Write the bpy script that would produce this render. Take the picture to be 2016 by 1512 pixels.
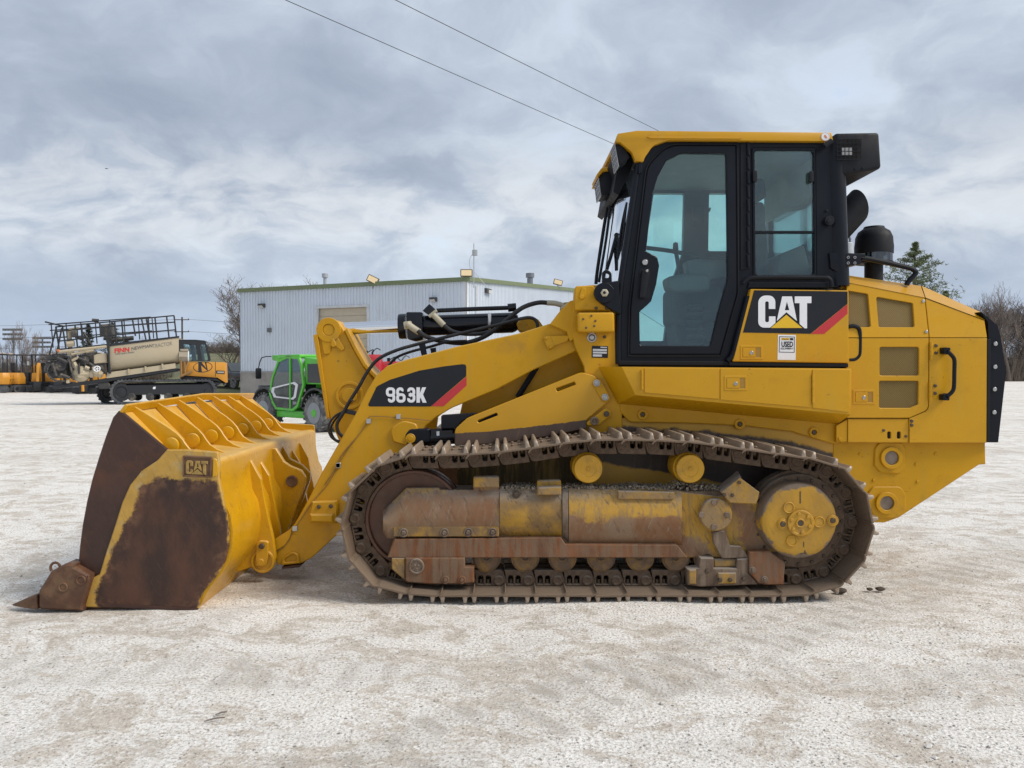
import bpy, bmesh, math, random
from mathutils import Vector, Matrix, noise as mnoise
from mathutils.geometry import tessellate_polygon
for _o in list(bpy.data.objects): bpy.data.objects.remove(_o)
sc = bpy.context.scene
COL = sc.collection
RAD = math.radians
rng = random.Random(7)

# ------------------------------------------------------------------ camera
F, H = 1514.0, 1.52                       # focal length in photo pixels, eye height
YAW = math.atan((1008-987)/F)             # the loader's depth axis vanishes a little left of centre
PIT = math.atan((756-732)/F)
cd = bpy.data.cameras.new('camera'); cam = bpy.data.objects.new('camera', cd); COL.objects.link(cam)
cam.location = (0, 0, H); cam.rotation_euler = (RAD(90)-PIT, 0, -YAW)
cd.sensor_width = 36; cd.lens = 36*F/2016; cd.clip_start = .05; cd.clip_end = 6000
sc.camera = cam
sc.render.resolution_x, sc.render.resolution_y = 1024, 768
# ------------------------------------------------------------------ light
SUN_EL, SUN_AZ = RAD(44), RAD(108)        # azimuth clockwise from +Y (view direction)
sun = bpy.data.lights.new('sun', 'SUN'); sun.energy = 1.5; sun.angle = RAD(24); sun.color = (1, .92, .81)
so = bpy.data.objects.new('sun', sun); COL.objects.link(so)
sd = Vector((math.sin(SUN_AZ)*math.cos(SUN_EL), math.cos(SUN_AZ)*math.cos(SUN_EL), math.sin(SUN_EL)))
so.rotation_euler = sd.to_track_quat('Z', 'Y').to_euler(); so.location = sd*30
vs = sc.view_settings; vs.view_transform = 'Standard'; vs.look = 'None'; vs.gamma = 1; vs.exposure = 1.05
try: vs.use_curve_mapping = False
except Exception: pass
w = bpy.data.worlds.new('World'); sc.world = w; w.use_nodes = True
nt = w.node_tree; nt.nodes.clear()
class NT:
    def __init__(s, t): s.t = t
    def n(s, typ, **kw):
        nd = s.t.nodes.new(typ)
        for k, v in kw.items():
            if k[0] == '_': setattr(nd, k[1:], v)
            else:
                key = int(k[1:]) if (k[0] == 'i' and k[1:].isdigit()) else k.replace('__', ' ')
                s.put(nd.inputs[key], v)
        return nd
    def put(s, inp, v):
        if hasattr(v, 'is_output') or isinstance(v, bpy.types.NodeSocket): s.t.links.new(v, inp)
        elif isinstance(v, bpy.types.Node): s.t.links.new(v.outputs[0], inp)
        else:
            try: inp.default_value = v
            except Exception: inp.default_value = (*v, 1)
    def m(s, op, a, b=0., c=None):
        nd = s.n('ShaderNodeMath', _operation=op, i0=a, i1=b)
        if c is not None: s.put(nd.inputs[2], c)
        return nd.outputs[0]
    def v(s, op, a, b=(0, 0, 0)):
        return s.n('ShaderNodeVectorMath', _operation=op, i0=a, i1=b).outputs[0]
    def noise(s, vec, scale, detail=4., rough=.55, dist=0.):
        return s.n('ShaderNodeTexNoise', Vector=vec, Scale=scale, Detail=detail, Roughness=rough, Distortion=dist).outputs[0]
    def mr(s, x, a, b, c=0., d=1., smooth=True):
        nd = s.n('ShaderNodeMapRange', _interpolation_type='SMOOTHSTEP' if smooth else 'LINEAR', i0=x, i1=a, i2=b, i3=c, i4=d)
        return nd.outputs[0]
    def mix(s, f, a, b, bt='MIX'):
        nd = s.n('ShaderNodeMix', _data_type='RGBA', _blend_type=bt)
        s.put(nd.inputs[0], f); s.put(nd.inputs[6], a); s.put(nd.inputs[7], b)
        return nd.outputs[2]
    def ramp(s, f, stops):
        nd = s.n('ShaderNodeValToRGB', Fac=f); cr = nd.color_ramp
        while len(cr.elements) < len(stops): cr.elements.new(.5)
        for e, (p, c) in zip(cr.elements, stops): e.position = p; e.color = (*c, 1)
        return nd.outputs[0]
W = NT(nt)
tc = W.n('ShaderNodeTexCoord').outputs['Generated']
sx = W.n('ShaderNodeSeparateXYZ', Vector=tc).outputs
hz = W.m('MAXIMUM', sx[2], 0.)
inv = W.m('DIVIDE', 1., W.m('ADD', hz, .36))
pr = W.n('ShaderNodeCombineXYZ', X=W.m('MULTIPLY', sx[0], inv), Y=W.m('MULTIPLY', sx[1], inv), Z=0.).outputs[0]
pr = W.v('ADD', pr, (33.3, 17.7, 0))
warp = W.n('ShaderNodeTexNoise', Vector=pr, Scale=3., Detail=5.).outputs['Color']
prw = W.v('ADD', pr, W.v('MULTIPLY', W.v('SUBTRACT', warp, (.5, .5, .5)), (.32, .32, 0)))
n1 = W.noise(prw, 1.7, 3., .5); n2 = W.noise(prw, 4.6, 10., .57); n3 = W.noise(prw, 14., 6., .6)
den = W.m('ADD', W.m('ADD', W.m('MULTIPLY', n1, .54), W.m('MULTIPLY', n2, .38)), W.m('MULTIPLY', n3, .08))
SKYK = 10.0
cl = W.ramp(den, [(.355, (.77, .81, .85)), (.42, (.60, .67, .76)), (.48, (.49, .56, .66)), (.555, (.40, .465, .57)), (.66, (.325, .385, .485))])
haze = W.mr(hz, .0, .17, 1., 0.)
cl = W.mix(W.m('MULTIPLY', haze, .78), cl, (.47, .565, .705, 1))
band = W.m('MULTIPLY', W.mr(hz, .10, .20), W.mr(hz, .20, .31, 1., 0.))      # thin bright stratus above the horizon haze
cl = W.mix(W.m('MULTIPLY', band, W.mr(n2, .37, .62, .55, .0)), cl, (.80, .81, .82, 1))
sky = W.n('ShaderNodeTexSky', _sky_type='NISHITA', _sun_disc=False, _sun_elevation=SUN_EL, _sun_rotation=SUN_AZ, _altitude=200., _air_density=1., _dust_density=2.)
clk = W.v('SCALE', cl); clk.node.inputs['Scale'].default_value = SKYK*.525
gap = W.mr(den, .33, .46, .45, .0)
col = W.mix(gap, clk, sky.outputs[0])
bg = W.n('ShaderNodeBackground', Color=col, Strength=.1)
W.n('ShaderNodeOutputWorld', Surface=bg.outputs[0])

# ------------------------------------------------------------------ photo pixel -> place
_f = Vector((math.sin(YAW)*math.cos(PIT), math.cos(YAW)*math.cos(PIT), -math.sin(PIT)))
_r = Vector((math.cos(YAW), -math.sin(YAW), 0)); _u = _r.cross(_f)
def P(px, py, Y):
    d = _f + _r*((px-1008)/F) - _u*((py-756)/F)
    t = Y/d.y
    return Vector((t*d.x, Y, H+t*d.z))
def crop(x0, y0, s):                       # reading positions off an enlargement of the photograph
    def g(*pts): return [(x0+p[0]/s, y0+p[1]/s)+tuple(q/s for q in p[2:3]) for p in pts]
    return g
R1 = crop(0, 560, 4.032); R2 = crop(400, 480, 2.52); R3 = crop(0, 740, 2.88); R4 = crop(600, 560, 3.1015); R5 = crop(1100, 220, 2.8)
R6 = crop(1400, 540, 2.907); R7 = crop(640, 820, 3.36); R8 = crop(1200, 820, 3.36); Z1 = crop(230, 760, 4.8); Z2 = crop(400, 860, 5.6)
Z3 = crop(1160, 240, 6.3); Z4 = crop(1430, 240, 4.2); Z5 = crop(1160, 460, 5.4); Z6 = crop(480, 660, 7.2); Z7 = crop(1700, 440, 4.446)
Y3 = crop(1040, 720, 7.754); Y4 = crop(0, 1050, 4.8)

# ------------------------------------------------------------------ geometry: every g_ returns (verts, faces)
def fil(pts, r=0., n=5):
    out = []; N = len(pts)
    for i, p in enumerate(pts):
        rr = p[2] if len(p) > 2 else r
        a = Vector(p[:2])
        if rr <= 0: out.append(a); continue
        b, c = Vector(pts[i-1][:2])-a, Vector(pts[(i+1) % N][:2])-a
        lb, lc = b.length, c.length
        if lb < 1e-6 or lc < 1e-6: continue
        b /= lb; c /= lc
        ang = math.acos(max(-1, min(1, b.dot(c))))
        if ang > 3.05 or ang < .05: out.append(a); continue
        d = min(rr/math.tan(ang/2), lb*.49, lc*.49); r2 = d*math.tan(ang/2)
        bis = (b+c).normalized(); cen = a+bis*(r2/math.sin(ang/2))
        s, e = a+b*d-cen, a+c*d-cen
        a0, a1 = math.atan2(s.y, s.x), math.atan2(e.y, e.x)
        da = (a1-a0+math.pi) % (2*math.pi)-math.pi
        for k in range(n+1):
            t = a0+da*k/n; out.append(cen+Vector((math.cos(t), math.sin(t)))*r2)
    return out
def area2(p): return sum(p[i-1][0]*p[i][1]-p[i][0]*p[i-1][1] for i in range(len(p)))
def inset(p, b):
    o = []; N = len(p)
    for i in range(N):
        e1 = (p[i]-p[i-1]); e2 = (p[(i+1) % N]-p[i])
        if e1.length < 1e-9: e1 = e2
        if e2.length < 1e-9: e2 = e1
        e1 = e1.normalized(); e2 = e2.normalized()
        n1, n2 = Vector((-e1.y, e1.x)), Vector((-e2.y, e2.x))
        k = max(.35, 1+n1.dot(n2))
        o.append(p[i]+(n1+n2)*(b/k))
    return o
def g_poly(outer, Y, th, holes=(), bev=.004):           # outer / holes: (x, z) in metres; front face at Y facing -Y
    loops = []
    for k, lp in enumerate([outer]+list(holes)):
        q = [Vector(v[:2]) for v in lp]
        q = [v for i, v in enumerate(q) if (v-q[i-1]).length > 1e-5]
        if (area2(q) > 0) != (k == 0): q.reverse()
        loops.append(q)
    V, Fc = [], []; A, B, Cc = [], [], []
    for q in loops:
        qi = inset(q, bev) if bev > 0 else q
        A.append(range(len(V), len(V)+len(q))); V += [(v.x, Y, v.y) for v in qi]
    nA = len(V)
    for q in loops:
        if bev > 0: B.append(range(len(V), len(V)+len(q))); V += [(v.x, Y+min(bev, th*.6), v.y) for v in q]
    for q in loops:
        Cc.append(range(len(V), len(V)+len(q))); V += [(v.x, Y+th, v.y) for v in q]
    if not B: B = A
    flat = [Vector((V[i][0], V[i][2], 0)) for a in A for i in a]
    tri = tessellate_polygon([[Vector((V[i][0], V[i][2], 0)) for i in a] for a in A])
    for t in tri:
        a, b, c = t
        s = (flat[b]-flat[a]).cross(flat[c]-flat[a]).z
        if abs(s) < 1e-12: continue
        if s < 0: b, c = c, b
        Fc.append((a, b, c))
        off = Cc[0][0]
        Fc.append((off+a, off+c, off+b))
    for a, b, c in zip(A, B, Cc):
        N = len(a)
        for i in range(N):
            j = (i+1) % N
            if bev > 0: Fc.append((a[i], b[i], b[j], a[j]))
            Fc.append((b[i], c[i], c[j], b[j]))
    return V, Fc
def W2(pts, Y): return [(lambda v: Vector((v.x, v.z)))(P(p[0], p[1], Y)) for p in pts]
def pl(pts, Y, th, r=0., holes=(), bev=.004, n=5):      # pts / holes: photo pixels seen at depth Y
    return g_poly(W2(fil(pts, r, n), Y), Y, th, [W2(fil(h[0], h[1], n) if isinstance(h, tuple) else fil(h, 0), Y) for h in holes], bev)
def g_loft(rings, cap=(True, True), closed=True):
    V, Fc = [], []; N = len(rings[0])
    for rg in rings: V += [tuple(v) for v in rg]
    for k in range(len(rings)-1):
        for i in range(N if closed else N-1):
            j = (i+1) % N; a = k*N; b = a+N
            Fc.append((a+i, a+j, b+j, b+i))
    if closed and cap[0]: Fc.append(tuple(reversed(range(N))))
    if closed and cap[1]: Fc.append(tuple(range((len(rings)-1)*N, len(rings)*N)))
    return V, Fc
def ex(pts, y0, y1):                       # outline read off the photograph at depth y0, carried straight back to y1
    q = [P(p[0], p[1], y0) for p in pts]
    return g_loft([q, [Vector((v.x, y1, v.z)) for v in q]])
def frame(ax):
    ax = Vector(ax).normalized()
    u = ax.cross(Vector((0, 0, 1)) if abs(ax.z) < .9 else Vector((1, 0, 0))).normalized()
    return ax, u, ax.cross(u)
def g_lathe(c, prof, ax=(0, 1, 0), n=24):
    c = Vector(c); a, u, v = frame(ax)
    rings = [[c+a*t+(u*math.cos(2*math.pi*i/n)+v*math.sin(2*math.pi*i/n))*max(r, 1e-4) for i in range(n)] for r, t in prof]
    return g_loft(rings)
def smooth_path(pts, k):
    if k < 2 or len(pts) < 3: return pts
    o = []; n = len(pts)
    for i in range(n-1):
        p0, p1, p2, p3 = pts[max(i-1, 0)], pts[i], pts[i+1], pts[min(i+2, n-1)]
        for j in range(k):
            t = j/k
            o.append(.5*((2*p1)+(p2-p0)*t+(2*p0-5*p1+4*p2-p3)*t*t+(3*p1-p0-3*p2+p3)*t**3))
    return o+[pts[-1]]
def g_tube(pts, r, n=8, k=1):
    pts = smooth_path([Vector(p) for p in pts], k); m = len(pts)
    rs = r if isinstance(r, (list, tuple)) else [r]*m
    if len(rs) != m: rs = [rs[min(int(i*len(rs)/m), len(rs)-1)] for i in range(m)]
    T = [(pts[min(i+1, m-1)]-pts[max(i-1, 0)]).normalized() for i in range(m)]
    _, u, _v = frame(T[0]); rings = []
    for i in range(m):
        u = (u-T[i]*u.dot(T[i]))
        if u.length < 1e-6: _, u, _v = frame(T[i])
        u.normalize(); v = T[i].cross(u)
        rings.append([pts[i]+(u*math.cos(2*math.pi*q/n)+v*math.sin(2*math.pi*q/n))*rs[i] for q in range(n)])
    return g_loft(rings)
def tp(pts, Y, r, n=8, k=4): return g_tube([P(p[0], p[1], p[2] if len(p) > 2 and p[2] > 3 else Y) for p in pts], r, n, k)
def g_box(x0, x1, y0, y1, z0, z1):
    V = [(x, y, z) for x in (x0, x1) for y in (y0, y1) for z in (z0, z1)]
    return V, [(0, 1, 3, 2), (4, 6, 7, 5), (0, 4, 5, 1), (2, 3, 7, 6), (0, 2, 6, 4), (1, 5, 7, 3)]
def bx(cx, cy, cz, sx, sy, sz, rot=None):
    V, Fc = g_box(-sx/2, sx/2, -sy/2, sy/2, -sz/2, sz/2)
    M = Matrix.Translation((cx, cy, cz)) @ (rot.to_4x4() if rot else Matrix())
    return [tuple(M @ Vector(v)) for v in V], Fc
def bv(g, wd=.01, seg=2, ang=25):
    bm = bmesh.new(); vs = [bm.verts.new(v) for v in g[0]]
    for f in g[1]:
        try: bm.faces.new([vs[i] for i in f])
        except ValueError: pass
    bmesh.ops.remove_doubles(bm, verts=bm.verts, dist=1e-5)
    bmesh.ops.recalc_face_normals(bm, faces=bm.faces)
    ed = [e for e in bm.edges if len(e.link_faces) == 2 and e.calc_face_angle(0) > RAD(ang)]
    bmesh.ops.bevel(bm, geom=ed, offset=wd, segments=seg, profile=.5, affect='EDGES', clamp_overlap=True)
    bm.verts.index_update()
    o = ([tuple(v.co) for v in bm.verts], [tuple(v.index for v in f.verts) for f in bm.faces]); bm.free()
    return o
def tf(g, M): return [tuple(M @ Vector(v)) for v in g[0]], g[1]
def joing(gs):
    V, Fc = [], []
    for g in gs:
        o = len(V); V += list(g[0]); Fc += [tuple(i+o for i in f) for f in g[1]]
    return V, Fc
def g_stroke(pts, wd, closed=False):
    q = [Vector(p[:2]) for p in pts]; N = len(q); L, Rr = [], []
    for i in range(N):
        a = q[i-1] if (i > 0 or closed) else q[i]; b = q[(i+1) % N] if (i < N-1 or closed) else q[i]
        e1 = (q[i]-a).normalized() if (q[i]-a).length > 0 else (b-q[i]).normalized()
        e2 = (b-q[i]).normalized() if (b-q[i]).length > 0 else e1
        n1, n2 = Vector((-e1.y, e1.x)), Vector((-e2.y, e2.x))
        o = (n1+n2)*(wd/2/max(.5, 1+n1.dot(n2)))
        L.append(q[i]+o); Rr.append(q[i]-o)
    return (L, Rr) if closed else L+Rr[::-1]

# ------------------------------------------------------------------ objects
ROOT = Vector((0, 0, 0)); SX = 1.0; SHZ = 0.0
def pdist(p, poly):                         # signed distance, positive inside
    best = 1e9; ins = False; N = len(poly)
    for i in range(N):
        a, b = poly[i-1], poly[i]; ab = b-a; l2 = ab.length_squared
        t = 0 if l2 == 0 else max(0, min(1, (p-a).dot(ab)/l2))
        best = min(best, (p-a-ab*t).length_squared)
        if (a.y > p.y) != (b.y > p.y) and p.x < (b.x-a.x)*(p.y-a.y)/(b.y-a.y)+a.x: ins = not ins
    d = math.sqrt(best); return d if ins else -d
def add(name, geos, mat, parent=None, wear=None, grid=0, sharp=32, smooth=True, recalc=True, kind=None):
    if not isinstance(geos, list): geos = [geos]
    mats, V, Fc, MI = [], [], [], []
    for g in geos:
        mt = mat
        if len(g) == 2 and isinstance(g[1], bpy.types.Material): g, mt = g
        if mt not in mats: mats.append(mt)
        o = len(V); V += list(g[0]); Fc += [tuple(i+o for i in f) for f in g[1]]; MI += [mats.index(mt)]*len(g[1])
    V = [((v[0]-ROOT.x)*SX, v[1]-ROOT.y, v[2]-ROOT.z+SHZ*(v[0]-ROOT.x)) for v in V]
    me = bpy.data.meshes.new(name); me.from_pydata(V, [], Fc)
    for m_ in mats: me.materials.append(m_)
    if len(mats) > 1: me.polygons.foreach_set('material_index', MI)
    if recalc or grid:
        bm = bmesh.new(); bm.from_mesh(me)
        if grid:
            xs = [v.co.x for v in bm.verts]; zs = [v.co.z for v in bm.verts]
            for ax, lo, hi in ((Vector((1, 0, 0)), min(xs), max(xs)), (Vector((0, 0, 1)), min(zs), max(zs))):
                k = lo+grid
                while k < hi:
                    bmesh.ops.bisect_plane(bm, geom=bm.verts[:]+bm.edges[:]+bm.faces[:], plane_co=ax*k, plane_no=ax, dist=1e-5)
                    k += grid
        if recalc: bmesh.ops.recalc_face_normals(bm, faces=bm.faces)
        bm.to_mesh(me); bm.free()
    if wear:
        at = me.attributes.new('wear', 'FLOAT', 'POINT'); vals = []
        for v in me.vertices:
            p = Vector((v.co.x/SX+ROOT.x, v.co.z+ROOT.z))
            vals.append(max([-.3]+[pdist(p, q) for q in wear]))
        at.data.foreach_set('value', vals)
    if smooth:
        me.polygons.foreach_set('use_smooth', [True]*len(me.polygons)); me.set_sharp_from_angle(angle=RAD(sharp))
    me.update()
    o = bpy.data.objects.new(name, me); COL.objects.link(o)
    if parent: o.parent = parent
    if kind: o['kind'] = kind
    return o
def thing(name, label, cat, loc, group=None):
    global ROOT
    o = bpy.data.objects.new(name, None); o.empty_display_size = .2; COL.objects.link(o); o.location = loc; ROOT = Vector(loc)
    o['label'] = label; o['category'] = cat
    if group: o['group'] = group
    return o
def tag(o, label, cat, group=None):
    o['label'] = label; o['category'] = cat
    if group: o['group'] = group
    return o
def mirror(o, Yc, parent=None):             # the same part on the far side of the machine
    me = o.data.copy(); k = 2*(Yc-ROOT.y)
    for v in me.vertices: v.co.y = k-v.co.y
    me.flip_normals()
    c = bpy.data.objects.new(o.name.split('.')[0], me); COL.objects.link(c); c.parent = parent or o.parent
    return c
def dup(o, parent=None, loc=None, rotz=None):
    c = o.copy(); COL.objects.link(c)
    if parent: c.parent = parent
    if loc is not None: c.location = loc
    if rotz is not None: c.rotation_euler = (0, 0, rotz)
    for ch in [q for q in bpy.data.objects if q.parent == o]: dup(ch, c)
    return c
def text_geo(s, size, bold=0., xs=1., spacing=1.):
    cu = bpy.data.curves.new('t', 'FONT'); cu.body = s; cu.size = size; cu.offset = bold; cu.fill_mode = 'FRONT'; cu.resolution_u = 3; cu.space_character = spacing
    ob = bpy.data.objects.new('t', cu); me = ob.to_mesh()
    V = [(v.co.x*xs, v.co.y) for v in me.vertices]; Fc = [tuple(p.vertices) for p in me.polygons]
    ob.to_mesh_clear(); bpy.data.objects.remove(ob); bpy.data.curves.remove(cu)
    return V, Fc
def text_px(s, px0, px1, ybase, ytop, Y, dy=-.002, bold=0., slope=0., spacing=1.):   # lettering fitted between two photo x positions on the plane Y
    V, Fc = text_geo(s, 1., bold, 1., spacing)
    x0, x1 = min(v[0] for v in V), max(v[0] for v in V); z0, z1 = 0, max(v[1] for v in V)
    a, b, c = P(px0, ybase, Y), P(px1, ybase-slope*(px1-px0), Y), P(px0, ytop, Y)
    return [tuple(a+(b-a)*((v[0]-x0)/(x1-x0))+(c-a)*((v[1]-z0)/(z1-z0))+Vector((0, dy, 0))) for v in V], Fc

# ------------------------------------------------------------------ materials
def mk(name, col, rough=.5, metal=0., var=.12, vs=4., dirt=None, da=0., ds=2.5, streak=0., bump=0., bs=80., wear=None, wn=.06, ws=14., we=.012, dust=None, dstr=.6, coat=0., wear2=None, grit=0., spec=None, scr=0., chips=0., vst=None, edge=None, wave=0.):
    m = bpy.data.materials.new(name); m.use_nodes = True; t = NT(m.node_tree); t.t.nodes.clear()
    o = t.n('ShaderNodeTexCoord').outputs['Object']
    nv = t.noise(o, vs, 5., .6)
    c = t.mix(1., (*col, 1), t.n('ShaderNodeCombineColor', i0=t.mr(nv, .25, .75, 1-var, 1+var*.7, False), i1=t.mr(nv, .25, .75, 1-var, 1+var*.7, False), i2=t.mr(nv, .25, .75, 1-var, 1+var*.7, False)).outputs[0], 'MULTIPLY')
    ro = t.mr(t.noise(o, vs*3.1, 4.), .3, .7, rough*.85, min(1, rough*1.18), False)
    if dirt and da > 0:
        sv = t.v('MULTIPLY', o, (5, 5, .55)) if streak else o
        nd = t.noise(sv, ds, 8., .66)
        f = t.mr(nd, .62-da*.5, .80-da*.42, 0., min(.95, .25+da))
        c = t.mix(f, c, (*dirt, 1)); ro = t.mix(f, ro, (.85, .85, .85, 1))
    if wear:
        at = t.n('ShaderNodeAttribute', _attribute_name='wear').outputs['Fac']
        nw = t.m('SUBTRACT', t.noise(o, ws, 9., .7), .5)
        k = t.mr(t.m('ADD', at, t.m('MULTIPLY', nw, wn*2)), -we, we)
        wc = t.mix(t.mr(t.noise(t.v('MULTIPLY', o, (1, 1, .45)), 5., 7., .62), .36, .66), (*wear, 1), (*(wear2 or tuple(q*.6 for q in wear)), 1))
        wc = t.mix(t.mr(t.noise(t.v('MULTIPLY', o, (9, 9, .9)), 3., 6., .7), .55, .75, 0., .45), wc, (.35, .265, .185, 1)) if streak else wc
        sv0 = t.n('ShaderNodeVectorRotate', _rotation_type='Y_AXIS', Vector=o, Angle=-.35).outputs[0]
        wc = t.mix(t.mr(t.noise(t.v('MULTIPLY', sv0, (75, 20, 5)), 1., 5., .7), .58, .68, 0., .38), wc, tuple(min(.3, q*2.6) for q in wear)+(1,))
        if edge: wc = t.mix(t.m('MULTIPLY', t.mr(at, .0, .12, 1., 0.), t.mr(t.noise(o, 11., 9., .7), .46, .66, 0., .8)), wc, (*edge, 1))
        c = t.mix(k, c, wc); ro = t.mix(k, ro, (.62, .62, .62, 1))
    if dust:
        nz = t.n('ShaderNodeSeparateXYZ', Vector=t.n('ShaderNodeNewGeometry').outputs['Normal']).outputs[2]
        f = t.m('MULTIPLY', t.mr(nz, .35, .9), t.mr(t.noise(o, 9., 6., .65), .3, .6, dstr*.35, dstr))
        c = t.mix(f, c, (*dust, 1)); ro = t.mix(f, ro, (.9, .9, .9, 1))
    if vst:
        q1 = t.noise(t.v('MULTIPLY', o, (16, 16, 1.1)), 1., 6., .62); q2 = t.noise(o, 1.3, 3., .5)
        c = t.mix(t.m('MULTIPLY', t.mr(q1, .48, .74, 0., .5), t.mr(q2, .38, .62)), c, (*vst, 1)); 
        q3 = t.noise(o, 6., 7., .7); c = t.mix(t.mr(q3, .54, .78, 0., .30), c, tuple(q*.55 for q in col)+(1,)); ro = t.mr(q3, .3, .7, rough*.75, min(1, rough*1.5), False)
    if chips:
        k1 = t.noise(o, 34., 4., .62); k2 = t.noise(o, 2.2, 4., .6)
        c = t.mix(t.m('MULTIPLY', t.mr(k1, .665, .70, 0., chips), t.mr(k2, .47, .60)), c, (.07, .045, .03, 1))
        k3 = t.noise(t.v('MULTIPLY', o, (4, 20, 60)), 1., 5., .7)
        c = t.mix(t.m('MULTIPLY', t.mr(k3, .64, .70, 0., chips*.6), t.mr(k2, .5, .64)), c, (.16, .09, .03, 1))
    if scr:
        sv1 = t.n('ShaderNodeVectorRotate', _rotation_type='Y_AXIS', Vector=o, Angle=.5).outputs[0]
        s1 = t.noise(t.v('MULTIPLY', sv1, (55, 20, 7)), 1., 5., .7); s2 = t.noise(t.v('MULTIPLY', o, (70, 20, 26)), 1., 6., .75)
        c = t.mix(t.mr(s1, .56, .66, 0., scr), c, (.085, .05, .035, 1)); c = t.mix(t.mr(s2, .58, .70, 0., scr), c, (.13, .085, .06, 1))
    if grit:
        c = t.mix(t.mr(t.noise(o, 130., 3., .7), .60, .72, 0., grit), c, tuple(q*.35 for q in col)+(1,))
    b = t.n('ShaderNodeBsdfPrincipled'); t.put(b.inputs['Base Color'], c); t.put(b.inputs['Roughness'], ro); b.inputs['Metallic'].default_value = metal
    if spec is not None: b.inputs['Specular IOR Level'].default_value = spec
    if coat: b.inputs['Coat Weight'].default_value = coat; b.inputs['Coat Roughness'].default_value = .15
    if bump:
        h = t.noise(o, bs, 6., .65)
        bn = t.n('ShaderNodeBump', Strength=bump, Distance=.01, Height=h)
        if wave: bn = t.n('ShaderNodeBump', Strength=wave, Distance=.03, Height=t.noise(o, 2.6, 3., .5), Normal=bn.outputs[0])
        t.put(b.inputs['Normal'], bn.outputs[0])
    t.n('ShaderNodeOutputMaterial', Surface=b.outputs[0])
    return m
def glass(name, tint, refl=.09, alpha_col=None, rough=.02):
    m = bpy.data.materials.new(name); m.use_nodes = True; t = NT(m.node_tree); t.t.nodes.clear()
    tr = t.n('ShaderNodeBsdfTransparent', Color=(*tint, 1)); gl = t.n('ShaderNodeBsdfGlossy', Color=(.9, .95, 1, 1), Roughness=rough)
    fr = t.n('ShaderNodeFresnel', IOR=1.45)
    f = t.m('ADD', t.m('MULTIPLY', fr.outputs[0], .9), refl-.04)
    mx = t.n('ShaderNodeMixShader', i0=f, i1=tr.outputs[0], i2=gl.outputs[0])
    o = t.n('ShaderNodeTexCoord').outputs['Object']
    film = t.m('ADD', .008, t.m('MULTIPLY', t.mr(t.noise(o, 3., 7., .65), .45, .75), .035))
    film = t.m('ADD', film, t.mr(t.noise(t.v('MULTIPLY', o, (22, 22, 1.3)), 1., 5., .6), .56, .8, 0., .03))
    df = t.n('ShaderNodeBsdfDiffuse', Color=(.42, .45, .46, 1)); mx = t.n('ShaderNodeMixShader', i0=film, i1=mx.outputs[0], i2=df.outputs[0])
    t.n('ShaderNodeOutputMaterial', Surface=mx.outputs[0]); return m
def glow(name, col, s):
    m = bpy.data.materials.new(name); m.use_nodes = True; t = NT(m.node_tree); t.t.nodes.clear()
    b = t.n('ShaderNodeBsdfPrincipled', Roughness=.3); b.inputs['Base Color'].default_value = (*col, 1)
    b.inputs['Emission Color'].default_value = (*col, 1); b.inputs['Emission Strength'].default_value = s
    t.n('ShaderNodeOutputMaterial', Surface=b.outputs[0]); return m

CY = (.56, .288, .005)                        # machine yellow
MUD = (.20, .145, .10); MUD2 = (.235, .185, .14); RUST = (.105, .042, .024); RUST2 = (.20, .085, .04); DUST = (.36, .33, .29)
M_Y = mk('yellow_paint', CY, .40, var=.09, vs=2.5, dirt=(.27, .17, .05), da=.16, ds=3., bump=.03, bs=120, dust=(.50, .37, .16), dstr=.35, spec=.28, chips=.8, vst=(.43, .285, .05))
M_YC = mk('yellow_panel_paint', CY, .30, var=.06, vs=2., bump=.02, bs=150, dirt=(.40, .24, .04), da=.10, ds=2., dust=(.52, .38, .15), dstr=.3, spec=.36, wave=.22, chips=.6, vst=(.47, .30, .03))
M_YR = mk('roof_yellow_paint', (.54, .276, .008), .34, var=.06, vs=2., bump=.012, bs=200, spec=.36, vst=(.48, .31, .06))
M_YARM = mk('arm_yellow_paint', (.55, .283, .005), .40, var=.09, vs=2.5, dirt=(.22, .13, .045), da=.18, ds=2.2, bump=.03, bs=120, dust=(.48, .36, .17), dstr=.4, spec=.3, wave=.15, chips=.9, vst=(.42, .28, .05))
M_BK = mk('bucket_yellow_paint', (.60, .312, .007), .30, var=.16, vs=3., dirt=(.22, .09, .03), da=.12, ds=9., scr=.14, chips=1., spec=.45, bump=.05, bs=90, dust=(.70, .52, .24), dstr=.45)
M_BKW = mk('bucket_side_worn_paint', (.50, .29, .05), .5, var=.25, vs=6., dirt=(.45, .38, .22), da=.3, ds=7., bump=.12, bs=60, wear=(.036, .0155, .010), wear2=(.088, .034, .0165), wn=.075, ws=7., we=.012, scr=.3, edge=(.19, .095, .045))
M_RUST = mk('dark_rusted_steel', (.050, .0195, .012), .48, metal=.0, var=.4, vs=3.5, scr=.22, dirt=(.115, .043, .018), da=.3, ds=4., bump=.10, bs=50)
M_TOOTH = mk('brown_cast_steel', (.095, .040, .019), .55, var=.4, vs=7., dirt=(.20, .115, .06), da=.42, ds=5., bump=.25, bs=45)
M_FRAME = mk('muddy_frame_paint', (.48, .265, .03), .6, var=.2, vs=6., dirt=MUD, da=.36, ds=7., bump=.25, bs=70, wear=(.255, .165, .098), wear2=(.22, .098, .038), wn=.10, ws=11., we=.02, dust=(.34, .32, .29), dstr=.95, streak=1., scr=.5)
M_FRY = mk('scuffed_frame_paint', (.47, .26, .03), .6, var=.2, vs=6., dirt=MUD, da=.50, scr=.6, ds=6., bump=.22, bs=70, dust=(.30, .28, .25), dstr=.9)
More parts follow.
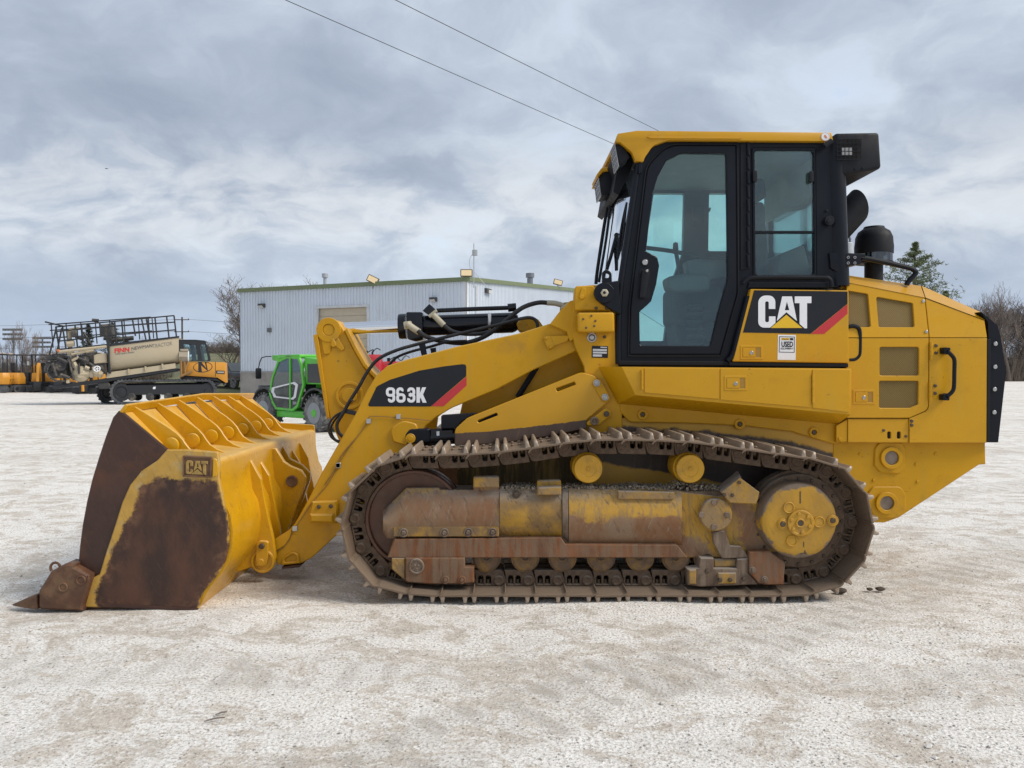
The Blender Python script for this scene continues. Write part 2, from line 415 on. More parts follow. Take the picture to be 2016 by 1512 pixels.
M_MUD = mk('mud_caked_steel', (.205, .15, .105), .8, var=.3, vs=8., dirt=(.10, .058, .038), da=.45, ds=5., streak=1, bump=.35, bs=60, dust=(.32, .29, .26), dstr=.8)
M_RUSTMUD = mk('rusty_guard_steel', (.19, .064, .017), .65, var=.5, vs=6., scr=.25, dirt=(.185, .128, .082), da=.50, ds=5., streak=1, bump=.25, bs=60)
M_IDLER = mk('worn_idler_steel', (.10, .045, .026), .45, metal=.25, var=.3, vs=5., dirt=(.19, .135, .10), da=.3, ds=4., bump=.1, bs=50)
M_LINK = mk('track_link_steel', (.150, .098, .060), .7, var=.35, vs=14., dirt=(.075, .048, .035), da=.36, ds=9., bump=.45, bs=60, dust=(.30, .265, .225), dstr=.6)
M_SHOE = mk('track_shoe_steel', (.185, .128, .084), .62, metal=.15, var=.3, vs=14., dirt=(.13, .09, .065), da=.35, ds=8., bump=.35, bs=60, dust=(.25, .195, .145), dstr=.55)
M_GROUS = mk('polished_grouser_steel', (.34, .27, .205), .45, metal=.2, var=.25, vs=12., dirt=(.2, .15, .11), da=.35, ds=9., bump=.2, bs=60)
M_DKY = mk('oily_hull_paint', (.27, .165, .03), .65, var=.4, vs=4., dirt=(.035, .026, .02), da=.55, ds=4., streak=1, bump=.2, bs=40)
M_BLK = mk('black_cab_paint', (.0065, .0085, .0135), .36, var=.2, vs=3., dust=(.10, .10, .10), dstr=.10, spec=.22)
M_BLKM = mk('matte_black_plastic', (.0085, .010, .0145), .6, var=.25, vs=5., bump=.03, bs=220, spec=.25)
M_HOSE = mk('black_hose_rubber', (.014, .014, .016), .48, var=.25, vs=9., dirt=(.09, .08, .065), da=.18, ds=6.)
M_CYL = mk('glossy_black_cylinder_paint', (.005, .006, .010), .22, var=.15, vs=4., spec=.4)
M_CHR = mk('chromed_rod', (.80, .81, .83), .07, metal=1., var=.03)
M_STEEL = mk('zinc_steel', (.46, .46, .45), .35, metal=.75, var=.15, vs=20.)
M_BOLT = mk('dark_bolt_steel', (.10, .075, .055), .5, metal=.5, var=.2, vs=20.)
M_BEIGE = mk('beige_hose_fitting', (.46, .42, .31), .5, var=.12, vs=12.)
M_WHITE = mk('white_print', (.78, .79, .82), .4, var=.02)
M_RED = mk('red_print', (.50, .028, .035), .4, var=.04)
M_DEC = mk('black_decal', (.011, .013, .018), .42, var=.15, spec=.3)
M_DECY = mk('yellow_print', (.75, .46, .012), .4, var=.03)
M_SEAT = mk('dark_seat_cloth', (.035, .040, .045), .8, var=.3, vs=20.)
M_LINER = mk('pale_cab_liner', (.30, .30, .28), .8, var=.1)
M_CONS = mk('grey_console_plastic', (.12, .125, .13), .6, var=.1)
M_GLASS = glass('tinted_cab_glass', (.80, .955, .94), .066)
M_CLEAR = glass('clear_lamp_glass', (.85, .9, .9), .12)
def screen_mat():
    m = bpy.data.materials.new('perforated_screen'); m.use_nodes = True; t = NT(m.node_tree); t.t.nodes.clear()
    o = t.n('ShaderNodeTexCoord').outputs['Object']
    s = t.n('ShaderNodeSeparateXYZ', Vector=o).outputs
    k = 2*math.pi/.0135
    a = t.m('MULTIPLY', t.m('SINE', t.m('MULTIPLY', s[0], k)), t.m('SINE', t.m('MULTIPLY', s[2], k)))
    hole = t.mr(a, -.12, .22)
    c = t.mix(hole, (.24, .15, .028, 1), (.055, .038, .010, 1)); c = t.mix(t.mr(t.noise(o, 4., 5.), .4, .75, 0., .3), c, (.20, .14, .055, 1))
    b = t.n('ShaderNodeBsdfPrincipled', Roughness=.7); t.put(b.inputs['Base Color'], c)
    t.n('ShaderNodeOutputMaterial', Surface=b.outputs[0]); return m
M_SCR = screen_mat()
# ================================================================== ground
def ground_mat():
    m = bpy.data.materials.new('crushed_limestone'); m.use_nodes = True; t = NT(m.node_tree); t.t.nodes.clear()
    o = t.n('ShaderNodeTexCoord').outputs['Object']
    flat = t.v('MULTIPLY', o, (1, 1, 0))
    rot = t.n('ShaderNodeVectorRotate', _rotation_type='Z_AXIS', Vector=flat, Angle=.22).outputs[0]
    w_ = t.n('ShaderNodeTexNoise', Vector=flat, Scale=1.4, Detail=5.).outputs['Color']
    wv = t.v('ADD', t.v('MULTIPLY', rot, (.82, 1., 0)), t.v('MULTIPLY', t.v('SUBTRACT', w_, (.5, .5, .5)), (.7, .7, 0)))
    big = t.noise(wv, .30, 4., .55); mid = t.noise(wv, 1.9, 12., .68); sm = t.noise(wv, 7., 10., .7)
    track = t.noise(t.v('MULTIPLY', rot, (.16, 2.1, 1)), 1., 7., .62)          # faint wheel tracks
    f = t.m('ADD', t.m('ADD', t.m('MULTIPLY', big, .26), t.m('MULTIPLY', mid, .40)), t.m('ADD', t.m('MULTIPLY', sm, .18), t.m('MULTIPLY', track, .16)))
    gr = t.noise(flat, 62., 6., .75); gr2 = t.noise(flat, 19., 8., .72); g3 = t.noise(flat, 170., 3., .7)
    # bare gravel, with the pale trodden crust over it
    base = t.ramp(t.m('ADD', t.m('MULTIPLY', gr, .5), t.m('MULTIPLY', gr2, .5)), [(.37, (.76, .71, .64)), (.46, (.62, .565, .495)), (.54, (.49, .435, .37)), (.63, (.27, .235, .195))])
    base = t.mix(t.mr(g3, .55, .64, 0., .5), base, (.25, .21, .165, 1)); base = t.mix(t.mr(g3, .32, .42, .55, 0.), base, (.76, .72, .65, 1))
    crust = t.ramp(gr, [(.37, (.93, .92, .895)), (.48, (.84, .82, .785)), (.545, (.68, .65, .605)), (.62, (.38, .345, .305))])
    s2_ = t.noise(wv, 4.2, 9., .66); s3_ = t.noise(t.v('MULTIPLY', wv, (1, 1.4, 1)), 13., 7., .68)
    ff = t.m('ADD', t.m('MULTIPLY', f, .48), t.m('ADD', t.m('MULTIPLY', s2_, .30), t.m('MULTIPLY', s3_, .22)))
    c = t.mix(t.mr(ff, .455, .515, .06, .97), base, crust)
    c = t.mix(t.mr(t.noise(wv, 2.4, 10., .74), .52, .66, 0., .5), c, (.50, .47, .43, 1))
    br = t.mr(t.noise(wv, .75, 8., .68), .55, .70, 0., .5)
    c = t.mix(t.m('MULTIPLY', br, t.mr(s3_, .36, .6, .35, 1.)), c, (.43, .355, .26, 1))
    sp = t.n('ShaderNodeSeparateXYZ', Vector=flat).outputs                     # compacted strips where machines have driven
    for (x0, y0, ang, wd, k) in ((3.1, 5.55, .62, .30, .6), (2.0, 7.6, .50, .28, .5), (-2.5, 4.0, -.05, .26, .4), (0., 14., .03, .5, .35), (0., 24., -.02, .8, .35)):
        dd_ = t.m('ABSOLUTE', t.m('SUBTRACT', t.m('MULTIPLY', t.m('SUBTRACT', sp[1], y0), math.cos(ang)), t.m('MULTIPLY', t.m('SUBTRACT', sp[0], x0), math.sin(ang))))
        al_ = t.m('ADD', t.m('MULTIPLY', sp[0], math.cos(ang)), t.m('MULTIPLY', sp[1], math.sin(ang)))
        bars = t.mr(t.m('SINE', t.m('MULTIPLY', al_, 2*math.pi/.2035)), -.2, .7, .45, 1.)
        m_ = t.m('MULTIPLY', t.m('MULTIPLY', t.mr(dd_, wd*.75, wd*1.05, k, 0.), t.mr(s2_, .40, .58)), bars)
        c = t.mix(m_, c, (.36, .32, .27, 1))
    vo = t.n('ShaderNodeTexVoronoi', Vector=flat, Scale=48.); vo2 = t.n('ShaderNodeTexVoronoi', Vector=flat, Scale=19.)
    fl = t.m('LESS_THAN', vo2.outputs['Distance'], .16)
    pick = t.m('GREATER_THAN', t.n('ShaderNodeSeparateColor', Color=vo2.outputs['Color']).outputs[0], .86)
    c = t.mix(t.m('MULTIPLY', t.m('MULTIPLY', fl, pick), .8), c, (.17, .155, .135, 1))
    st = t.m('SUBTRACT', 1., t.mr(vo.outputs['Distance'], .0, .5))
    hgt = t.m('ADD', t.m('MULTIPLY', st, .45), t.m('ADD', t.m('MULTIPLY', gr, .9), t.m('ADD', t.m('MULTIPLY', gr2, .5), t.m('MULTIPLY', sm, .35))))
    bn = t.n('ShaderNodeBump', Strength=.8, Distance=.011, Height=hgt)
    b = t.n('ShaderNodeBsdfPrincipled', Roughness=.92); t.put(b.inputs['Base Color'], c); t.put(b.inputs['Normal'], bn.outputs[0]); b.inputs['Specular IOR Level'].default_value = .2
    t.n('ShaderNodeOutputMaterial', Surface=b.outputs[0]); return m
def lin(a, b, n): return [a+(b-a)*i/n for i in range(n)]
xs = [-4000, -1200, -400, -150, -60, -30, -16]+lin(-9, 9, 180)+[9, 16, 30, 60, 150, 400, 1200, 4000]
ys = [-60, -15, -4]+lin(1., 12.5, 150)+[12.5, 16, 22, 30, 45, 70, 120, 300, 900, 4000]
def gz(x, y):
    if not (-9.5 < x < 9.5 and .5 < y < 13): return 0.
    e = min(1, max(0, (9.2-abs(x))/1.5))*min(1, max(0, (12.6-y)/1.5))
    v = Vector((x, y, 0))
    h = mnoise.noise(v*.9)*.014+mnoise.noise(v*2.7+Vector((5, 0, 0)))*.009+mnoise.noise(v*6.5)*.005
    return (h-.012)*e
V = [(x, y, gz(x, y)) for y in ys for x in xs]; n_ = len(xs)
Fq = [(j*n_+i, j*n_+i+1, (j+1)*n_+i+1, (j+1)*n_+i) for j in range(len(ys)-1) for i in range(n_-1)]
ROOT = Vector((0, 0, 0))
gnd = add('ground', (V, Fq), ground_mat(), recalc=False, sharp=180); gnd['kind'] = 'structure'
# loose stones over the near gravel
gv, gf = [], []
def stone(c, s, fl=.6):
    o = len(gv); a = rng.uniform(0, 6.28)
    q = []
    for k in range(4): q.append((math.cos(a+k*1.571)*s*rng.uniform(.6, 1.1), math.sin(a+k*1.571)*s*rng.uniform(.6, 1.1), rng.uniform(-.1, .25)*s))
    q += [(rng.uniform(-.3, .3)*s, rng.uniform(-.3, .3)*s, s*fl*rng.uniform(.7, 1.2)), (0, 0, -s*.4)]
    gv.extend([(c[0]+p[0], c[1]+p[1], c[2]+p[2]) for p in q])
    for k in range(4): gf.extend([(o+k, o+(k+1) % 4, o+4), (o+(k+1) % 4, o+k, o+5)])
cl_ = [(rng.uniform(-4, 5), rng.uniform(2.6, 9)) for _ in range(46)]
for i in range(30000):
    y = 2.5+8.5*rng.random()**1.6; x = rng.uniform(-.72, .72)*y+rng.gauss(0, .1)
    if rng.random() < .35:
        k = cl_[int(rng.random()*len(cl_))]; x, y = k[0]+rng.gauss(0, .3), k[1]+rng.gauss(0, .16)
        if y < 2.2: continue
    s = .0022+.0055*rng.random()**2.2+(.010*rng.random() if rng.random() < .012 else 0)
    stone((x, y, gz(x, y)+s*.1), s)
def stone_mat():
    m = bpy.data.materials.new('loose_stone'); m.use_nodes = True; t = NT(m.node_tree); t.t.nodes.clear()
    r_ = t.n('ShaderNodeNewGeometry').outputs['Random Per Island']
    c = t.ramp(r_, [(0., (.24, .215, .185)), (.25, (.42, .39, .35)), (.6, (.58, .56, .53)), (.85, (.72, .71, .69)), (1., (.36, .30, .24))])
    b = t.n('ShaderNodeBsdfPrincipled', Roughness=.9); t.put(b.inputs['Base Color'], c)
    t.n('ShaderNodeOutputMaterial', Surface=b.outputs[0]); return m
gs_ = add('gravel', (gv, gf), stone_mat(), recalc=False, smooth=False, kind='stuff')
gs_['label'] = 'loose crushed stones scattered over the pale yard'; gs_['category'] = 'gravel'
# grassy rise beyond the shop
M_GRASS = mk('winter_grass', (.115, .125, .05), .95, var=.4, vs=.25, dirt=(.20, .17, .085), da=.4, ds=.15)
hv, hf = [], []
AX = lin(-.50, -.05, 30); AY = [50, 56, 63, 72, 85, 100, 125, 160, 210, 300]
def hillz(a, y):
    k = max(0, min(1, (a+.47)/.09)); k = k*k*(3-2*k)
    return k*(.042*(y-50) if y < 210 else 6.7+(y-210)*.01)-.02
for y in AY:
    for a in AX: hv.append((a*y, y, hillz(a, y)))
for j in range(len(AY)-1):
    for i in range(len(AX)-1): hf.append((j*len(AX)+i, j*len(AX)+i+1, (j+1)*len(AX)+i+1, (j+1)*len(AX)+i))
hl = add('hill', (hv, hf), M_GRASS, recalc=False, sharp=180); hl['kind'] = 'structure'
vg = add('verge', (lambda q: (q, [(0, 1, 2, 3), (3, 2, 4, 5)]))([(20, 128, .01), (200, 128, .01), (200, 145, .5), (20, 145, .5), (200, 200, 2.), (20, 200, 2.)]), mk('dry_grass', (.24, .19, .11), .95, var=.3, vs=.4), recalc=False); vg['kind'] = 'structure'
# ================================================================== the loader
YC = 6.25                                     # its centre plane
LD = thing('crawler_loader', 'big yellow tracked loader with black cab and rusty bucket filling the foreground', 'track loader', P(1180, 1187, YC)*1.0)
LD.location.z = 0; ROOT = Vector(LD.location)
def bolt(px, py, rpx, Y, pro=.012, n=6):
    c = P(px, py, Y); r = rpx*Y/F
    return g_lathe(c+Vector((0, -pro, 0)), [(r*.75, 0), (r, pro*.3), (r, pro+.004)], n=n)
def disc(px, py, rpx, Y, pro, n=28, bev=.003):
    c = P(px, py, Y); r = rpx*Y/F
    return g_lathe(c+Vector((0, -pro, 0)), [(0, 0), (r-bev, 0), (r, bev), (r, pro+.006)], n=n)
def ringd(px, py, ro, ri, Y, pro, n=28):
    c = P(px, py, Y); k = Y/F
    return g_lathe(c+Vector((0, -pro, 0)), [(ri*k, pro+.004), (ri*k, .003), (ri*k+.003, 0), (ro*k-.003, 0), (ro*k, .003), (ro*k, pro+.005)], n=n)

def adds(name, gs, mat, parent):
    for g in gs: add(name, g, mat, parent)
# ---------------------------------------------------------------- bucket
YB0, YB1 = 4.97, 7.53
side = R3((672, 198), (700, 210), (945, 415), (1050, 420), (1236, 433, 12), (1243, 500), (1240, 580), (1262, 690), (1283, 800), (1295, 900), (1290, 980), (1272, 1050), (1240, 1115), (1190, 1175), (1130, 1240), (1122, 1328), (470, 1308), (443, 1070), (452, 960), (468, 840), (492, 710), (522, 585), (560, 460), (600, 340), (640, 235))
prof = R3((475, 1312), (800, 1318), (1118, 1330, 30), (1195, 1190), (1256, 1122), (1292, 1052), (1313, 972), (1318, 885), (1302, 792), (1264, 718), (1250, 600), (1246, 468, 36), (1130, 480), (930, 455), (872, 387), (690, 200))
pw = W2(fil(prof[:3], 0)+[Vector(p[:2]) for p in prof[3:11]]+fil(prof[10:14], 0)[1:], YB0)
def offs(line, d):
    o = []
    for i in range(len(line)):
        a, b = line[max(i-1, 0)], line[min(i+1, len(line)-1)]
        t = (b-a).normalized(); o.append(line[i]+Vector((-t.y, t.x))*d)
    return o
pwf = W2([Vector(p[:2]) for p in prof[:2]]+fil(prof[1:4])[0:0]+[q for q in fil([prof[1], prof[2], prof[3]], 0)[1:]]+[Vector(p[:2]) for p in prof[4:11]]+fil([prof[10], prof[11], prof[12]], 0)[1:-1]+[Vector(p[:2]) for p in prof[12:]], YB0)
shell = pwf+offs(pwf, .022)[::-1]
bucket = add('bucket', g_poly(shell, YB0+.012, YB1-YB0-.024, bev=0), M_BK, LD, sharp=30)
yel_poly = R3((945, 418), (1050, 418), (1236, 431, 12), (1245, 500), (1242, 580), (1264, 690), (1285, 800), (1297, 900), (1292, 980), (1274, 1050), (1242, 1117), (1192, 1177), (1132, 1242), (1124, 1332), (468, 1312), (485, 1240), (520, 1150), (562, 1125), (600, 1000), (650, 850), (690, 720), (735, 620), (800, 540), (890, 480))
inner = W2(R3((1030, 590), (940, 560), (860, 585), (800, 650), (770, 720), (720, 830), (660, 960), (610, 1080), (560, 1190), (545, 1290), (700, 1345), (1100, 1345), (1140, 1250), (1200, 1180), (1250, 1110), (1280, 1040), (1305, 960), (1305, 880), (1290, 790), (1250, 660), (1235, 590)), YB0)
add('side_plate', pl(side, YB0, .02, holes=(), bev=.005), M_RUST, bucket)
add('wear_plate', pl(yel_poly, YB0-.022, .024, bev=.008), M_BKW, bucket, wear=[inner], grid=.03)
far = add('side_plate', pl(side, YB0, .02, bev=.004), M_BK, bucket); far.location.y = YB1-YB0-.02
# border bead and lower runner
add('bottom_runner', pl(R3((560, 1290), (1120, 1318), (1122, 1336), (590, 1312)), YB0-.03, .03, bev=.004), M_RUST, bucket)
add('cutting_edge', g_poly(W2(R3((380, 1318), (480, 1296), (700, 1300), (700, 1335), (380, 1330)), YB0), YB0+.02, YB1-YB0-.04, bev=0), M_TOOTH, bucket)
# emblem
def cat_letters(f, Y, th=.0012, bev=0., dy=0.):
    Cp = f((1194, 1087), (1194, 1013, 40), (1100, 1013, 40), (1100, 1190, 40), (1165, 1190), (1195, 1164), (1195, 1128), (1159, 1128), (1159, 1160, 9), (1138, 1160, 9), (1138, 1045, 9), (1158, 1045, 9), (1158, 1087))
    Ap = f((1232, 1018), (1286, 1018), (1313, 1153), (1255, 1105), (1202, 1154)); Ah = f((1258, 1046), (1246, 1094), (1271, 1094))
    Tp = f((1301, 1018), (1393, 1018), (1393, 1055), (1369, 1055), (1369, 1194), (1356, 1194), (1328, 1170), (1328, 1055), (1301, 1055))
    return [pl(Cp, Y, th, bev=bev), pl(Ap, Y, th, holes=[Ah], bev=bev), pl(Tp, Y, th, bev=bev)]
def emb(*pts):                                 # the same letters cast small on the bucket side
    o = []
    for p in pts:
        u, v = (p[0]-1100)/293, (p[1]-1013)/180
        x, y = 1053+u*124, 478+v*80+u*4
        o.append((x/2.88, y/2.88+740)+((p[2]/2.88*.42,) if len(p) > 2 else ()))
    return o
e0 = add('emblem', [pl(R3((1036, 452), (1200, 460), (1198, 578), (1034, 572)), YB0-.034, .014, r=2, holes=[R3((1044, 462), (1190, 470), (1188, 568), (1042, 562))], bev=.002), pl(R3((1038, 454), (1198, 462), (1196, 576), (1036, 570)), YB0-.026, .006, bev=.002)], M_TOOTH, bucket)
add('lettering', cat_letters(emb, YB0-.036, .012, .002)+[pl(emb((1255, 1119), (1343, 1192), (1168, 1192)), YB0-.034, .01, bev=.002)], mk('worn_emblem_paint', (.36, .23, .06), .6, var=.3, vs=30, dirt=(.14, .08, .05), da=.4, ds=20), e0)
add('weld_pad', pl(R3((1207, 466, 6), (1228, 472, 16), (1238, 520, 16), (1228, 568, 14), (1204, 576, 6)), YB0-.032, .012, bev=.004), M_BK, bucket)
# spill guard lip, gussets and discs
lipA = g_loft([[P(233, 812, YB0), P(246, 795, YB0), P(251, 797, YB0), P(243, 814, YB0)],
               [Vector((v.x, YC, v.z+.035)) for v in (P(233, 812, YB0), P(246, 795, YB0), P(251, 797, YB0), P(243, 814, YB0))],
               [Vector((v.x, YB1, v.z)) for v in (P(233, 812, YB0), P(246, 795, YB0), P(251, 797, YB0), P(243, 814, YB0))]])
add('spill_guard_lip', bv(lipA, .006, 1), M_BK, bucket)
gus = R3((682, 196), (690, 176), (706, 178), (770, 216), (845, 262), (916, 306), (960, 338), (990, 368), (1010, 398), (1034, 428), (1078, 458), (1140, 482), (1135, 496), (930, 466), (870, 395))
for k in range(7):
    y = 5.09+.347*k
    g = W2(gus, YB0); zup = .035*(1-abs(y-YC)/(YC-YB0))
    g = [Vector((v.x, v.y+zup*max(0, min(1, (v.y-1.0)/.26)))) for v in g]
    add('gusset', g_poly(g, y, .018, bev=.003), M_BK, bucket)
dsk = P(922/2.88, 740+404/2.88, YB0)
for k in range(7):
    y = 5.055+.347*k
    if y < 7.5: add('round_plug', g_lathe((dsk.x+.015, y, dsk.z+.004), [(0, -.006), (.03, -.004), (.047, 0), (.050, .005), (.050, .016)], n=28), M_BK, bucket)
# torque box panel folds on the back and hinge plates
foldp = [(1250, 700), (1420, 650)]
hp1 = Z2((440, 262), (500, 256, 6), (528, 266, 10), (637, 468, 60), (668, 640), (710, 850), (772, 1130), (798, 1330, 60), (770, 1450, 40), (690, 1500, 40), (600, 1480), (520, 1440), (330, 1510), (330, 1350), (480, 1200), (540, 900), (520, 560))
hp2 = Z2((560, 240), (606, 230, 8), (728, 428, 60), (775, 660), (852, 1062), (810, 1300, 60), (740, 1440, 40), (600, 1440), (560, 1300), (580, 900), (560, 500))
h1 = add('hinge_plate', pl(hp1, 5.555, .035, bev=.006), M_BK, bucket)
h2 = add('hinge_plate', pl(hp2, 5.80, .035, bev=.006), M_BK, bucket)
for o in (h1, h2): mirror(o, YC)
for (a, b) in ((Z2((728, 130), (800, 126, 8), (892, 275, 60), (960, 322), (1082, 372, 40), (1128, 450, 30), (1122, 530, 30), (925, 1040), (860, 1200), (700, 1200), (720, 400)), 6.10), (Z2((850, 110), (880, 112, 8), (950, 240, 50), (1090, 312), (1176, 400, 30), (1176, 470, 30), (985, 1000), (900, 1100), (800, 1100), (800, 300)), 6.38)):
    add('tilt_hinge_plate', pl(a, b, .04, bev=.006), M_BK, bucket)
add('hinge_pin_cap', [ringd(574.6, 947, 11.5, 7.5, 6.10, .012), disc(574.6, 947, 8, 6.10, .006)], M_TOOTH, bucket)
# lower pivot keeper with bolt
kp = add('pin_keeper', [pl(Z2((585, 1170, 20), (620, 1145, 25), (690, 1150, 20), (718, 1165, 20), (712, 1330, 30), (690, 1420, 30), (640, 1435, 20), (570, 1425, 20)), 5.53, .025, bev=.005)], M_BK, bucket)
add('bolt', bolt(*Z2((648, 1203))[0], 6, 5.53, .014), M_BOLT, kp)
add('pin_end', [disc(*Z2((632, 1383))[0], 7, 5.53, .006), ringd(*Z2((660, 1370))[0], 23, 18, 5.555, .014)], M_BK, kp)
# teeth
ad = Y4((362, 545, 14), (398, 490, 14), (478, 362, 12), (612, 288, 12), (705, 292), (700, 320), (843, 398, 10), (845, 450, 8), (790, 640), (776, 690), (776, 735), (380, 722, 10), (362, 700, 8))
for k, y in enumerate([4.90]+[5.33+.345*i for i in range(6)]+[7.45]):
    a = add('tooth_adapter', pl([(p[0], p[1])+p[2:] for p in ad], 4.90, .13, bev=.012), M_TOOTH, bucket); a.location.y = y-4.90
    tipg = g_loft([[P(px, py, 4.90)+Vector((0, dy, 0)) for px, py, dy in ((70, 1168.5 if 0 else 1195.5, .05), (70, 1195.5, .08), (70, 1197, .08), (70, 1197, .05))][:0] or
                   [P(14.5, 1194.5, 4.90)+Vector((0, .05, 0)), P(14.5, 1194.5, 4.90)+Vector((0, .08, 0)), P(14.5, 1197.5, 4.90)+Vector((0, .08, 0)), P(14.5, 1197.5, 4.90)+Vector((0, .05, 0))],
                  [P(45, 1181, 4.9)+Vector((0, .02, 0)), P(45, 1181, 4.9)+Vector((0, .11, 0)), P(45, 1199.5, 4.9)+Vector((0, .11, 0)), P(45, 1199.5, 4.9)+Vector((0, .02, 0))],
                  [P(70, 1172, 4.9)+Vector((0, .005, 0)), P(70, 1172, 4.9)+Vector((0, .125, 0)), P(73, 1200.5, 4.9)+Vector((0, .125, 0)), P(73, 1200.5, 4.9)+Vector((0, .005, 0))]])
    t_ = add('tooth_tip', bv(tipg, .012, 2), M_TOOTH, a)
    if k == 0:
        lr = P(109, 1117.5, 4.95); rr_ = .031
        add('lifting_eye', g_tube([lr+Vector((math.cos(q)*rr_, 0, math.sin(q)*rr_*1.05)) for q in [RAD(-40+i*26) for i in range(11)]], .0085, 8), M_TOOTH, a)
        add('retainer_ring', [ringd(124.5, 1156, 9.6, 6, 4.90, .008), disc(124.5, 1156, 6.3, 4.90, .003)], M_TOOTH, a)
        add('retainer_ring', [ringd(159.5, 1142, 9.8, 6.2, 4.90, .008), disc(159.5, 1142, 6.4, 4.90, .003)], M_TOOTH, a)
# ---------------------------------------------------------------- lift arm
YA = 5.63
arm_p = [(763, 720, 6), (800, 708), (900, 682), (1019, 657), (1083, 637), (1122, 622), (1150, 640), (1145, 690), (1132, 692), (1051, 728), (980, 766), (890, 803), (858, 822), (836, 840), (832, 872), (800, 905), (740, 972), (668, 1049), (614, 1098, 8), (593, 1109, 8), (545, 1112), (541, 1090), (540, 1062, 5), (566, 1046), (578, 1034), (585, 1023), (607, 983), (632, 933), (700, 815), (712, 790), (722, 770), (740, 740, 10)]
arm = add('lift_arm', pl(arm_p, YA, .10, bev=.007), M_YARM, LD)
add('stiffener', pl(R4((520, 880, 40), (600, 830, 60), (680, 850, 40), (690, 880), (620, 985), (540, 960, 20)), YA-.022, .022, bev=.007), M_YARM, arm)
mirror(arm, YC, LD)
bp = add('stop_block', [pl(Z2((1195, 715, 8), (1470, 705, 12), (1485, 790), (1465, 960, 12), (1180, 945, 10), (1170, 840)), YA-.04, .04, r=1.5, bev=.01), pl(Z2((1170, 850), (1440, 850), (1435, 955), (1175, 945)), YA-.06, .03, bev=.014)], M_YARM, arm)
for q in Z2((1275, 770), (1407, 765)): add('bolt', bolt(*q, 4.3, YA-.04, .012), M_BOLT, bp)
add('heel_pad', [pl(Z2((862, 1440), (1010, 1415), (1090, 1410), (1060, 1440), (870, 1458)), YA-.02, .16, bev=.004), ], M_RUST, arm)
add('heel_lug', pl(Z2((866, 1345, 20), (985, 1260, 60), (1050, 1300, 30), (1065, 1395), (862, 1418)), YA-.02, .03, holes=[(Z2((895, 1350), (985, 1290), (1025, 1320), (1030, 1370), (895, 1385)), 3)], bev=.006), M_YARM, arm)
add('arm_tip', pl(Z2((785, 1140), (930, 1042), (985, 1000), (960, 1110), (900, 1200), (800, 1260)), YA-.012, .012, bev=.005), M_YARM, arm)
# brake/grease line with clips
adds('grease_line', [tp(R4((770, 832), (720, 826), (560, 812), (400, 805), (385, 832), (340, 905), (260, 1010), (200, 1105), (120, 1225)), YA-.010, .0032, 6, 2), tp(Z2((1680, 20), (1550, 170), (1490, 270), (1480, 330), (1360, 540), (1200, 720), (1080, 910), (1005, 1015), (970, 1070), (940, 1150), (880, 1220), (810, 1262)), YA-.010, .0036, 6, 2)], mk('dirty_grease_line', (.26, .15, .04), .6, var=.3), arm)
adds('line_clip', [bv(pl(R4((c[0]-14, c[1]-14), (c[0]+14, c[1]-16), (c[0]+15, c[1]+14), (c[0]-13, c[1]+15)), YA-.02, .022, bev=0), .003, 1) for c in ((388, 836), (570, 808), (202, 1105))]+[bv(pl(Z2((c[0]-28, c[1]-26), (c[0]+28, c[1]-30), (c[0]+28, c[1]+26), (c[0]-28, c[1]+28)), YA-.02, .022, bev=0), .003, 1) for c in ((1487, 318), (1008, 1015))], M_STEEL, arm)
# number decal
dec = add('number_decal', [(pl(R4((386, 735, 12), (440, 622, 30), (520, 582), (700, 526), (850, 500), (960, 487), (986, 489, 14), (986, 560), (769, 745), (394, 745, 10)), YA-.0016, .0016, bev=0), M_DEC), (pl(R4((988, 562), (988, 617), (848, 744), (771, 744)), YA-.0015, .0015, bev=0), M_RED)], M_DEC, arm)
YD = YA-.0032
def dig(pts, wd, closed=False, dy=0., r=15):
    s = g_stroke(fil(pts, r, 6), wd, closed)
    if closed:
        o, i = (s[0], s[1]) if abs(area2(s[0])) > abs(area2(s[1])) else (s[1], s[0])
        return g_poly(W2(R4(*[tuple(v) for v in o]), YD-dy), YD-dy, .0012, [W2(R4(*[tuple(v) for v in i]), YD-dy)], 0)
    return g_poly(W2(R4(*[tuple(v) for v in s]), YD-dy), YD-dy, .0012, (), 0)
nine = lambda f: [dig(f([(504, 637), (544, 637), (544, 677), (504, 677)]), 17, True), dig(f([(544, 660), (544, 713), (508, 713)]), 17, False, .0005)]
add('digits', nine(lambda p: [(x, y) for x, y in p])+nine(lambda p: [(524-(x-524)+63, 675-(y-675)) for x, y in p])
    + [dig([(628, 637), (666, 637), (666, 673), (644, 673)], 17), dig([(644, 675), (667, 675), (667, 713), (627, 713)], 17, False, .0005)]
    + [pl(R4((682, 628), (703, 628), (703, 664), (717, 628), (741, 628), (722, 672), (744, 722), (720, 722), (708, 692), (703, 699), (703, 722), (682, 722)), YD, .0012, bev=0)], M_WHITE, dec)
add('crossmember', [g_box(P(700, 900, YA).x, P(760, 900, YA).x, YA+.05, 2*YC-YA-.05, .62, .86)], M_YARM, LD)
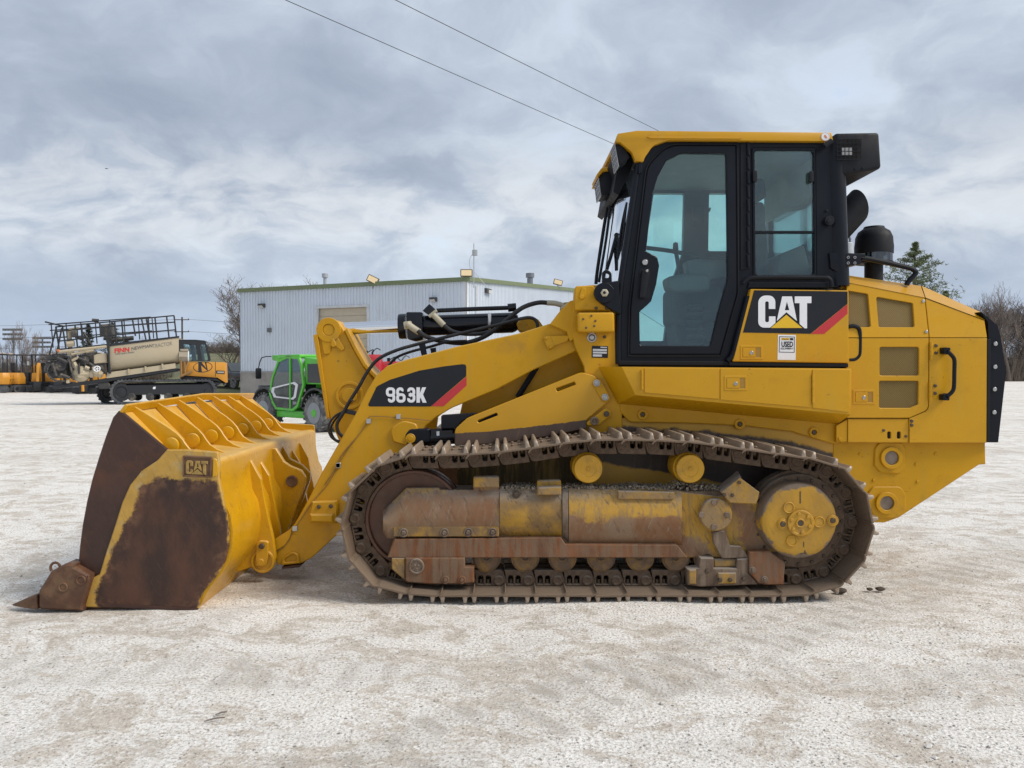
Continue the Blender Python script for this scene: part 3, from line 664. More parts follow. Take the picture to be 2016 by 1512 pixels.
# ---------------------------------------------------------------- tilt lever and cylinder on the centre line
YT = 6.09
lev = add('tilt_lever', pl([(616, 660), (625, 657), (626, 640, 8), (634, 631, 8), (650, 627, 10), (668, 632, 8), (679, 650), (697, 687), (716, 720), (735, 745), (775, 785), (760, 850), (690, 885), (668, 870), (649, 826), (637, 767), (626, 699)], YT, .30, bev=.012), M_YARM, LD)
add('boss', [ringd(*R4((148, 278))[0], 24, 11.5, YT, .02), disc(*R4((148, 278))[0], 11, YT, .014)], M_YARM, lev)
add('boss', [ringd(*R4((275, 678))[0], 27.5, 22, YT, .012), disc(*R4((275, 678))[0], 15, YT, .016)], M_YARM, lev)
add('pin_retainer', [pl(R4((98, 335, 14), (150, 325), (160, 345, 8), (165, 365), (150, 425, 10), (115, 428, 14)), YT-.014, .014, bev=.005), pl(R4((165, 365), (185, 345, 8), (200, 320), (245, 395, 10), (225, 408, 10), (190, 380)), YT-.013, .013, bev=.005), pl(R4((150, 320), (175, 330), (185, 345), (195, 375, 12), (170, 388, 12), (155, 370, 10), (160, 345)), YT-.022, .022, r=2, bev=.006)], M_YARM, lev)
add('edge_flange', [g_poly(offs(W2([(679, 650), (697, 687), (716, 720), (745, 752)], YT), .0)+offs(W2([(679, 650), (697, 687), (716, 720), (745, 752)], YT), .03)[::-1], YT-.03, .36, (), .005), pl([(616, 660), (625, 657), (648, 822), (643, 826)], YT-.02, .34, bev=.004)], M_YARM, lev)
ct = P(670, 647, 6.24); ce = P(1040, 634, 6.24); ax = (ce-ct)
u_ = lambda px: (px-670)/(1040-670)*ax.length
kk = 6.24/F
cyl = add('tilt_cylinder', g_lathe(ct, [(15*kk, u_(829)), (19.5*kk, u_(830)), (20*kk, u_(838)), (20*kk, u_(1008)), (18*kk, u_(1014)), (14*kk, u_(1020))], ax, 32), M_CYL, LD)
add('rod', g_lathe(ct, [(12*kk, u_(672)), (12*kk, u_(790))], ax, 32), M_CHR, cyl)
add('cylinder_head', [g_lathe(ct, [(20*kk, u_(785)), (24*kk, u_(785.5)), (25*kk, u_(790)), (25*kk, u_(800))], ax, 32), bv(pl([(799, 614), (831, 614), (833, 668), (818, 672), (802, 668)], 6.12, .24, bev=0), .012, 2)], M_CYL, cyl)
add('cylinder_band', g_lathe(ct, [(20*kk, u_(961)), (20.6*kk, u_(961)), (20.6*kk, u_(966)), (20*kk, u_(966))], ax, 32), M_STEEL, cyl)
add('band_clip', pl(R4((1118, 178), (1138, 178), (1138, 222), (1132, 240), (1122, 222)), 6.13, .01, bev=.002), M_WHITE, cyl)
add('port_block', [bv(pl(R4((718, 160), (760, 117), (805, 158), (795, 185), (760, 190)), 6.12, .12, bev=0), .008, 2), tp(R4((805, 160), (1030, 150), (1240, 143)), 6.16, .018, 10, 1), tp(R4((1240, 143), (1290, 138)), 6.16, .033, 12, 1), tp(R4((1275, 118), (1277, 150)), 6.16, .02, 8, 1)], M_CYL, cyl)
add('cylinder_eye', pl(R4((1290, 235, 20), (1340, 200, 40), (1420, 205, 40), (1460, 260), (1390, 300), (1310, 285, 30)), 6.13, .2, bev=.01), M_YARM, cyl)
hs = add('hydraulic_hose', tp(R4((690, 283), (740, 318), (830, 345), (960, 358), (1060, 335), (1150, 285), (1240, 210), (1330, 142), (1420, 112), (1480, 112)), 6.02, .0185, 10, 5), M_HOSE, LD)
adds('fitting', [tp(R4((625, 240), (655, 262), (700, 292)), 6.06, .026, 12, 3), tp(R4((1478, 112), (1530, 115), (1580, 130)), 6.02, .021, 12, 2), tp(R4((1565, 150), (1610, 118)), 6.0, .012, 8, 1), ], M_BEIGE, hs)
adds('flange', [pl(R4((600, 228, 8), (650, 222, 8), (656, 268, 8), (608, 276, 8)), 6.07, .03, bev=.004), bv(pl(R4((750, 190), (800, 150), (810, 165), (765, 205)), 6.08, .06, bev=0), .004, 1)], M_BEIGE, hs)
hs2 = add('hydraulic_hose', tp(R4((845, 245), (900, 285), (980, 302), (1080, 300), (1160, 278)), 6.05, .0165, 10, 5), M_HOSE, LD)
add('fitting', tp(R4((785, 185), (850, 250)), 6.05, .023, 12, 1), M_BEIGE, hs2)
adds('steel_line', [tp(R4((1422, 268), (1418, 235), (1395, 208), (1340, 205), (1200, 240), (900, 312), (700, 362), (560, 402), (450, 455), (385, 530), (330, 625), (275, 712), (232, 790), (198, 850), (205, 900), (238, 935)), 5.95, .0135, 10, 4),
                     tp(R4((512, 495), (560, 446), (650, 410), (760, 382), (870, 352), (990, 345)), 5.99, .0105, 8, 4)], M_HOSE, LD)
adds('hose_loop', [tp(R4((250, 770), (190, 800), (152, 845), (146, 890), (165, 935), (215, 968)), 5.98, .009, 8, 5), tp(R4((240, 790), (200, 810), (165, 860), (162, 900), (185, 945), (225, 960)), 6.0, .008, 8, 5), pl(R4((245, 758), (320, 778), (305, 800), (235, 785)), 5.96, .03, bev=.003), tp(R4((283, 703), (292, 715)), 5.93, .012, 8, 1)], M_HOSE, LD)
adds('line_bracket', [pl(R4((697, 372), (735, 362), (748, 436), (715, 442)), 5.92, .012, bev=.002), pl(R4((765, 390), (800, 385), (803, 420), (772, 425)), 6.0, .012, bev=.002)], M_BLK, LD)
# lift cylinder
lc = add('lift_cylinder', [g_lathe(P(765, 940, YA+.04) if 0 else P(848, 862, YA+.03), [(0, 0), (.05, 0), (.055, .01), (.055, .35), (.0, .36)], P(905, 858, YA+.03)-P(848, 862, YA+.03), 20)], M_CYL, LD)
add('rod_eye', [pl(R4((600, 930, 45), (640, 882, 30), (760, 880), (770, 965), (650, 975, 40)), YA-.03, .09, r=4, bev=.01)], M_BLK, lc)
add('eye_pin', [disc(*R4((646, 940))[0], 9.6, YA-.03, .006), disc(*R4((646, 940))[0], 5.5, YA-.036, .004)], M_YARM, lc)
add('cylinder_guard', bv(pl(R4((832, 800), (1050, 785), (1000, 815), (955, 840), (930, 880), (832, 882)), 5.58, .10, bev=0), .006, 1), M_BLKM, lc)
add('collar', pl(R4((760, 885), (912, 880), (912, 968), (760, 968)), YA-.02, .08, r=2, bev=.012), M_CYL, lc)
add('data_tag', pl(R4((804, 898), (822, 896), (822, 922), (806, 924)), YA-.023, .002, bev=0), M_WHITE, lc)
for o in (lc,): pass
# ---------------------------------------------------------------- frame: tower, guards, hull
YF = 5.58
tow = add('loader_tower', pl([(1130, 575, 5), (1136, 564, 5), (1166, 561), (1225, 561), (1225, 860), (1150, 862), (1152, 745), (1150, 722, 6), (1140, 700), (1131, 680), (1124, 640), (1128, 610)], YF, .04, bev=.006), M_Y, LD)
mirror(tow, YC, LD)
add('tower_top', pl(R5((88, 975, 12), (98, 960, 10), (190, 957), (220, 1000), (300, 1060), (306, 1096, 8), (90, 1096, 10)), YF-.05, .05, r=3, bev=.008), M_Y, tow)
add('upper_link_ear', pl(R4((1495, 245), (1560, 160), (1620, 100, 12), (1645, 95), (1650, 330), (1620, 350), (1600, 290)), YF+.01, .03, bev=.006), M_Y, tow)
bxp = add('valve_cover', bv(pl(R5((105, 1107), (306, 1105), (308, 1216), (106, 1216)), YF-.12, .12, bev=0), .016, 3), M_YC, tow)
for q in R5((135, 1143), (180, 1125), (202, 1153), (196, 1181), (151, 1191)): add('bolt', bolt(*q, 2.2, YF-.12, .006, 8), M_BOLT, bxp)
adds('bolt', [bolt(*q, 3.4, YF-.05, .014) for q in R5((206, 1083), (263, 1083))]+[bolt(*q, 3.2, YF, .012) for q in R5((252, 1242),)], M_BOLT, tow)
add('washer_bolt', [ringd(*R5((182, 1245))[0], 9.5, 6.2, YF, .012), bolt(*R5((182, 1245))[0], 5.4, YF, .02, 10)], M_STEEL, tow)
add('rounded_pad', [pl(R5((122, 985, 12), (128, 968, 14), (152, 970, 12), (150, 1020, 12), (128, 1040, 10), (112, 1020, 8)), YF-.06, .012, bev=.004), disc(*R5((127, 1021))[0], 4.5, YF-.06, .01)], M_Y, tow)
plate_ = add('data_plate', pl(R5((183, 1290), (272, 1292), (271, 1357), (182, 1355)), YF-.0025, .003, bev=.0008), M_DEC, tow)
add('plate_field', [pl(R5((188, 1307), (266, 1309), (265, 1320), (188, 1318)), YF-.0042, .001, bev=0), pl(R5((188, 1322), (266, 1324), (265, 1334), (188, 1332)), YF-.0042, .001, bev=0), pl(R5((188, 1337), (238, 1338), (238, 1350), (188, 1349)), YF-.0042, .001, bev=0), pl(R5((230, 1295), (266, 1297), (266, 1303), (230, 1301)), YF-.0042, .001, bev=0)], mk('silver_label', (.55, .56, .58), .35, metal=.3), plate_)
add('arm_stop_bracket', [pl(R4((1452, 322, 10), (1500, 312, 10), (1528, 372), (1505, 395, 10), (1485, 398, 8)), 5.60, .03, bev=.005), ex(R4((1500, 315), (1620, 312), (1640, 285), (1600, 345), (1525, 372)), 5.60, 5.63)]+[bolt(*q, 3.6, 5.60, .012) for q in R4((1476, 327), (1500, 382))], M_Y, tow)
add('inner_frame', pl(R4((945, 800), (970, 690), (1180, 580), (1420, 450), (1650, 340), (1700, 430), (1712, 490), (1720, 640), (1000, 920), (945, 920)), 5.86, .06, bev=.006), M_Y, LD)
add('brace_strut', tp(R4((1415, 505), (1300, 690)), 5.80, .022, 8, 1), M_BLKM, LD)
YG = 5.545
gd_wear = W2(R4((880, 1010), (880, 912), (1000, 905), (1150, 895), (1300, 878), (1500, 855), (1650, 835), (1720, 826), (1760, 840), (1760, 920)), YG)
grd = add('lift_cylinder_guard', pl(R4((915, 985), (917, 885, 40), (985, 822, 30), (1000, 813), (1690, 535, 70), (1775, 560, 40), (1868, 703, 20), (1722, 826), (1722, 880), (1500, 925), (1200, 970)), YG, .03, holes=[(R4((1052, 832), (1172, 784), (1180, 800), (1062, 846)), 2.2), (R4((1533, 636), (1648, 594), (1656, 612), (1542, 656)), 2.2)], bev=.005), mk('guard_worn_paint', CY, .42, var=.08, vs=3., dirt=(.30, .20, .08), da=.12, bump=.02, bs=160, wear=(.095, .060, .044), wear2=(.065, .04, .03), wn=.012, ws=18., we=.003), LD, wear=[gd_wear], grid=.035)
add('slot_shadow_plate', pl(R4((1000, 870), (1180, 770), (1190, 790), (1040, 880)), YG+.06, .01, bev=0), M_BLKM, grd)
kp2 = add('bolted_strap', pl(Y3((965, 250, 60), (1040, 195, 60), (1110, 220, 50), (1262, 500, 40), (1210, 560, 30), (1130, 550, 40)), YG-.012, .014, bev=.005), M_Y, grd)
for q in Y3((1045, 265), (1172, 480)): add('washer_bolt', [ringd(*q, 7.0, 4.2, YG-.012, .010), disc(*q, 4.4, YG-.012, .018), disc(*q, 2.2, YG-.03, .003)], M_STEEL, kp2)
ear = add('pivot_ear', pl(Y3((890, 870, 40), (1060, 740), (1180, 640, 60), (1270, 690, 40), (1275, 760, 50), (1150, 850), (1070, 915, 50), (900, 915, 40)), YG-.005, .04, bev=.006), M_Y, LD)
add('pivot_pin', [disc(*Y3((1193, 735))[0], 5.6, YG-.005, .016)], M_BOLT, ear)
add('pivot_bore', [ringd(*Y3((1010, 845))[0], 8.5, 4.2, YG-.005, .012), disc(*Y3((1012, 845))[0], 4, YG-.005, .003)], M_MUD, ear)
# hull side behind the tracks
hull = add('hull', [pl([(1120, 800), (1660, 800), (1690, 1010), (1600, 1090), (1000, 1090), (900, 1000), (900, 925)], 5.64, 1.22, bev=.01)], M_DKY, LD)
add('hull_side', pl([(1215, 780), (1692, 800), (1692, 872), (1640, 874), (1560, 850), (1465, 838), (1350, 833), (1240, 831, 10), (1222, 812)], 5.575, .05, bev=.006), M_Y, LD)
hs_w = W2([(1130, 900), (1130, 848), (1200, 838), (1260, 842), (1330, 845), (1400, 850), (1480, 858), (1560, 868), (1660, 900), (1700, 950), (1700, 1000)], 5.60)
add('hull_skirt', pl([(1140, 850), (1225, 822), (1660, 820), (1662, 1000), (1150, 1000)], 5.605, .03, bev=.004), mk('oily_skirt_paint', (.55, .30, .03), .5, var=.1, wear=(.05, .036, .028), wear2=(.085, .06, .045), wn=.05, ws=6., we=.012, streak=1.), LD, wear=[hs_w], grid=.05)
for q in ((1265, 816), (1456, 835), (1602, 851)):
    pd = add('mount_pad', ringd(*q, 10.5, 5.2, 5.575, .012), M_Y, LD); add('bolt', bolt(*q, 4.6, 5.575, .010), M_BOLT, pd)
# ---------------------------------------------------------------- service box under the cab
YS = 5.36
A = [P(1178, 722, YF-.004), P(1224, 722, YS), P(1676, 725.5, YS), P(1676, 725.5, 5.60)]
B = [P(1180, 742, YF-.004), P(1224, 737, YS), P(1676, 740, YS), P(1676, 740, 5.60)]
D = [P(1215, 793, YF-.004), P(1251, 778, YS), P(1674, 816, YS), P(1674, 816, 5.60)]
E = [P(1216, 795, YF-.004), P(1217, 795, YF-.006), P(1648, 835, YF-.006), P(1648, 835, 5.60)]
sbx = add('service_box', bv(g_loft([A, D, E]), .008, 2), M_YC, LD)
def latch(px0, py0, px1, py1, Y, parent):
    w_, h_ = px1-px0, py1-py0
    l = add('latch', [pl([(px0-4, py0-4), (px1+4, py0-4), (px1+4, py1+4), (px0-4, py1+4)], Y-.003, .004, holes=[[(px0, py0), (px1, py0), (px1, py1), (px0, py1)]], bev=.002), pl([(px0+1, py0+1), (px0+w_*.7, py0+1), (px0+w_*.7, py1-1), (px0+1, py1-1)], Y-.004, .004, bev=.0015), (pl([(px0+w_*.72, py0), (px1, py0), (px1, py1), (px0+w_*.72, py1)], Y-.0005, .001, bev=0), M_SHADE)], M_YC, parent)
    add('lock', [ringd(px0+w_*.5, (py0+py1)/2+1, 4.0, 2.0, Y-.004, .004, 14), disc(px0+w_*.5, (py0+py1)/2+1, 2.2, Y-.004, .003, 12)], M_STEEL, l)
M_SHADE = mk('recess_shade_yellow', (.36, .19, .02), .5)  # darker copy of the yellow, shade of the latch recess put into the colour
def hinge(px0, py0, px1, py1, Y, parent, n=4):
    g = []
    for k in range(n):
        a, b = py0+(py1-py0)*k/n, py0+(py1-py0)*(k+.94)/n
        p0, p1 = P((px0+px1)/2, a, Y-.004), P((px0+px1)/2, b, Y-.004); r = (px1-px0)/2*Y/F
        g.append(g_lathe(p0, [(r, 0), (r, (p1-p0).length)], p1-p0, 10))
    add('hinge', g, M_YC, parent)
fz = lambda x, t: 722.6+(x-1224)*.0066+t
d1 = add('access_door', pl([(1269, 724.5), (1415.5, 725.5), (1415.5, 786), (1269, 773)], YS-.006, .006, r=1.5, bev=.002), M_YC, sbx)
d2 = add('access_door', pl([(1418.5, 725.5), (1597, 727), (1597, 802.5), (1418.5, 787)], YS-.006, .006, r=1.5, bev=.002), M_YC, sbx)
add('end_panel', pl([(1600, 727), (1674, 728), (1672, 812), (1600, 803)], YS-.006, .006, r=1.5, bev=.002), M_YC, sbx)
latch(1430, 744, 1467, 765, YS-.006, d2)
hinge(1261.5, 728, 1266.5, 767, YS-.002, d1); hinge(1598, 736.5, 1603, 794, YS-.004, d2, 4)
# ---------------------------------------------------------------- rear: chassis plate, hood
YR = 5.60; YH = 5.53
rc = add('rear_chassis', pl([(1640, 868), (1940, 871), (1941, 914), (1928, 915), (1770, 1019, 6), (1742, 1029, 6), (1706, 1028), (1640, 1005)], YR, .05, bev=.006), M_Y, LD)
mirror(rc, YC, LD)
add('rear_crossbeam', g_box(P(1660, 900, YR).x, P(1800, 900, YR).x, YR+.04, 2*YC-YR-.04, .62, .98), M_DKY, LD)
def boss(c, sq, r1, r2):
    b = add('pin_boss', [pl(sq, YR-.014, .016, r=9, bev=.006), ringd(*c, r1, r2, YR-.014, .02)], M_Y, rc)
    add('pin', disc(*c, r2, YR-.014, .006), mk('pin_face_steel', (.22, .17, .13), .5, metal=.3, var=.3, vs=20), b)
boss(R6((1028, 1050))[0], R6((938, 1000, 40), (965, 962, 30), (1095, 965, 30), (1118, 1000), (1112, 1110, 40), (1080, 1142, 30), (970, 1135, 30), (935, 1095)), 22, 14)
boss(R6((1000, 1308))[0], R6((895, 1260, 40), (930, 1215, 30), (1085, 1215, 40), (1115, 1260), (1115, 1345, 30), (1060, 1395, 30), (935, 1395, 30), (905, 1330)), 22, 14)
adds('bolt', [bolt(*q, 3.2, YR, .008) for q in R6((852, 1027), (930, 1178), (1180, 1187), (1284, 1027), (1173, 1085))], M_Y, rc)
lowp = add('lower_panel', pl(R6((783, 828), (1131, 828), (1131, 962), (783, 962)), YH+.01, .03, r=1.5, holes=[(R6((1009, 900), (1030, 900), (1030, 942), (1009, 942)), 3), (R6((1064, 900), (1086, 900), (1086, 942), (1064, 942)), 3)], bev=.003), M_YC, LD)
add('slot_shade_sheet', pl(R6((1000, 890), (1095, 890), (1095, 950), (1000, 950)), YH+.026, .006, bev=0), M_BLKM, lowp)  # black sheet behind the slots, stands in for the shade inside them
adds('bolt', [bolt(*q, 3, YH+.01, .007) for q in R6((987, 893), (1114, 927))], M_BOLT, lowp)
add('corner_panel', [pl(R6((716, 868), (780, 830), (780, 959), (716, 959)), YH+.015, .03, bev=.003), bolt(*R6((735, 942))[0], 3.4, YH+.015, .008)], M_Y, LD)
YH2 = YH+.075                                    # the hood leans in above the door line
def yl(py): return YH+(664-py)/(664-560)*.075 if py < 664 else YH
def hp(px, py, dy=0.): return P(px, py, yl(py)+dy)
core = g_loft([[P(1655, 872, YH+.035), P(1940, 872, YH+.035), P(1940, 666, YH+.035), P(1938, 632, YH+.06), P(1821, 588, YH+.09), P(1655, 556, YH+.115)],
               [Vector((v.x, 2*YC-v.y, v.z)) for v in (P(1655, 872, YH+.035), P(1940, 872, YH+.035), P(1940, 666, YH+.035), P(1938, 632, YH+.06), P(1821, 588, YH+.09), P(1655, 556, YH+.115))]])
hood = add('engine_hood', core, M_Y, LD)
ldoor = add('engine_door', pl(R6((775, 366), (1247, 366), (1243, 775, 40), (1135, 822, 20), (775, 822)), YH, .03, r=1, holes=[(R6((965, 416), (1190, 416), (1190, 580), (965, 580)), 4), (R6((962, 610), (1188, 610), (1186, 745), (1140, 765), (962, 765)), 3)], bev=.004), M_YC, hood)
adds('air_screen', [pl(R6((955, 405), (1200, 405), (1200, 590), (955, 590)), YH+.014, .01, bev=0), pl(R6((952, 600), (1200, 600), (1200, 775), (952, 775)), YH+.014, .01, bev=0)], M_SCR, ldoor)
latch(*R6((824, 673))[0], *R6((926, 733))[0], YH, ldoor)
hinge(*R6((1250, 390))[0], *R6((1267, 494))[0], YH-.002, ldoor); hinge(*R6((1244, 620))[0], *R6((1262, 724))[0], YH-.002, ldoor)
add('rear_panel', pl(R6((1251, 366), (1580, 366), (1577, 964), (1136, 964), (1136, 826), (1247, 778, 40)), YH, .03, bev=.003), M_YC, hood)
# leaning upper panels (built as sheets with real thickness)
def lean(pts, th=.03, dy=0.):
    f_ = [hp(p[0], p[1], dy) for p in pts]; b_ = [v+Vector((0, th, 0)) for v in f_]
    return g_loft([f_, b_])
def leanh(outer, holes, dy=0., th=.03, r=1.5):
    o = fil(outer, r); hs_ = [fil(h, 3.5) for h in holes]
    V, Fc = g_poly(W2(o, YH), YH, th, [W2(h, YH) for h in hs_], .003)
    z0 = P(1700, 664, YH).z; z1 = P(1700, 560, YH).z; k = .075/(z1-z0)
    return [(v[0]*(1+(v[2]-z0)*k/YH) if v[2] > z0 else v[0], v[1]+max(0, (v[2]-z0)*k)+dy, (H+(v[2]-H)*(1+(v[2]-z0)*k/YH)) if v[2] > z0 else v[2]) for v in V], Fc
up = add('upper_screen_panel', leanh(R6((775, 45), (1222, 134), (1224, 150), (1247, 362), (775, 362)), [R6((775, 92), (898, 112), (915, 302), (775, 304)), R6((945, 128), (1155, 165), (1165, 303), (960, 303))]), M_YC, hood)
add('air_screen', leanh(R6((760, 80), (1200, 140), (1200, 320), (760, 320)), [], .016, .008), M_SCR, up)
adds('bolt', [bolt(*q, 3.2, yl(q[1]), .008, 10) for q in R6((1214, 154), (1231, 329))], M_STEEL, up)
add('upper_rear_panel', leanh(R6((1226, 137), (1565, 264), (1580, 362), (1251, 362), (1228, 150)), []), M_YC, hood)
yt = lambda px, py, k: P(px, py, yl(py)+k)
adds('hood_chamfer', [g_loft([[hp(1654, 553, -.004), hp(1821, 586, -.004), P(1813, 563, YH+.24), P(1655, 540, YH+.26)], [hp(1654, 553, .03), hp(1821, 586, .03), P(1813, 563, YH+.27), P(1655, 540, YH+.29)]]),
                     g_loft([[hp(1822.5, 586, -.004), hp(1939, 630, -.004), P(1930, 614, YH+.20), P(1815, 563, YH+.24)], [hp(1822.5, 586, .03), hp(1939, 630, .03), P(1930, 614, YH+.23), P(1815, 563, YH+.27)]])], M_YR, hood)
Ht = [P(1655, 540, YH+.27), P(1814, 563, YH+.25), P(1930, 614, YH+.22)]
add('hood_top', g_loft([[Ht[0], Ht[1], Ht[2], Ht[2]-Vector((0, 0, .04)), Ht[1]-Vector((0, 0, .04)), Ht[0]-Vector((0, 0, .04))], [Vector((v.x, 2*YC-v.y, v.z)) for v in (Ht[0], Ht[1], Ht[2], Ht[2]-Vector((0, 0, .04)), Ht[1]-Vector((0, 0, .04)), Ht[0]-Vector((0, 0, .04)))]]), M_YR, hood)
adds('bolt', [bolt(*q, 3.4, YH, .008, 10) for q in R6((1286, 408), (1286, 450), (1281, 638), (1281, 681), (1147, 840), (1147, 863))], M_BOLT, hood)
gh = add('grab_handle', tp(R6((1352, 440), (1375, 462), (1392, 490), (1392, 560), (1390, 640), (1380, 672), (1350, 700)), YH-.06, .014, 10, 4), M_BLK, hood)
adds('handle_foot', [bv(pl(R6((1335, 418), (1370, 420), (1368, 460), (1335, 455)), YH-.06, .06, r=2, bev=0), .006, 2), bv(pl(R6((1330, 688), (1366, 680), (1364, 722), (1330, 722)), YH-.06, .06, r=2, bev=0), .006, 2)], M_BLK, gh)
rg = add('radiator_guard', [ex(R6((1545, 215), (1640, 292), (1660, 370), (1688, 560), (1643, 962), (1578, 962), (1588, 370), (1585, 275)), YH+.02, 2*YC-YH-.02)], M_BLK, LD)
for q in R6((1626, 398), (1624, 530), (1621, 658), (1619, 790)): add('bolt', disc(*q, 4.2, YH+.02, .010, 14), M_STEEL, rg)
add('edge_strip', pl(R6((1582, 372), (1602, 372), (1594, 960), (1579, 960)), YH-.002, .02, bev=.002), M_BLKM, rg)
# ---------------------------------------------------------------- cab
YK = 5.57
# logo panel
lp = add('logo_panel', pl(R5((1059, 977), (1599, 985), (1599, 1386), (958, 1377)), YK-.05, .06, r=2, bev=.006), M_YC, LD)
dc = add('logo_decal', [(pl(R5((1077, 984), (1592, 991), (1592, 1058), (1388, 1224), (1016, 1217)), YK-.0516, .0016, bev=0), M_DEC), (pl(R5((1592, 1060), (1592, 1113), (1464, 1225), (1390, 1225)), YK-.0515, .0015, bev=0), M_RED)], M_DEC, lp)
add('lettering', cat_letters(R5, YK-.0532), M_WHITE, dc)
add('triangle', pl(R5((1255, 1119), (1343, 1192), (1168, 1192)), YK-.0533, .0012, bev=0), M_DECY, dc)
latch(*R5((1013, 1299))[0], *R5((1114, 1354))[0], YK-.05, lp)
st = add('sticker', pl(R5((1209, 1229), (1307, 1231), (1306, 1369), (1206, 1367)), YK-.0515, .0015, bev=0), M_WHITE, lp)
add('sticker_print', [(pl(R5((1216, 1238), (1301, 1240), (1300, 1328), (1214, 1326)), YK-.0528, .001, holes=[R5((1219, 1241), (1298, 1243), (1297, 1325), (1217, 1323))], bev=0), M_DEC),
    (pl(R5((1227, 1246), (1272, 1247), (1272, 1259), (1227, 1258)), YK-.0528, .001, bev=0), M_DECY), (pl(R5((1275, 1247), (1293, 1248), (1293, 1260), (1275, 1259)), YK-.0528, .001, bev=0), M_DEC),
    (text_px('USED', *[R5((1228, 1295))[0][0], R5((1292, 1295))[0][0], R5((0, 1296))[0][1], R5((0, 1266))[0][1]], YK-.0528, -.001, .03), M_DEC),
    (text_px('EQUIPMENT', R5((1224, 0))[0][0], R5((1293, 0))[0][0], R5((0, 1310))[0][1], R5((0, 1301))[0][1], YK-.0528, -.001, .02), M_DEC),
    (text_px('Newman', R5((1233, 0))[0][0], R5((1267, 0))[0][0], R5((0, 1256))[0][1], R5((0, 1249))[0][1], YK-.0545, -.001, .02), M_DEC)], M_DEC, st)
add('step_strip', pl(R5((940, 1379), (1597, 1388), (1597, 1408), (940, 1400)), YK-.045, .1, bev=.004), M_BLKM, LD)
# side frame
door_o = R5((392, 1338, 8), (888, 1338, 8), (983, 1000, 20), (976, 186, 8), (600, 186, 150), (490, 300, 120), (440, 720), (396, 1080))
clear = [(1272, 494), (1274, 478), (1284, 383), (1295, 348), (1312, 316), (1342, 301, 30), (1430, 302, 5), (1432, 460), (1433, 549), (1414, 617), (1399, 681, 5), (1260, 680, 5), (1259, 614, 6), (1275, 600, 6), (1282, 593), (1292, 560), (1298, 522, 8), (1294, 506, 5)]
frame_o = R5((328, 1397), (322, 1360), (330, 1000), (405, 500), (437, 282), (470, 240), (520, 180, 60), (600, 150, 60), (1512, 160), (1549, 972), (1075, 976), (1066, 990), (965, 1388), (940, 1397))
rw = R5((1072, 203), (1412, 203), (1418, 908), (1078, 908))
cabf = add('cab_frame', pl(frame_o, YK, .07, holes=[(R5((408, 1326), (880, 1326), (972, 1000), (964, 200), (610, 200), (505, 305), (452, 720), (410, 1080)), 6), (rw, 2)], bev=.008), M_BLK, LD)
fk = lambda *q: [(987+(p[0]-987)*(2*YC-YK)/YK, 732+(p[1]-732)*(2*YC-YK)/YK)+p[2:] for p in q]     # far-side openings as they show through the near glass
farf = add('cab_frame', pl(R5((328, 1397), (322, 1360), (330, 1000), (405, 500), (437, 282), (470, 240), (520, 165, 60), (600, 140, 60), (1512, 145), (1549, 972), (1549, 1397)), YK, .07, holes=[(fk((1284, 384), (1344, 384), (1341, 500), (1318, 560), (1304, 672), (1243, 672), (1252, 600)), 4), (fk((1392, 384), (1442, 384), (1442, 497), (1390, 497)), 4), (fk((1452, 386), (1506, 386), (1508, 500), (1450, 500)), 4)], bev=.008), M_BLK, LD)
fm = mirror(farf, YC, LD); bpy.data.objects.remove(farf)
cdoor = add('cab_door', pl(door_o, YK-.02, .03, holes=[clear], bev=.006), M_BLK, cabf)
add('door_glass', pl(clear, YK+.001, .004, bev=0), M_GLASS, cdoor)
add('door_handle', [bv(pl(R5((462, 872), (500, 866), (502, 890), (478, 1022), (446, 1026), (448, 1000)), YK-.055, .03, r=2, bev=0), .008, 2), bv(pl(R5((445, 865), (505, 862), (500, 1030), (440, 1034)), YK-.025, .006, r=4, bev=0), .002, 1)], M_BLKM, cdoor)
add('door_lock', [(disc(*R5((474, 830))[0], 8, YK-.02, .006), M_BLKM), (disc(*R5((476, 830))[0], 5.6, YK-.026, .004), M_STEEL)], M_STEEL, cdoor)
add('key_barrel', disc(*R5((487, 877))[0], 2.7, YK-.055, .004), M_STEEL, cdoor)
add('door_seal', g_tube([P(q[0], q[1], YK-.012) for q in fil(R5((384, 1348, 8), (893, 1348, 8), (990, 1003, 20), (984, 178, 8), (596, 178, 150), (482, 298, 120), (432, 720), (388, 1080)))]+[P(*R5((384, 1340))[0], YK-.012)], .006, 6), M_BLKM, cabf)
rwf = add('rear_side_window', pl(R5((1066, 198), (1416, 198), (1422, 912), (1074, 912)), YK-.012, .02, r=2, holes=[(R5((1080, 212), (1406, 212), (1412, 900), (1086, 900)), 8)], bev=.003), M_BLK, cabf)
adds('pane', [pl(R5((1078, 208), (1410, 208), (1413, 664), (1080, 664)), YK+.004, .004, bev=0), pl(R5((1080, 668), (1413, 668), (1415, 905), (1082, 905)), YK+.012, .004, bev=0)], M_GLASS, rwf)
add('window_bar', pl(R5((1078, 656), (1414, 656), (1415, 671), (1080, 671)), YK-.004, .02, bev=.003), M_BLK, rwf)
adds('window_catch', [bv(pl(R5((1071, 324), (1094, 322), (1096, 388), (1072, 388)), YK-.03, .02, r=4, bev=0), .005, 2), bv(pl(R5((1382, 326), (1405, 324), (1407, 388), (1383, 390)), YK-.03, .02, r=4, bev=0), .005, 2)], M_BLKM, rwf)
hg = []
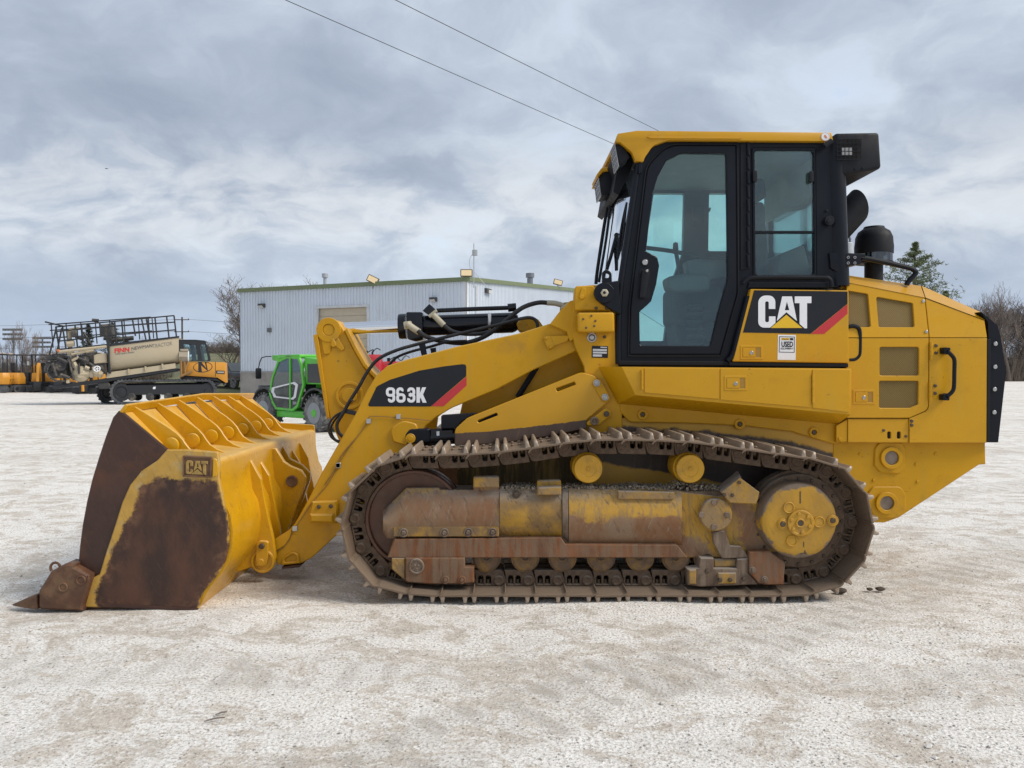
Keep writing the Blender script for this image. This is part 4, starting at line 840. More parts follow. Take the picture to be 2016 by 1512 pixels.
for k in range(9):
    q = R5((1043, 175+k*77))[0]; q2 = R5((1046, 240+k*77))[0]
    p0, p1 = P(*q, YK-.015), P(*q2, YK-.015); hg.append(g_lathe(p0, [(.011, 0), (.011, (p1-p0).length)], p1-p0, 8))
    hg.append(pl(R5((1032, 180+k*77), (1042, 180+k*77), (1042, 215+k*77), (1032, 215+k*77)), YK-.012, .012, bev=.002))
add('door_hinge', hg, M_BLK, cabf)
add('hinge_channel', pl(R5((1002, 172), (1048, 172), (1055, 865), (1002, 872)), YK-.008, .01, bev=.002), M_BLKM, cabf)
add('rear_corner_post', g_lathe(P(*R5((1515, 160))[0], YK+.05), [(.075, 0), (.075, (P(*R5((1525, 160))[0], YK)-P(*R5((1545, 970))[0], YK)).length)], P(*R5((1528, 970))[0], YK+.05)-P(*R5((1500, 160))[0], YK+.05), 20), M_BLK, cabf)
add('side_grab_bar', [tp(R5((1015, 950), (1040, 925), (1100, 913), (1440, 913), (1490, 920), (1503, 945), (1505, 965)), YK-.05, .015, 10, 4), pl(R5((1050, 940), (1480, 940), (1490, 970), (1040, 972)), YK-.02, .03, bev=.004)], M_BLK, cabf)
add('door_pillar_bar', tp(R5((1045, 1015), (1040, 1045), (990, 1230), (960, 1340), (930, 1375)), YK-.03, .02, 10, 4), M_BLK, cabf)
add('post_knob', [disc(*R5((1488, 602))[0], 9.5, YK-.02, .02), disc(*R5((1488, 602))[0], 4, YK-.04, .008), disc(*R5((1478, 546))[0], 2.6, YK-.02, .006)], M_BLKM, cabf)
add('front_pillar', [tp(R5((437, 290), (405, 520), (355, 860), (335, 1010), (328, 1200), (330, 1390)), YK+.01, .025, 10, 3), bv(pl(R5((440, 280), (462, 280), (460, 330), (440, 345)), YK-.03, .03, r=2, bev=0), .006, 2)], M_BLK, cabf)
add('cab_base', g_box(P(1218, 700, YK).x, P(1660, 700, YK).x, YK+.0, 2*YC-YK, P(1300, 735, YK).z, P(1300, 712, YK).z), M_BLKM, cabf)
sill = add('cab_sill', pl(R5((330, 1372), (942, 1376), (942, 1400), (330, 1397)), YK-.03, .05, bev=.005), M_BLKM, cabf)
# panes on the far side, front and rear, floor, ceiling
yk2 = 2*YC-YK
add('far_glass', g_loft([[Vector((P(*q, YK).x, yk2-.03, P(*q, YK).z)) for q in R5((440, 175), (1480, 175), (1500, 1360), (380, 1360))], [Vector((P(*q, YK).x, yk2-.026, P(*q, YK).z)) for q in R5((440, 175), (1480, 175), (1500, 1360), (380, 1360))]]), M_GLASS, fm)
fa = [P(*q, YK) for q in R5((425, 300), (405, 500), (340, 960), (334, 1330))]
add('windscreen', g_loft([[Vector((v.x+.012, YK+.05, v.z)) for v in fa], [Vector((v.x-.06, YC-.35, v.z)) for v in fa], [Vector((v.x-.06, YC+.35, v.z)) for v in fa], [Vector((v.x+.012, yk2-.05, v.z)) for v in fa]], closed=False), glass('windscreen_glass', (.82, .93, .92), .07), cabf, recalc=False)
rb_ = [P(*q, YK) for q in R5((1500, 330), (1520, 900))]
add('rear_wall', [g_loft([[Vector((rb_[1].x-.03, YK+.05, 1.45)), Vector((rb_[1].x+.01, YK+.05, 1.45)), Vector((rb_[1].x+.01, YK+.05, rb_[1].z+.12)), Vector((rb_[1].x-.03, YK+.05, rb_[1].z+.12))], [Vector((rb_[1].x-.03, yk2-.05, 1.45)), Vector((rb_[1].x+.01, yk2-.05, 1.45)), Vector((rb_[1].x+.01, yk2-.05, rb_[1].z+.12)), Vector((rb_[1].x-.03, yk2-.05, rb_[1].z+.12))]])], M_LINER, cabf)
add('rear_glass', g_box(rb_[1].x-.012, rb_[1].x-.006, YK+.07, yk2-.07, rb_[1].z+.1, rb_[1].z+.72), M_GLASS, cabf)
x0, x1 = P(*R5((430, 300))[0], YK).x, P(*R5((1500, 300))[0], YK).x
zt = P(1500, 276, YK).z
add('headliner', bv(g_box(x0+.05, x1, YK+.06, yk2-.06, zt-.06, zt-.005), .02, 3), M_LINER, cabf)
add('rear_header', g_box(x1-.04, x1+.0, YK+.06, yk2-.06, zt-.34, zt-.03), M_LINER, cabf)
add('cab_floor', g_box(P(*R5((340, 1380))[0], YK).x, x1, YK+.03, yk2-.03, P(1300, 715, YK).z, P(1300, 705, YK).z), M_CONS, cabf)
add('cowl', g_box(P(*R5((338, 1330))[0], YK).x, P(*R5((338, 1330))[0], YK).x+.05, YK+.03, yk2-.03, P(1300, 715, YK).z, P(1300, 690, YK).z), M_BLK, cabf)
# roof
rf = add('cab_roof', bv(g_poly(W2(R5((312, 166), (326, 124, 18), (430, 98, 60), (1500, 109, 10), (1514, 160)), YK-.02), YK-.02, 2*(YC-YK)+.04, (), 0), .03, 3), M_YR, LD)
rs = add('roof_side', bv(pl(R5((326, 120), (430, 104), (1503, 114), (1514, 162), (604, 156, 60), (520, 186, 60), (476, 250), (466, 276), (424, 270), (404, 222, 40), (340, 168), (312, 160)), YK-.045, .06, bev=0, n=6), .012, 2), M_YR, rf)
mirror(rs, YC, rf)
add('rain_gutter', bv(pl(R5((486, 136), (1014, 139), (1000, 150), (505, 147)), YK-.058, .02, bev=0), .003, 1), M_YR, rf)
wl = add('round_warning_label', disc(*R5((1470, 137))[0], 8.8, YK-.045, .0025, 24, .0005), M_WHITE, rf)
add('label_ring', [ringd(*R5((1470, 137))[0], 8.6, 7.3, YK-.0475, .001, 24), pl(R5((1462, 130), (1469, 126), (1477, 135), (1480, 145), (1472, 147), (1465, 142)), YK-.0485, .001, bev=0)], mk('label_orange', (.60, .22, .10), .5), wl)
# front work lights
M_CAGE = mk('lamp_cage_wire', (.34, .35, .37), .4, metal=.5)
def lamp(c, n, size, parent, Yc_, yawz):
    pass
def worklight(p0, p1, p2, p3, ynear, yfar, parent):     # housing whose grid face looks forward and down
    q = [P(*z, ynear) for z in (p0, p1, p2, p3)]
    hsg = add('work_light', bv(g_loft([q, [v+Vector((0, yfar-ynear, 0)) for v in q]]), .012, 2), M_BLKM, parent)
    a, b = q[0], q[3]; g = []
    nrm = Vector((b.z-a.z, 0, -(b.x-a.x))).normalized()
    if nrm.x > 0: nrm = -nrm
    off = nrm*.012
    for k in range(5):
        t = k/4; m_ = a+(b-a)*t+off; g.append(g_tube([m_, m_+Vector((0, yfar-ynear, 0))], .004, 5))
    for k in range(5):
        d_ = Vector((0, (yfar-ynear)*k/4, 0)); g.append(g_tube([a+off+d_, b+off+d_], .004, 5))
    add('lamp_grille', g, M_CAGE, hsg)
    add('lens', g_loft([[a+nrm*.003+Vector((0, .015, 0)), b+nrm*.003+Vector((0, .015, 0)), b+nrm*.003+Vector((0, yfar-ynear-.015, 0)), a+nrm*.003+Vector((0, yfar-ynear-.015, 0))], [a+nrm*.005+Vector((0, .015, 0)), b+nrm*.005+Vector((0, .015, 0)), b+nrm*.005+Vector((0, yfar-ynear-.015, 0)), a+nrm*.005+Vector((0, yfar-ynear-.015, 0))]]), mk('lamp_reflector', (.16, .17, .19), .25, metal=.5), hsg)
    return hsg
for y0_ in (5.62, 6.60):
    worklight(*R5((316, 174), (358, 190), (394, 250), (338, 300)), y0_-.06, y0_+.14, rf)
wl2 = worklight(*R5((225, 345), (290, 300), (330, 440), (240, 462)), 6.05, 6.30, rf)
add('lamp_hood', bv(pl(R5((206, 350), (235, 310), (290, 298), (295, 325), (245, 330), (215, 365)), 6.03, .30, bev=0), .006, 1), M_YR, wl2)
worklight(*R5((225, 345), (290, 300), (330, 440), (240, 462)), 6.45, 6.70, rf)
add('light_bar', ex(R5((335, 175), (420, 240), (395, 330), (330, 460), (300, 440), (320, 330), (290, 270)), 5.80, 6.75), M_BLKM, rf)
# wipers and front rails
adds('front_guard_rail', [tp(R5((285, 470), (278, 520), (262, 560), (215, 860), (205, 950)), 6.30, .014, 8, 3), tp(R5((286, 500), (262, 700), (230, 890), (222, 940)), 6.2, .011, 8, 3)], M_BLKM, LD)
add('wiper', [tp(R5((388, 450), (352, 600), (330, 760), (335, 880)), 5.75, .009, 6, 3), tp(R5((350, 670), (318, 680), (290, 790), (265, 870)), 5.85, .013, 8, 1), tp(R5((375, 500), (360, 640), (345, 850)), 5.70, .008, 6, 2), bv(pl(R5((308, 668), (345, 660), (340, 690), (312, 694)), 5.84, .05, bev=0), .006, 1)], M_BLKM, LD)
# cab mount ear with pin
me_ = add('cab_mount', [pl(R5((190, 1000, 40), (235, 945, 20), (330, 930), (345, 1120), (300, 1100), (225, 1050, 30)), YF-.09, .06, r=2, bev=.008), pl(R5((240, 945), (240, 880, 28), (265, 868, 28), (292, 885, 26), (294, 945)), YF-.06, .03, holes=[(R5((252, 890), (280, 890), (280, 916), (252, 916)), 5)], bev=.005)], M_BLK, LD)
add('mount_pin', [(disc(*R5((248, 1000))[0], 20, YF-.09, .03), M_BLK), (bolt(*R5((252, 999))[0], 8, YF-.12, .02, 6), M_BEIGE), (disc(*R5((252, 997))[0], 3, YF-.14, .004, 10), M_BLKM)], M_BLK, me_)
# interior
sm_ = add('operator_seat', [bv(ex(((1330, 560), (1420, 560), (1432, 600), (1400, 640), (1330, 640)), 5.98, 6.50), .05, 3), bv(ex(((1478, 400), (1508, 392), (1520, 560), (1490, 600), (1440, 605), (1465, 560)), 5.98, 6.50), .05, 3), bv(ex(((1330, 635), (1430, 635), (1420, 705), (1340, 705)), 6.05, 6.45), .02, 2)], M_SEAT, LD)
add('headrest', bv(ex(((1482, 352), (1506, 348), (1512, 388), (1488, 394)), 6.10, 6.38), .03, 3), M_SEAT, sm_)
add('arm_console', [bv(ex(((1352, 512), (1432, 502), (1432, 545), (1360, 556)), 5.75, 5.92), .02, 2), bv(ex(((1312, 545), (1345, 538), (1400, 540), (1400, 572), (1335, 575), (1318, 572)), 5.70, 5.90), .03, 3)], M_CONS, LD)
add('joystick', [tp([(1338, 545), (1335, 520), (1330, 492)], 5.8, .016, 8, 2), g_lathe(P(1330, 492, 5.8), [(.0, -.02), (.022, 0), (.018, .05), (0, .06)], (0, 0, 1), 10)], M_BLKM, LD)
add('safety_bar', tp([(1272, 488), (1320, 494), (1380, 505), (1434, 508)], 5.72, .016, 8, 3), M_BLKM, LD)
add('gaiter', [g_lathe(P(1368, 600+i*15, 5.92), [(.055, 0), (.075, .02), (.055, .045)], (0, 0, -1), 14) for i in range(6)], M_SEAT, LD)
add('rear_shelf', [bv(ex(((1536, 500), (1585, 480), (1600, 540), (1530, 540)), 5.9, 6.7), .03, 2)], M_CONS, LD)
add('dash_monitor', [bv(ex(((1366, 405), (1386, 405), (1386, 440), (1366, 440)), 6.75, 6.85), .01, 2), tp([(1390, 418), (1396, 416), (1398, 409)], 6.9, .008, 6, 2)], M_BLKM, LD)
# rear cooling box, mast light grille, exhaust, pre-cleaner, rail
bxq = R5((1524, 116), (1768, 112), (1781, 312), (1532, 357))
ac = add('cooling_box', bv(ex(bxq, YK-.02, 2*YC-YK+.02), .022, 3), M_BLKM, LD)
add('light_opening_shade', pl(R5((1532, 150), (1668, 150), (1670, 262), (1538, 262)), YK-.0215, .002, bev=0), mk('opening_shade_black', (.004, .004, .005), .9), ac)  # flat black sheet on the solid box, paints the shade of a lamp hollow
add('rear_lamp', bv(pl(R5((1561, 198), (1617, 196), (1618, 238), (1562, 240)), YK-.028, .006, bev=0), .002, 1), mk('lamp_face', (.5, .5, .48), .3), ac)
gr = []
for k in range(7): gr.append(pl(R5((1531+k*22.5, 150), (1534+k*22.5, 150), (1537+k*22, 262), (1534+k*22, 262)), YK-.036, .004, bev=0))
for k in range(6): gr.append(pl(R5((1532, 149+k*22.4), (1670, 149+k*22.4), (1670, 152+k*22.4), (1532, 152+k*22.4)), YK-.038, .004, bev=0))
add('grille', gr, M_BLKM, ac)
adds('bolt', [disc(*q, 2.8, YK-.02, .006, 10) for q in R5((1635, 316), (1675, 313))], M_BLK, ac)
ub = [P(*R5((1545, 352))[0], YK-.02), P(*R5((1768, 311))[0], YK-.02)]
add('coil_tube', tp(R5((1532, 300), (1524, 265), (1520, 255), (1524, 245)), YK-.01, .006, 6, 3), M_BEIGE, ac)
add('roof_peg', tp(R5((1464, 190), (1504, 160)), YK-.07, .019, 10, 1), M_BLKM, rf)
e0_, e1_ = P(*R5((1520, 660))[0], 6.15), P(*R5((1648, 520))[0], 6.15)
exd = (e1_-e0_).normalized()
rex = .118; nseg = 28; _, eu, ev = frame(exd)
ringA = [e0_-exd*.35+(eu*math.cos(2*math.pi*i/nseg)+ev*math.sin(2*math.pi*i/nseg))*rex for i in range(nseg)]
def cut(rr): # end cut so that the mouth faces to the rear
    o = []
    for i in range(nseg):
        off = (eu*math.cos(2*math.pi*i/nseg)+ev*math.sin(2*math.pi*i/nseg))*rr
        o.append(e1_+off+exd*(off.z*.75-off.y*.25))
    return o
rc0 = cut(rex); rc1 = cut(rex-.008)
add('exhaust_stack', g_loft([ringA, rc0, rc1, [v-exd*.35 for v in rc1]]), M_BLKM, LD)
pc = P(*R5((1737, 760))[0], 6.3)
k6 = 6.3/F/2.8
add('pre_cleaner', [g_lathe(pc+Vector((0, 0, -25*k6)), [(.085, 0), (100*k6, .0), (101*k6, 40*k6), (98*k6, 60*k6), (96*k6, 90*k6), (82*k6, 122*k6), (56*k6, 140*k6), (52*k6, 150*k6), (0, 152*k6)], (0, 0, 1), 36), g_lathe(pc+Vector((0, 0, -190*k6)), [(48*k6, 0), (48*k6, 170*k6)], (0, 0, 1), 24), g_lathe(pc+Vector((0, 0, -78*k6)), [(60*k6, 0), (100*k6, 0), (100*k6, 8*k6), (60*k6, 8*k6)], (0, 0, 1), 30)], M_BLKM, LD)
add('cleaner_bowl', g_loft([[pc+Vector((math.cos(2*math.pi*i/30)*96*k6, math.sin(2*math.pi*i/30)*96*k6, z)) for i in range(30)] for z in (-72*k6, -25*k6)], (False, False)), glass('smoky_bowl', (.35, .37, .38), .12), LD)
mb = add('mirror_bracket', [bv(pl(R5((1492, 778), (1560, 776), (1660, 782), (1690, 780), (1692, 800), (1668, 805), (1665, 840), (1600, 850), (1568, 885), (1530, 880), (1500, 862)), YK-.02, .16, bev=0), .01, 2)], M_BLK, LD)
adds('bracket_bolt', [ringd(*q, 2.8, 1.6, YK-.02, .006, 10) for q in R5((1595, 803), (1632, 803), (1595, 834), (1632, 834))], M_STEEL, mb)
add('hood_grab_rail', tp(R5((1670, 808), (1700, 810), (1800, 830), (1920, 858), (1950, 868), (1968, 885), (1955, 908), (1925, 940), (1918, 955)), 5.72, .019, 10, 4), M_BLK, LD)
add('panel_grab_handle', tp(R6((785, 300), (815, 296), (840, 306), (850, 335), (850, 440), (842, 470), (820, 487), (788, 490)), YK-.03, .0155, 10, 4), M_BLK, LD)
# ---------------------------------------------------------------- tracks
YL = 5.27
pins = [(818, 902), (875, 901.5), (934, 900), (994, 895), (1052, 888), (1110, 879), (1168, 873.5), (1226, 873), (1284, 874), (1341, 877), (1397, 884), (1454, 892), (1512, 900), (1569, 908), (1628, 926), (1666, 970), (1678, 1028), (1661, 1083), (1621, 1126), (1566, 1140), (1506, 1143), (1447, 1143), (1387, 1143), (1329, 1143), (1271, 1143), (1213, 1143), (1156, 1143), (1098, 1143), (1040, 1143), (982, 1143), (922, 1143), (862, 1143), (804, 1138), (749, 1124), (710, 1079), (698, 1021), (714, 964), (759, 921)]
pw_ = [P(a, b, YL) for a, b in pins]
PIT_ = .2035
def lug(outer, holes=()): return g_poly([Vector(p) for p in outer], 0, .05, [[Vector(p) for p in h] for h in holes], .004)
arcp = lambda cx, cz, r, a0, a1, n: [(cx+r*math.cos(RAD(a0+(a1-a0)*i/n)), cz+r*math.sin(RAD(a0+(a1-a0)*i/n))) for i in range(n+1)]
slot = lambda u: [(u-.018, .024), (u+.018, .024), (u+.018, -.020), (u+.011, -.034), (u-.011, -.034), (u-.018, -.020)]
lk = lug([(-.030, .035)]+arcp(0, 0, .048, 150, 210, 5)+[(-.030, -.060), (-.01, -.072), (.165, -.072), (.160, -.045), (.154, 0), (.160, .035)], [slot(.070), slot(.121)])
lk2 = tf(lk, Matrix.Translation((0, .15, 0)))
linkgeo = [lk, lk2, g_lathe((0, -.013, 0), [(0, .003), (.018, .003), (.020, 0), (.030, .0), (.036, .006), (.038, .013), (.038, .02)], n=18), g_lathe((0, .04, 0), [(.03, 0), (.03, .12)], n=12),
           (g_box(.055, .137, .03, .05, -.012, .042), M_HOLE) if False else g_lathe((.072, .028, -.002), [(.010, 0), (.010, .03)], (0, 0, 1), 6), g_lathe((.119, .028, -.002), [(.010, 0), (.010, .03)], (0, 0, 1), 6),
           g_lathe((.1015, .10, 0), [(.03, -.1), (.03, .1)], (0, 1, 0), 10) if False else bx(.0955, .1, -.04, .10, .10, .02)]
def shoe_geo():
    W0, W1 = 5.05-YL, 5.60-YL
    body = [(-.042, .012), (-.032, .026), (-.014, .036), (.166, .036), (.178, .042), (.177, .056), (.150, .051), (-.012, .051), (-.036, .040), (-.049, .020)]
    pr_ = [Vector(p) for p in body]
    g = [bv(g_poly(pr_, W0, W1-W0, (), 0), .003, 1)]
    def gro(u):
        sec = lambda w, h: [(u-.018, w, .044), (u+.018, w, .044), (u+.009, w, .051+h), (u-.009, w, .051+h)]
        return g_loft([sec(W0+.002, .026), sec(W0+.014, .043), sec(W1-.014, .043), sec(W1-.002, .026)])
    gg = [(bv(gro(.012), .004, 1), M_GROUS), (bv(gro(.156), .004, 1), M_GROUS)]
    bt = [g_lathe((u, w, .050), [(.014, 0), (.014, .012), (.009, .016)], (0, 0, 1), 6) for u in (.060, .108) for w in (.0, .19)]
    return g+gg+bt
sav = Vector(ROOT); ROOT = Vector((0, 0, 0))
lnk0 = add('track_link', linkgeo, M_LINK, LD); sho0 = add('track_shoe', shoe_geo(), M_SHOE, LD)
ROOT = sav
first = True
for sy in (0., 1.775):
    for i in range(len(pins)):
        a, b = pw_[i], pw_[(i+1) % len(pins)]; d = b-a; ang = math.atan2(d.z, d.x)
        for src in (lnk0, sho0):
            if first and src in (lnk0, sho0) and i == 0: o = src
            else: o = src.copy(); COL.objects.link(o)
            jz = rng.uniform(-.012, .012) if src is sho0 else 0
            o.parent = LD; o.location = a+Vector((0, sy+(rng.uniform(-.004, .004) if src is sho0 else 0), 0))-ROOT; o.rotation_euler = (0, -ang+jz, 0); o.scale = (d.length/PIT_, 1, 1)
    first = False
# ---------------------------------------------------------------- roller frame
YQ = 5.19
tfr = []
fw = [W2(q, YQ) for q in (R7((340, 640), (540, 520), (760, 505), (980, 470), (1165, 460), (1165, 820), (340, 830)), R7((1115, 400), (1152, 395), (1150, 500), (990, 500), (985, 440)),
    R7((1600, 640), (1700, 660), (1720, 700), (2016, 650), (2110, 940), (1130, 940), (1130, 805), (1560, 790), (1600, 700)),
    R8((-20, 655), (480, 655), (490, 810), (650, 830), (720, 940), (-20, 940)), R8((800, 560), (970, 590), (1010, 780), (1070, 890), (930, 890), (860, 830), (880, 700)))]
trf = add('track_frame', pl(R7((380, 630), (535, 475), (750, 473), (762, 486), (980, 488), (982, 400, 12), (1150, 396, 12), (1152, 480), (1400, 480), (1405, 425, 10), (1560, 420, 10), (1565, 478), (2000, 482), (2160, 470), (2400, 500), (2600, 525), (2700, 500), (2760, 480), (2830, 560), (2990, 590), (3010, 760), (3070, 890), (2950, 900), (2700, 935), (410, 935), (455, 810), (410, 805), (380, 770)), YQ+.045, .06, bev=.008), M_FRAME, LD, wear=fw, grid=.04)
add('frame_core', [g_box(P(800, 1000, YQ).x, P(1500, 1000, YQ).x, YQ+.05, 5.56, .30, .70), g_box(P(780, 1000, YQ).x, P(1100, 1000, YQ).x, YQ+.05, 5.5, .34, .60)], M_MUD, trf)
M_RAIL = mk('worn_rail_paint', (.44, .24, .026), .6, var=.25, vs=6., scr=.5, dirt=(.16, .105, .062), da=.62, ds=6., bump=.25, bs=70)
add('bolt_rail', [pl(R7((450, 735), (470, 728), (1140, 728), (1150, 740), (1150, 795), (450, 795)), YQ-.012, .06, bev=.005)], M_RAIL, trf)
for q in R7((520, 768), (790, 768), (947, 766), (1108, 766)): add('bolt', [ringd(*q, 9.0, 5.4, YQ-.012, .008), bolt(*q, 5.0, YQ-.012, .018)], M_MUD, trf)
add('lower_guard', pl(R7((410, 935), (458, 812), (1130, 806), (1560, 800), (1590, 845), (2330, 850), (2400, 935)), YQ-.02, .07, bev=.006), M_RUSTMUD, trf)
def arch(pts_top, pts_bot, bulge=.10, n=12, y0=None):      # rounded housing: the outline runs along x, the face swells towards the viewer
    rings = []
    for (xt, yt_), (xb, yb_) in zip(pts_top, pts_bot):
        ring = []
        for k in range(n+1):
            t = k/n; a = RAD(-62+t*124)                     # top to bottom over a shallow cylinder
            px = xt+(xb-xt)*t; py = yt_+(yb_-yt_)*t
            ring.append(P(px, py, YQ+.045-bulge*(math.cos(a)-math.cos(RAD(62)))/(1-math.cos(RAD(62)))))
        ring += [Vector((ring[-1].x, YQ+.08, ring[-1].z)), Vector((ring[0].x, YQ+.08, ring[0].z))]
        rings.append(ring)
    return g_loft(rings)
fh = add('recoil_housing', arch(R7((384, 640), (420, 590), (535, 476), (750, 474), (762, 486), (1154, 488)), R7((384, 765), (410, 806), (460, 808), (750, 806), (762, 806), (1154, 806)), .07), M_FRAME, trf, wear=fw, grid=.04)
add('cover_plate', arch(R7((1156, 486), (1566, 482)), R7((1156, 788), (1566, 794)), .085), mk('scratched_cover_paint', (.44, .24, .026), .6, var=.25, vs=6., dirt=(.16, .105, .062), da=.50, ds=4., scr=.7, bump=.25, bs=60, dust=(.34, .32, .29), dstr=.95), trf)
add('rear_housing', arch(R7((1612, 482), (2000, 484), (2200, 488), (2360, 505)), R7((1612, 850), (2000, 850), (2200, 850), (2360, 850)), .085), M_FRAME, trf, wear=fw, grid=.04)
add('cover_bolt', [ringd(*R7((1265, 513))[0], 8.5, 5, YQ-.006, .006), disc(*R7((1265, 513))[0], 5.2, YQ-.006, .012)], M_BOLT, trf)
add('frame_seam', arch(R7((1570, 478), (1608, 480)), R7((1570, 800), (1608, 830)), .098) if True else pl(R7((1575, 480), (1605, 490), (1610, 770), (1580, 800)), YQ-.010, .012, bev=.004), M_MUD, trf)
adds('frame_step', [pl(R7((1405, 470), (1562, 465), (1562, 520), (1405, 520)), YQ-.05, .07, bev=.008), pl(R7((980, 470), (1150, 470), (1150, 400, 10), (982, 400, 10)), YQ-.02, .05, bev=.008)], M_FRY, trf)
add('cover_strip', [pl(R8((55, 492), (430, 500), (432, 550), (58, 548)), YQ-.03, .035, bev=.006), bolt(*R8((92, 522))[0], 2.5, YQ-.03, .006), bolt(*R8((400, 524))[0], 2.5, YQ-.03, .006)], M_FRY, trf)
# front block with recoil end cap
fb = add('front_guide_guard', [pl(R7((530, 935), (925, 935), (925, 995), (985, 995), (985, 1098), (930, 1108), (700, 1110), (545, 1098, 8), (530, 1085)), YQ-.04, .09, bev=.008), (pl(R7((440, 935), (528, 935), (528, 1085), (440, 1010)), YQ-.02, .05, bev=.006), M_FRY)], M_RUSTMUD, trf)
add('end_cap', [ringd(*R7((605, 990))[0], 15.5, 11.5, YQ-.04, .012), disc(*R7((605, 990))[0], 11.8, YQ-.04, .004)]+[disc(*q, 2, YQ-.044, .008, 8) for q in R7((595, 985), (618, 985), (606, 1005))], M_MUD, fb)
add('bolt', [ringd(*q, 8.2, 4, YQ-.04, .008) for q in R7((795, 1080), (905, 1080))]+[bolt(*q, 4.2, YQ-.04, .014) for q in R7((795, 1080), (905, 1080))], M_RUSTMUD, fb)
# rear cover with four bolts, angled guard and sprocket guard
sc_ = add('pivot_cover', [disc(*R8((697, 645))[0], 32, YQ-.01, .035, 36, .008)], M_FRY, trf)
adds('bolt', [disc(*q, 6.2, YQ-.045, .010, 16) for q in R8((693, 567), (775, 650), (690, 730), (608, 650))], M_MUD, sc_)
gd2 = add('angled_guard', [pl(R8((740, 500), (862, 402), (992, 500), (985, 545), (970, 580), (800, 572), (770, 540)), YQ-.06, .04, bev=.006), (g_loft([[P(q[0], q[1], YQ-.058) for q in R8((740, 498), (862, 400), (872, 404), (746, 506))], [P(q[0]-6, q[1]-12, YQ+.12) for q in R8((740, 498), (862, 400), (872, 404), (746, 506))]]), M_MUD)], M_FRY, trf)
adds('bolt', [bolt(*q, 3.8, YQ-.06, .010) for q in R8((858, 436), (758, 517), (812, 520))], M_BOLT, gd2)
sg = add('sprocket_guard', [pl(R8((925, 897), (1060, 890), (1165, 968), (1152, 1115), (1050, 1116), (985, 1105), (925, 1032)), YQ-.05, .07, bev=.008)], M_RUSTMUD, trf)
add('bolt', [ringd(*q, 6.5, 3.5, YQ-.05, .01) for q in R8((945, 1015), (1025, 1078))]+[bolt(*q, 4, YQ-.05, .014) for q in R8((945, 1015), (1025, 1078))], M_MUD, sg)
rgd = add('rear_guide_guard', [pl(R8((515, 1010), (590, 1000), (600, 935), (690, 938), (690, 1005), (840, 1005), (845, 945), (918, 938), (920, 1035), (985, 1112), (840, 1118), (600, 1128), (520, 1115)), YQ-.035, .08, bev=.006)], M_MUD, trf)
adds('guide_pad', [pl(R8((718, 1035), (838, 1035), (838, 1105), (718, 1112)), YQ-.05, .02, bev=.006), pl(R8((526, 1015), (575, 1012), (575, 1110), (528, 1112)), YQ-.048, .02, bev=.006), pl(R8((690, 945), (840, 945), (838, 995), (692, 998)), YQ-.0, .03, r=3, bev=.008)], M_FRY, rgd)
adds('bolt', [bolt(*q, 4.6, YQ-.052, .014) for q in R8((730, 1080), (797, 1080), (643, 1025), (888, 1075))], M_BOLT, rgd)
add('mud_flap', pl(R8((680, 770), (760, 756), (800, 855), (870, 860), (925, 935), (745, 940), (690, 840)), YQ-.02, .03, bev=.005), M_MUD, trf)
# idler, rollers, final drive
cI = P(*(816, 1021), YL); kI = YL/F
add('idler_wheel', [g_lathe(cI+Vector((0, -.02, 0)), [(0, .05), (.10, .04), (88*kI, .03), (90*kI, .0), (95*kI, .0), (97*kI, .012), (97*kI, .075), (84*kI, .085), (84*kI, .13), (97*kI, .14), (97*kI, .2), (0, .2)], n=56)], M_IDLER, LD)
M_ROLL = mk('muddy_roller_paint', (.165, .10, .055), .65, var=.3, vs=9., dirt=(.36, .20, .03), da=.34, ds=9., bump=.25, bs=60)
for q in (958, 1034, 1107, 1183, 1259.5, 1330, 1392):
    c = P(q, 1097, YL); r = 28.*kI
    ro_ = add('track_roller', g_lathe(c+Vector((0, -.035, 0)), [(0, 0), (.03, 0), (.034, .008), (r*.86, .008), (r*.9, .016), (r, .02), (r, .075), (r*.85, .085), (r*.85, .14), (r, .15), (r, .2), (0, .2)], n=32), M_ROLL, LD)
    add('roller_plug', [disc(q, 1097, 3, YL-.035, .006, 12), ringd(q, 1097, 7, 4.5, YL-.035, .004, 14)], M_BOLT, ro_)
for q in (1158.5, 1359.5):
    c = P(q, 923, 5.17); r = 28*5.17/F
    cr = add('carrier_roller', g_lathe(c, [(0, .0), (.012, 0), (.014, .004), (r*.55, .004), (r*.6, .0), (r-.004, 0), (r, .005), (r, .06), (r*1.08, .07), (r*1.08, .25), (r*.8, .26), (r*.8, .36)], n=36), mk('carrier_roller_paint', (.56, .29, .012), .45, var=.1, vs=8., dirt=(.25, .16, .05), da=.25, ds=6.), LD)
    add('roller_plug', [ringd(q, 923, 4.6, 3.4, 5.17, .003, 18), disc(q, 923, 2.6, 5.17, .004, 12)], mk('roller_plug_paint', (.5, .27, .02), .5), cr)
cF = P(1575, 1026, 5.10); kF = 5.10/F
fw_ = [[cF.xz+Vector((math.cos(RAD(a)), math.sin(RAD(a))))*(71+3*math.sin(a*.11)+3*math.sin(a*.037+1))*kF for a in range(0, 360, 10)]]
mfd = mk('final_drive_paint', MUD, .6, var=.25, vs=7, bump=.2, bs=70, wear=(.50, .265, .018), wear2=(.38, .21, .03), scr=.28, wn=.05, ws=14., we=.008, dirt=(.10, .06, .045), da=.3)
nF = 64
fdg = g_lathe(cF, [(0, 0), (20*kF, 0), (40*kF, 0), (50*kF, 0), (58*kF, .0), (64*kF, .001), (69*kF, .004), (74*kF, .014), (76*kF, .03), (77*kF, .2)], n=nF)
fd = add('final_drive', fdg, mfd, LD, wear=fw_)
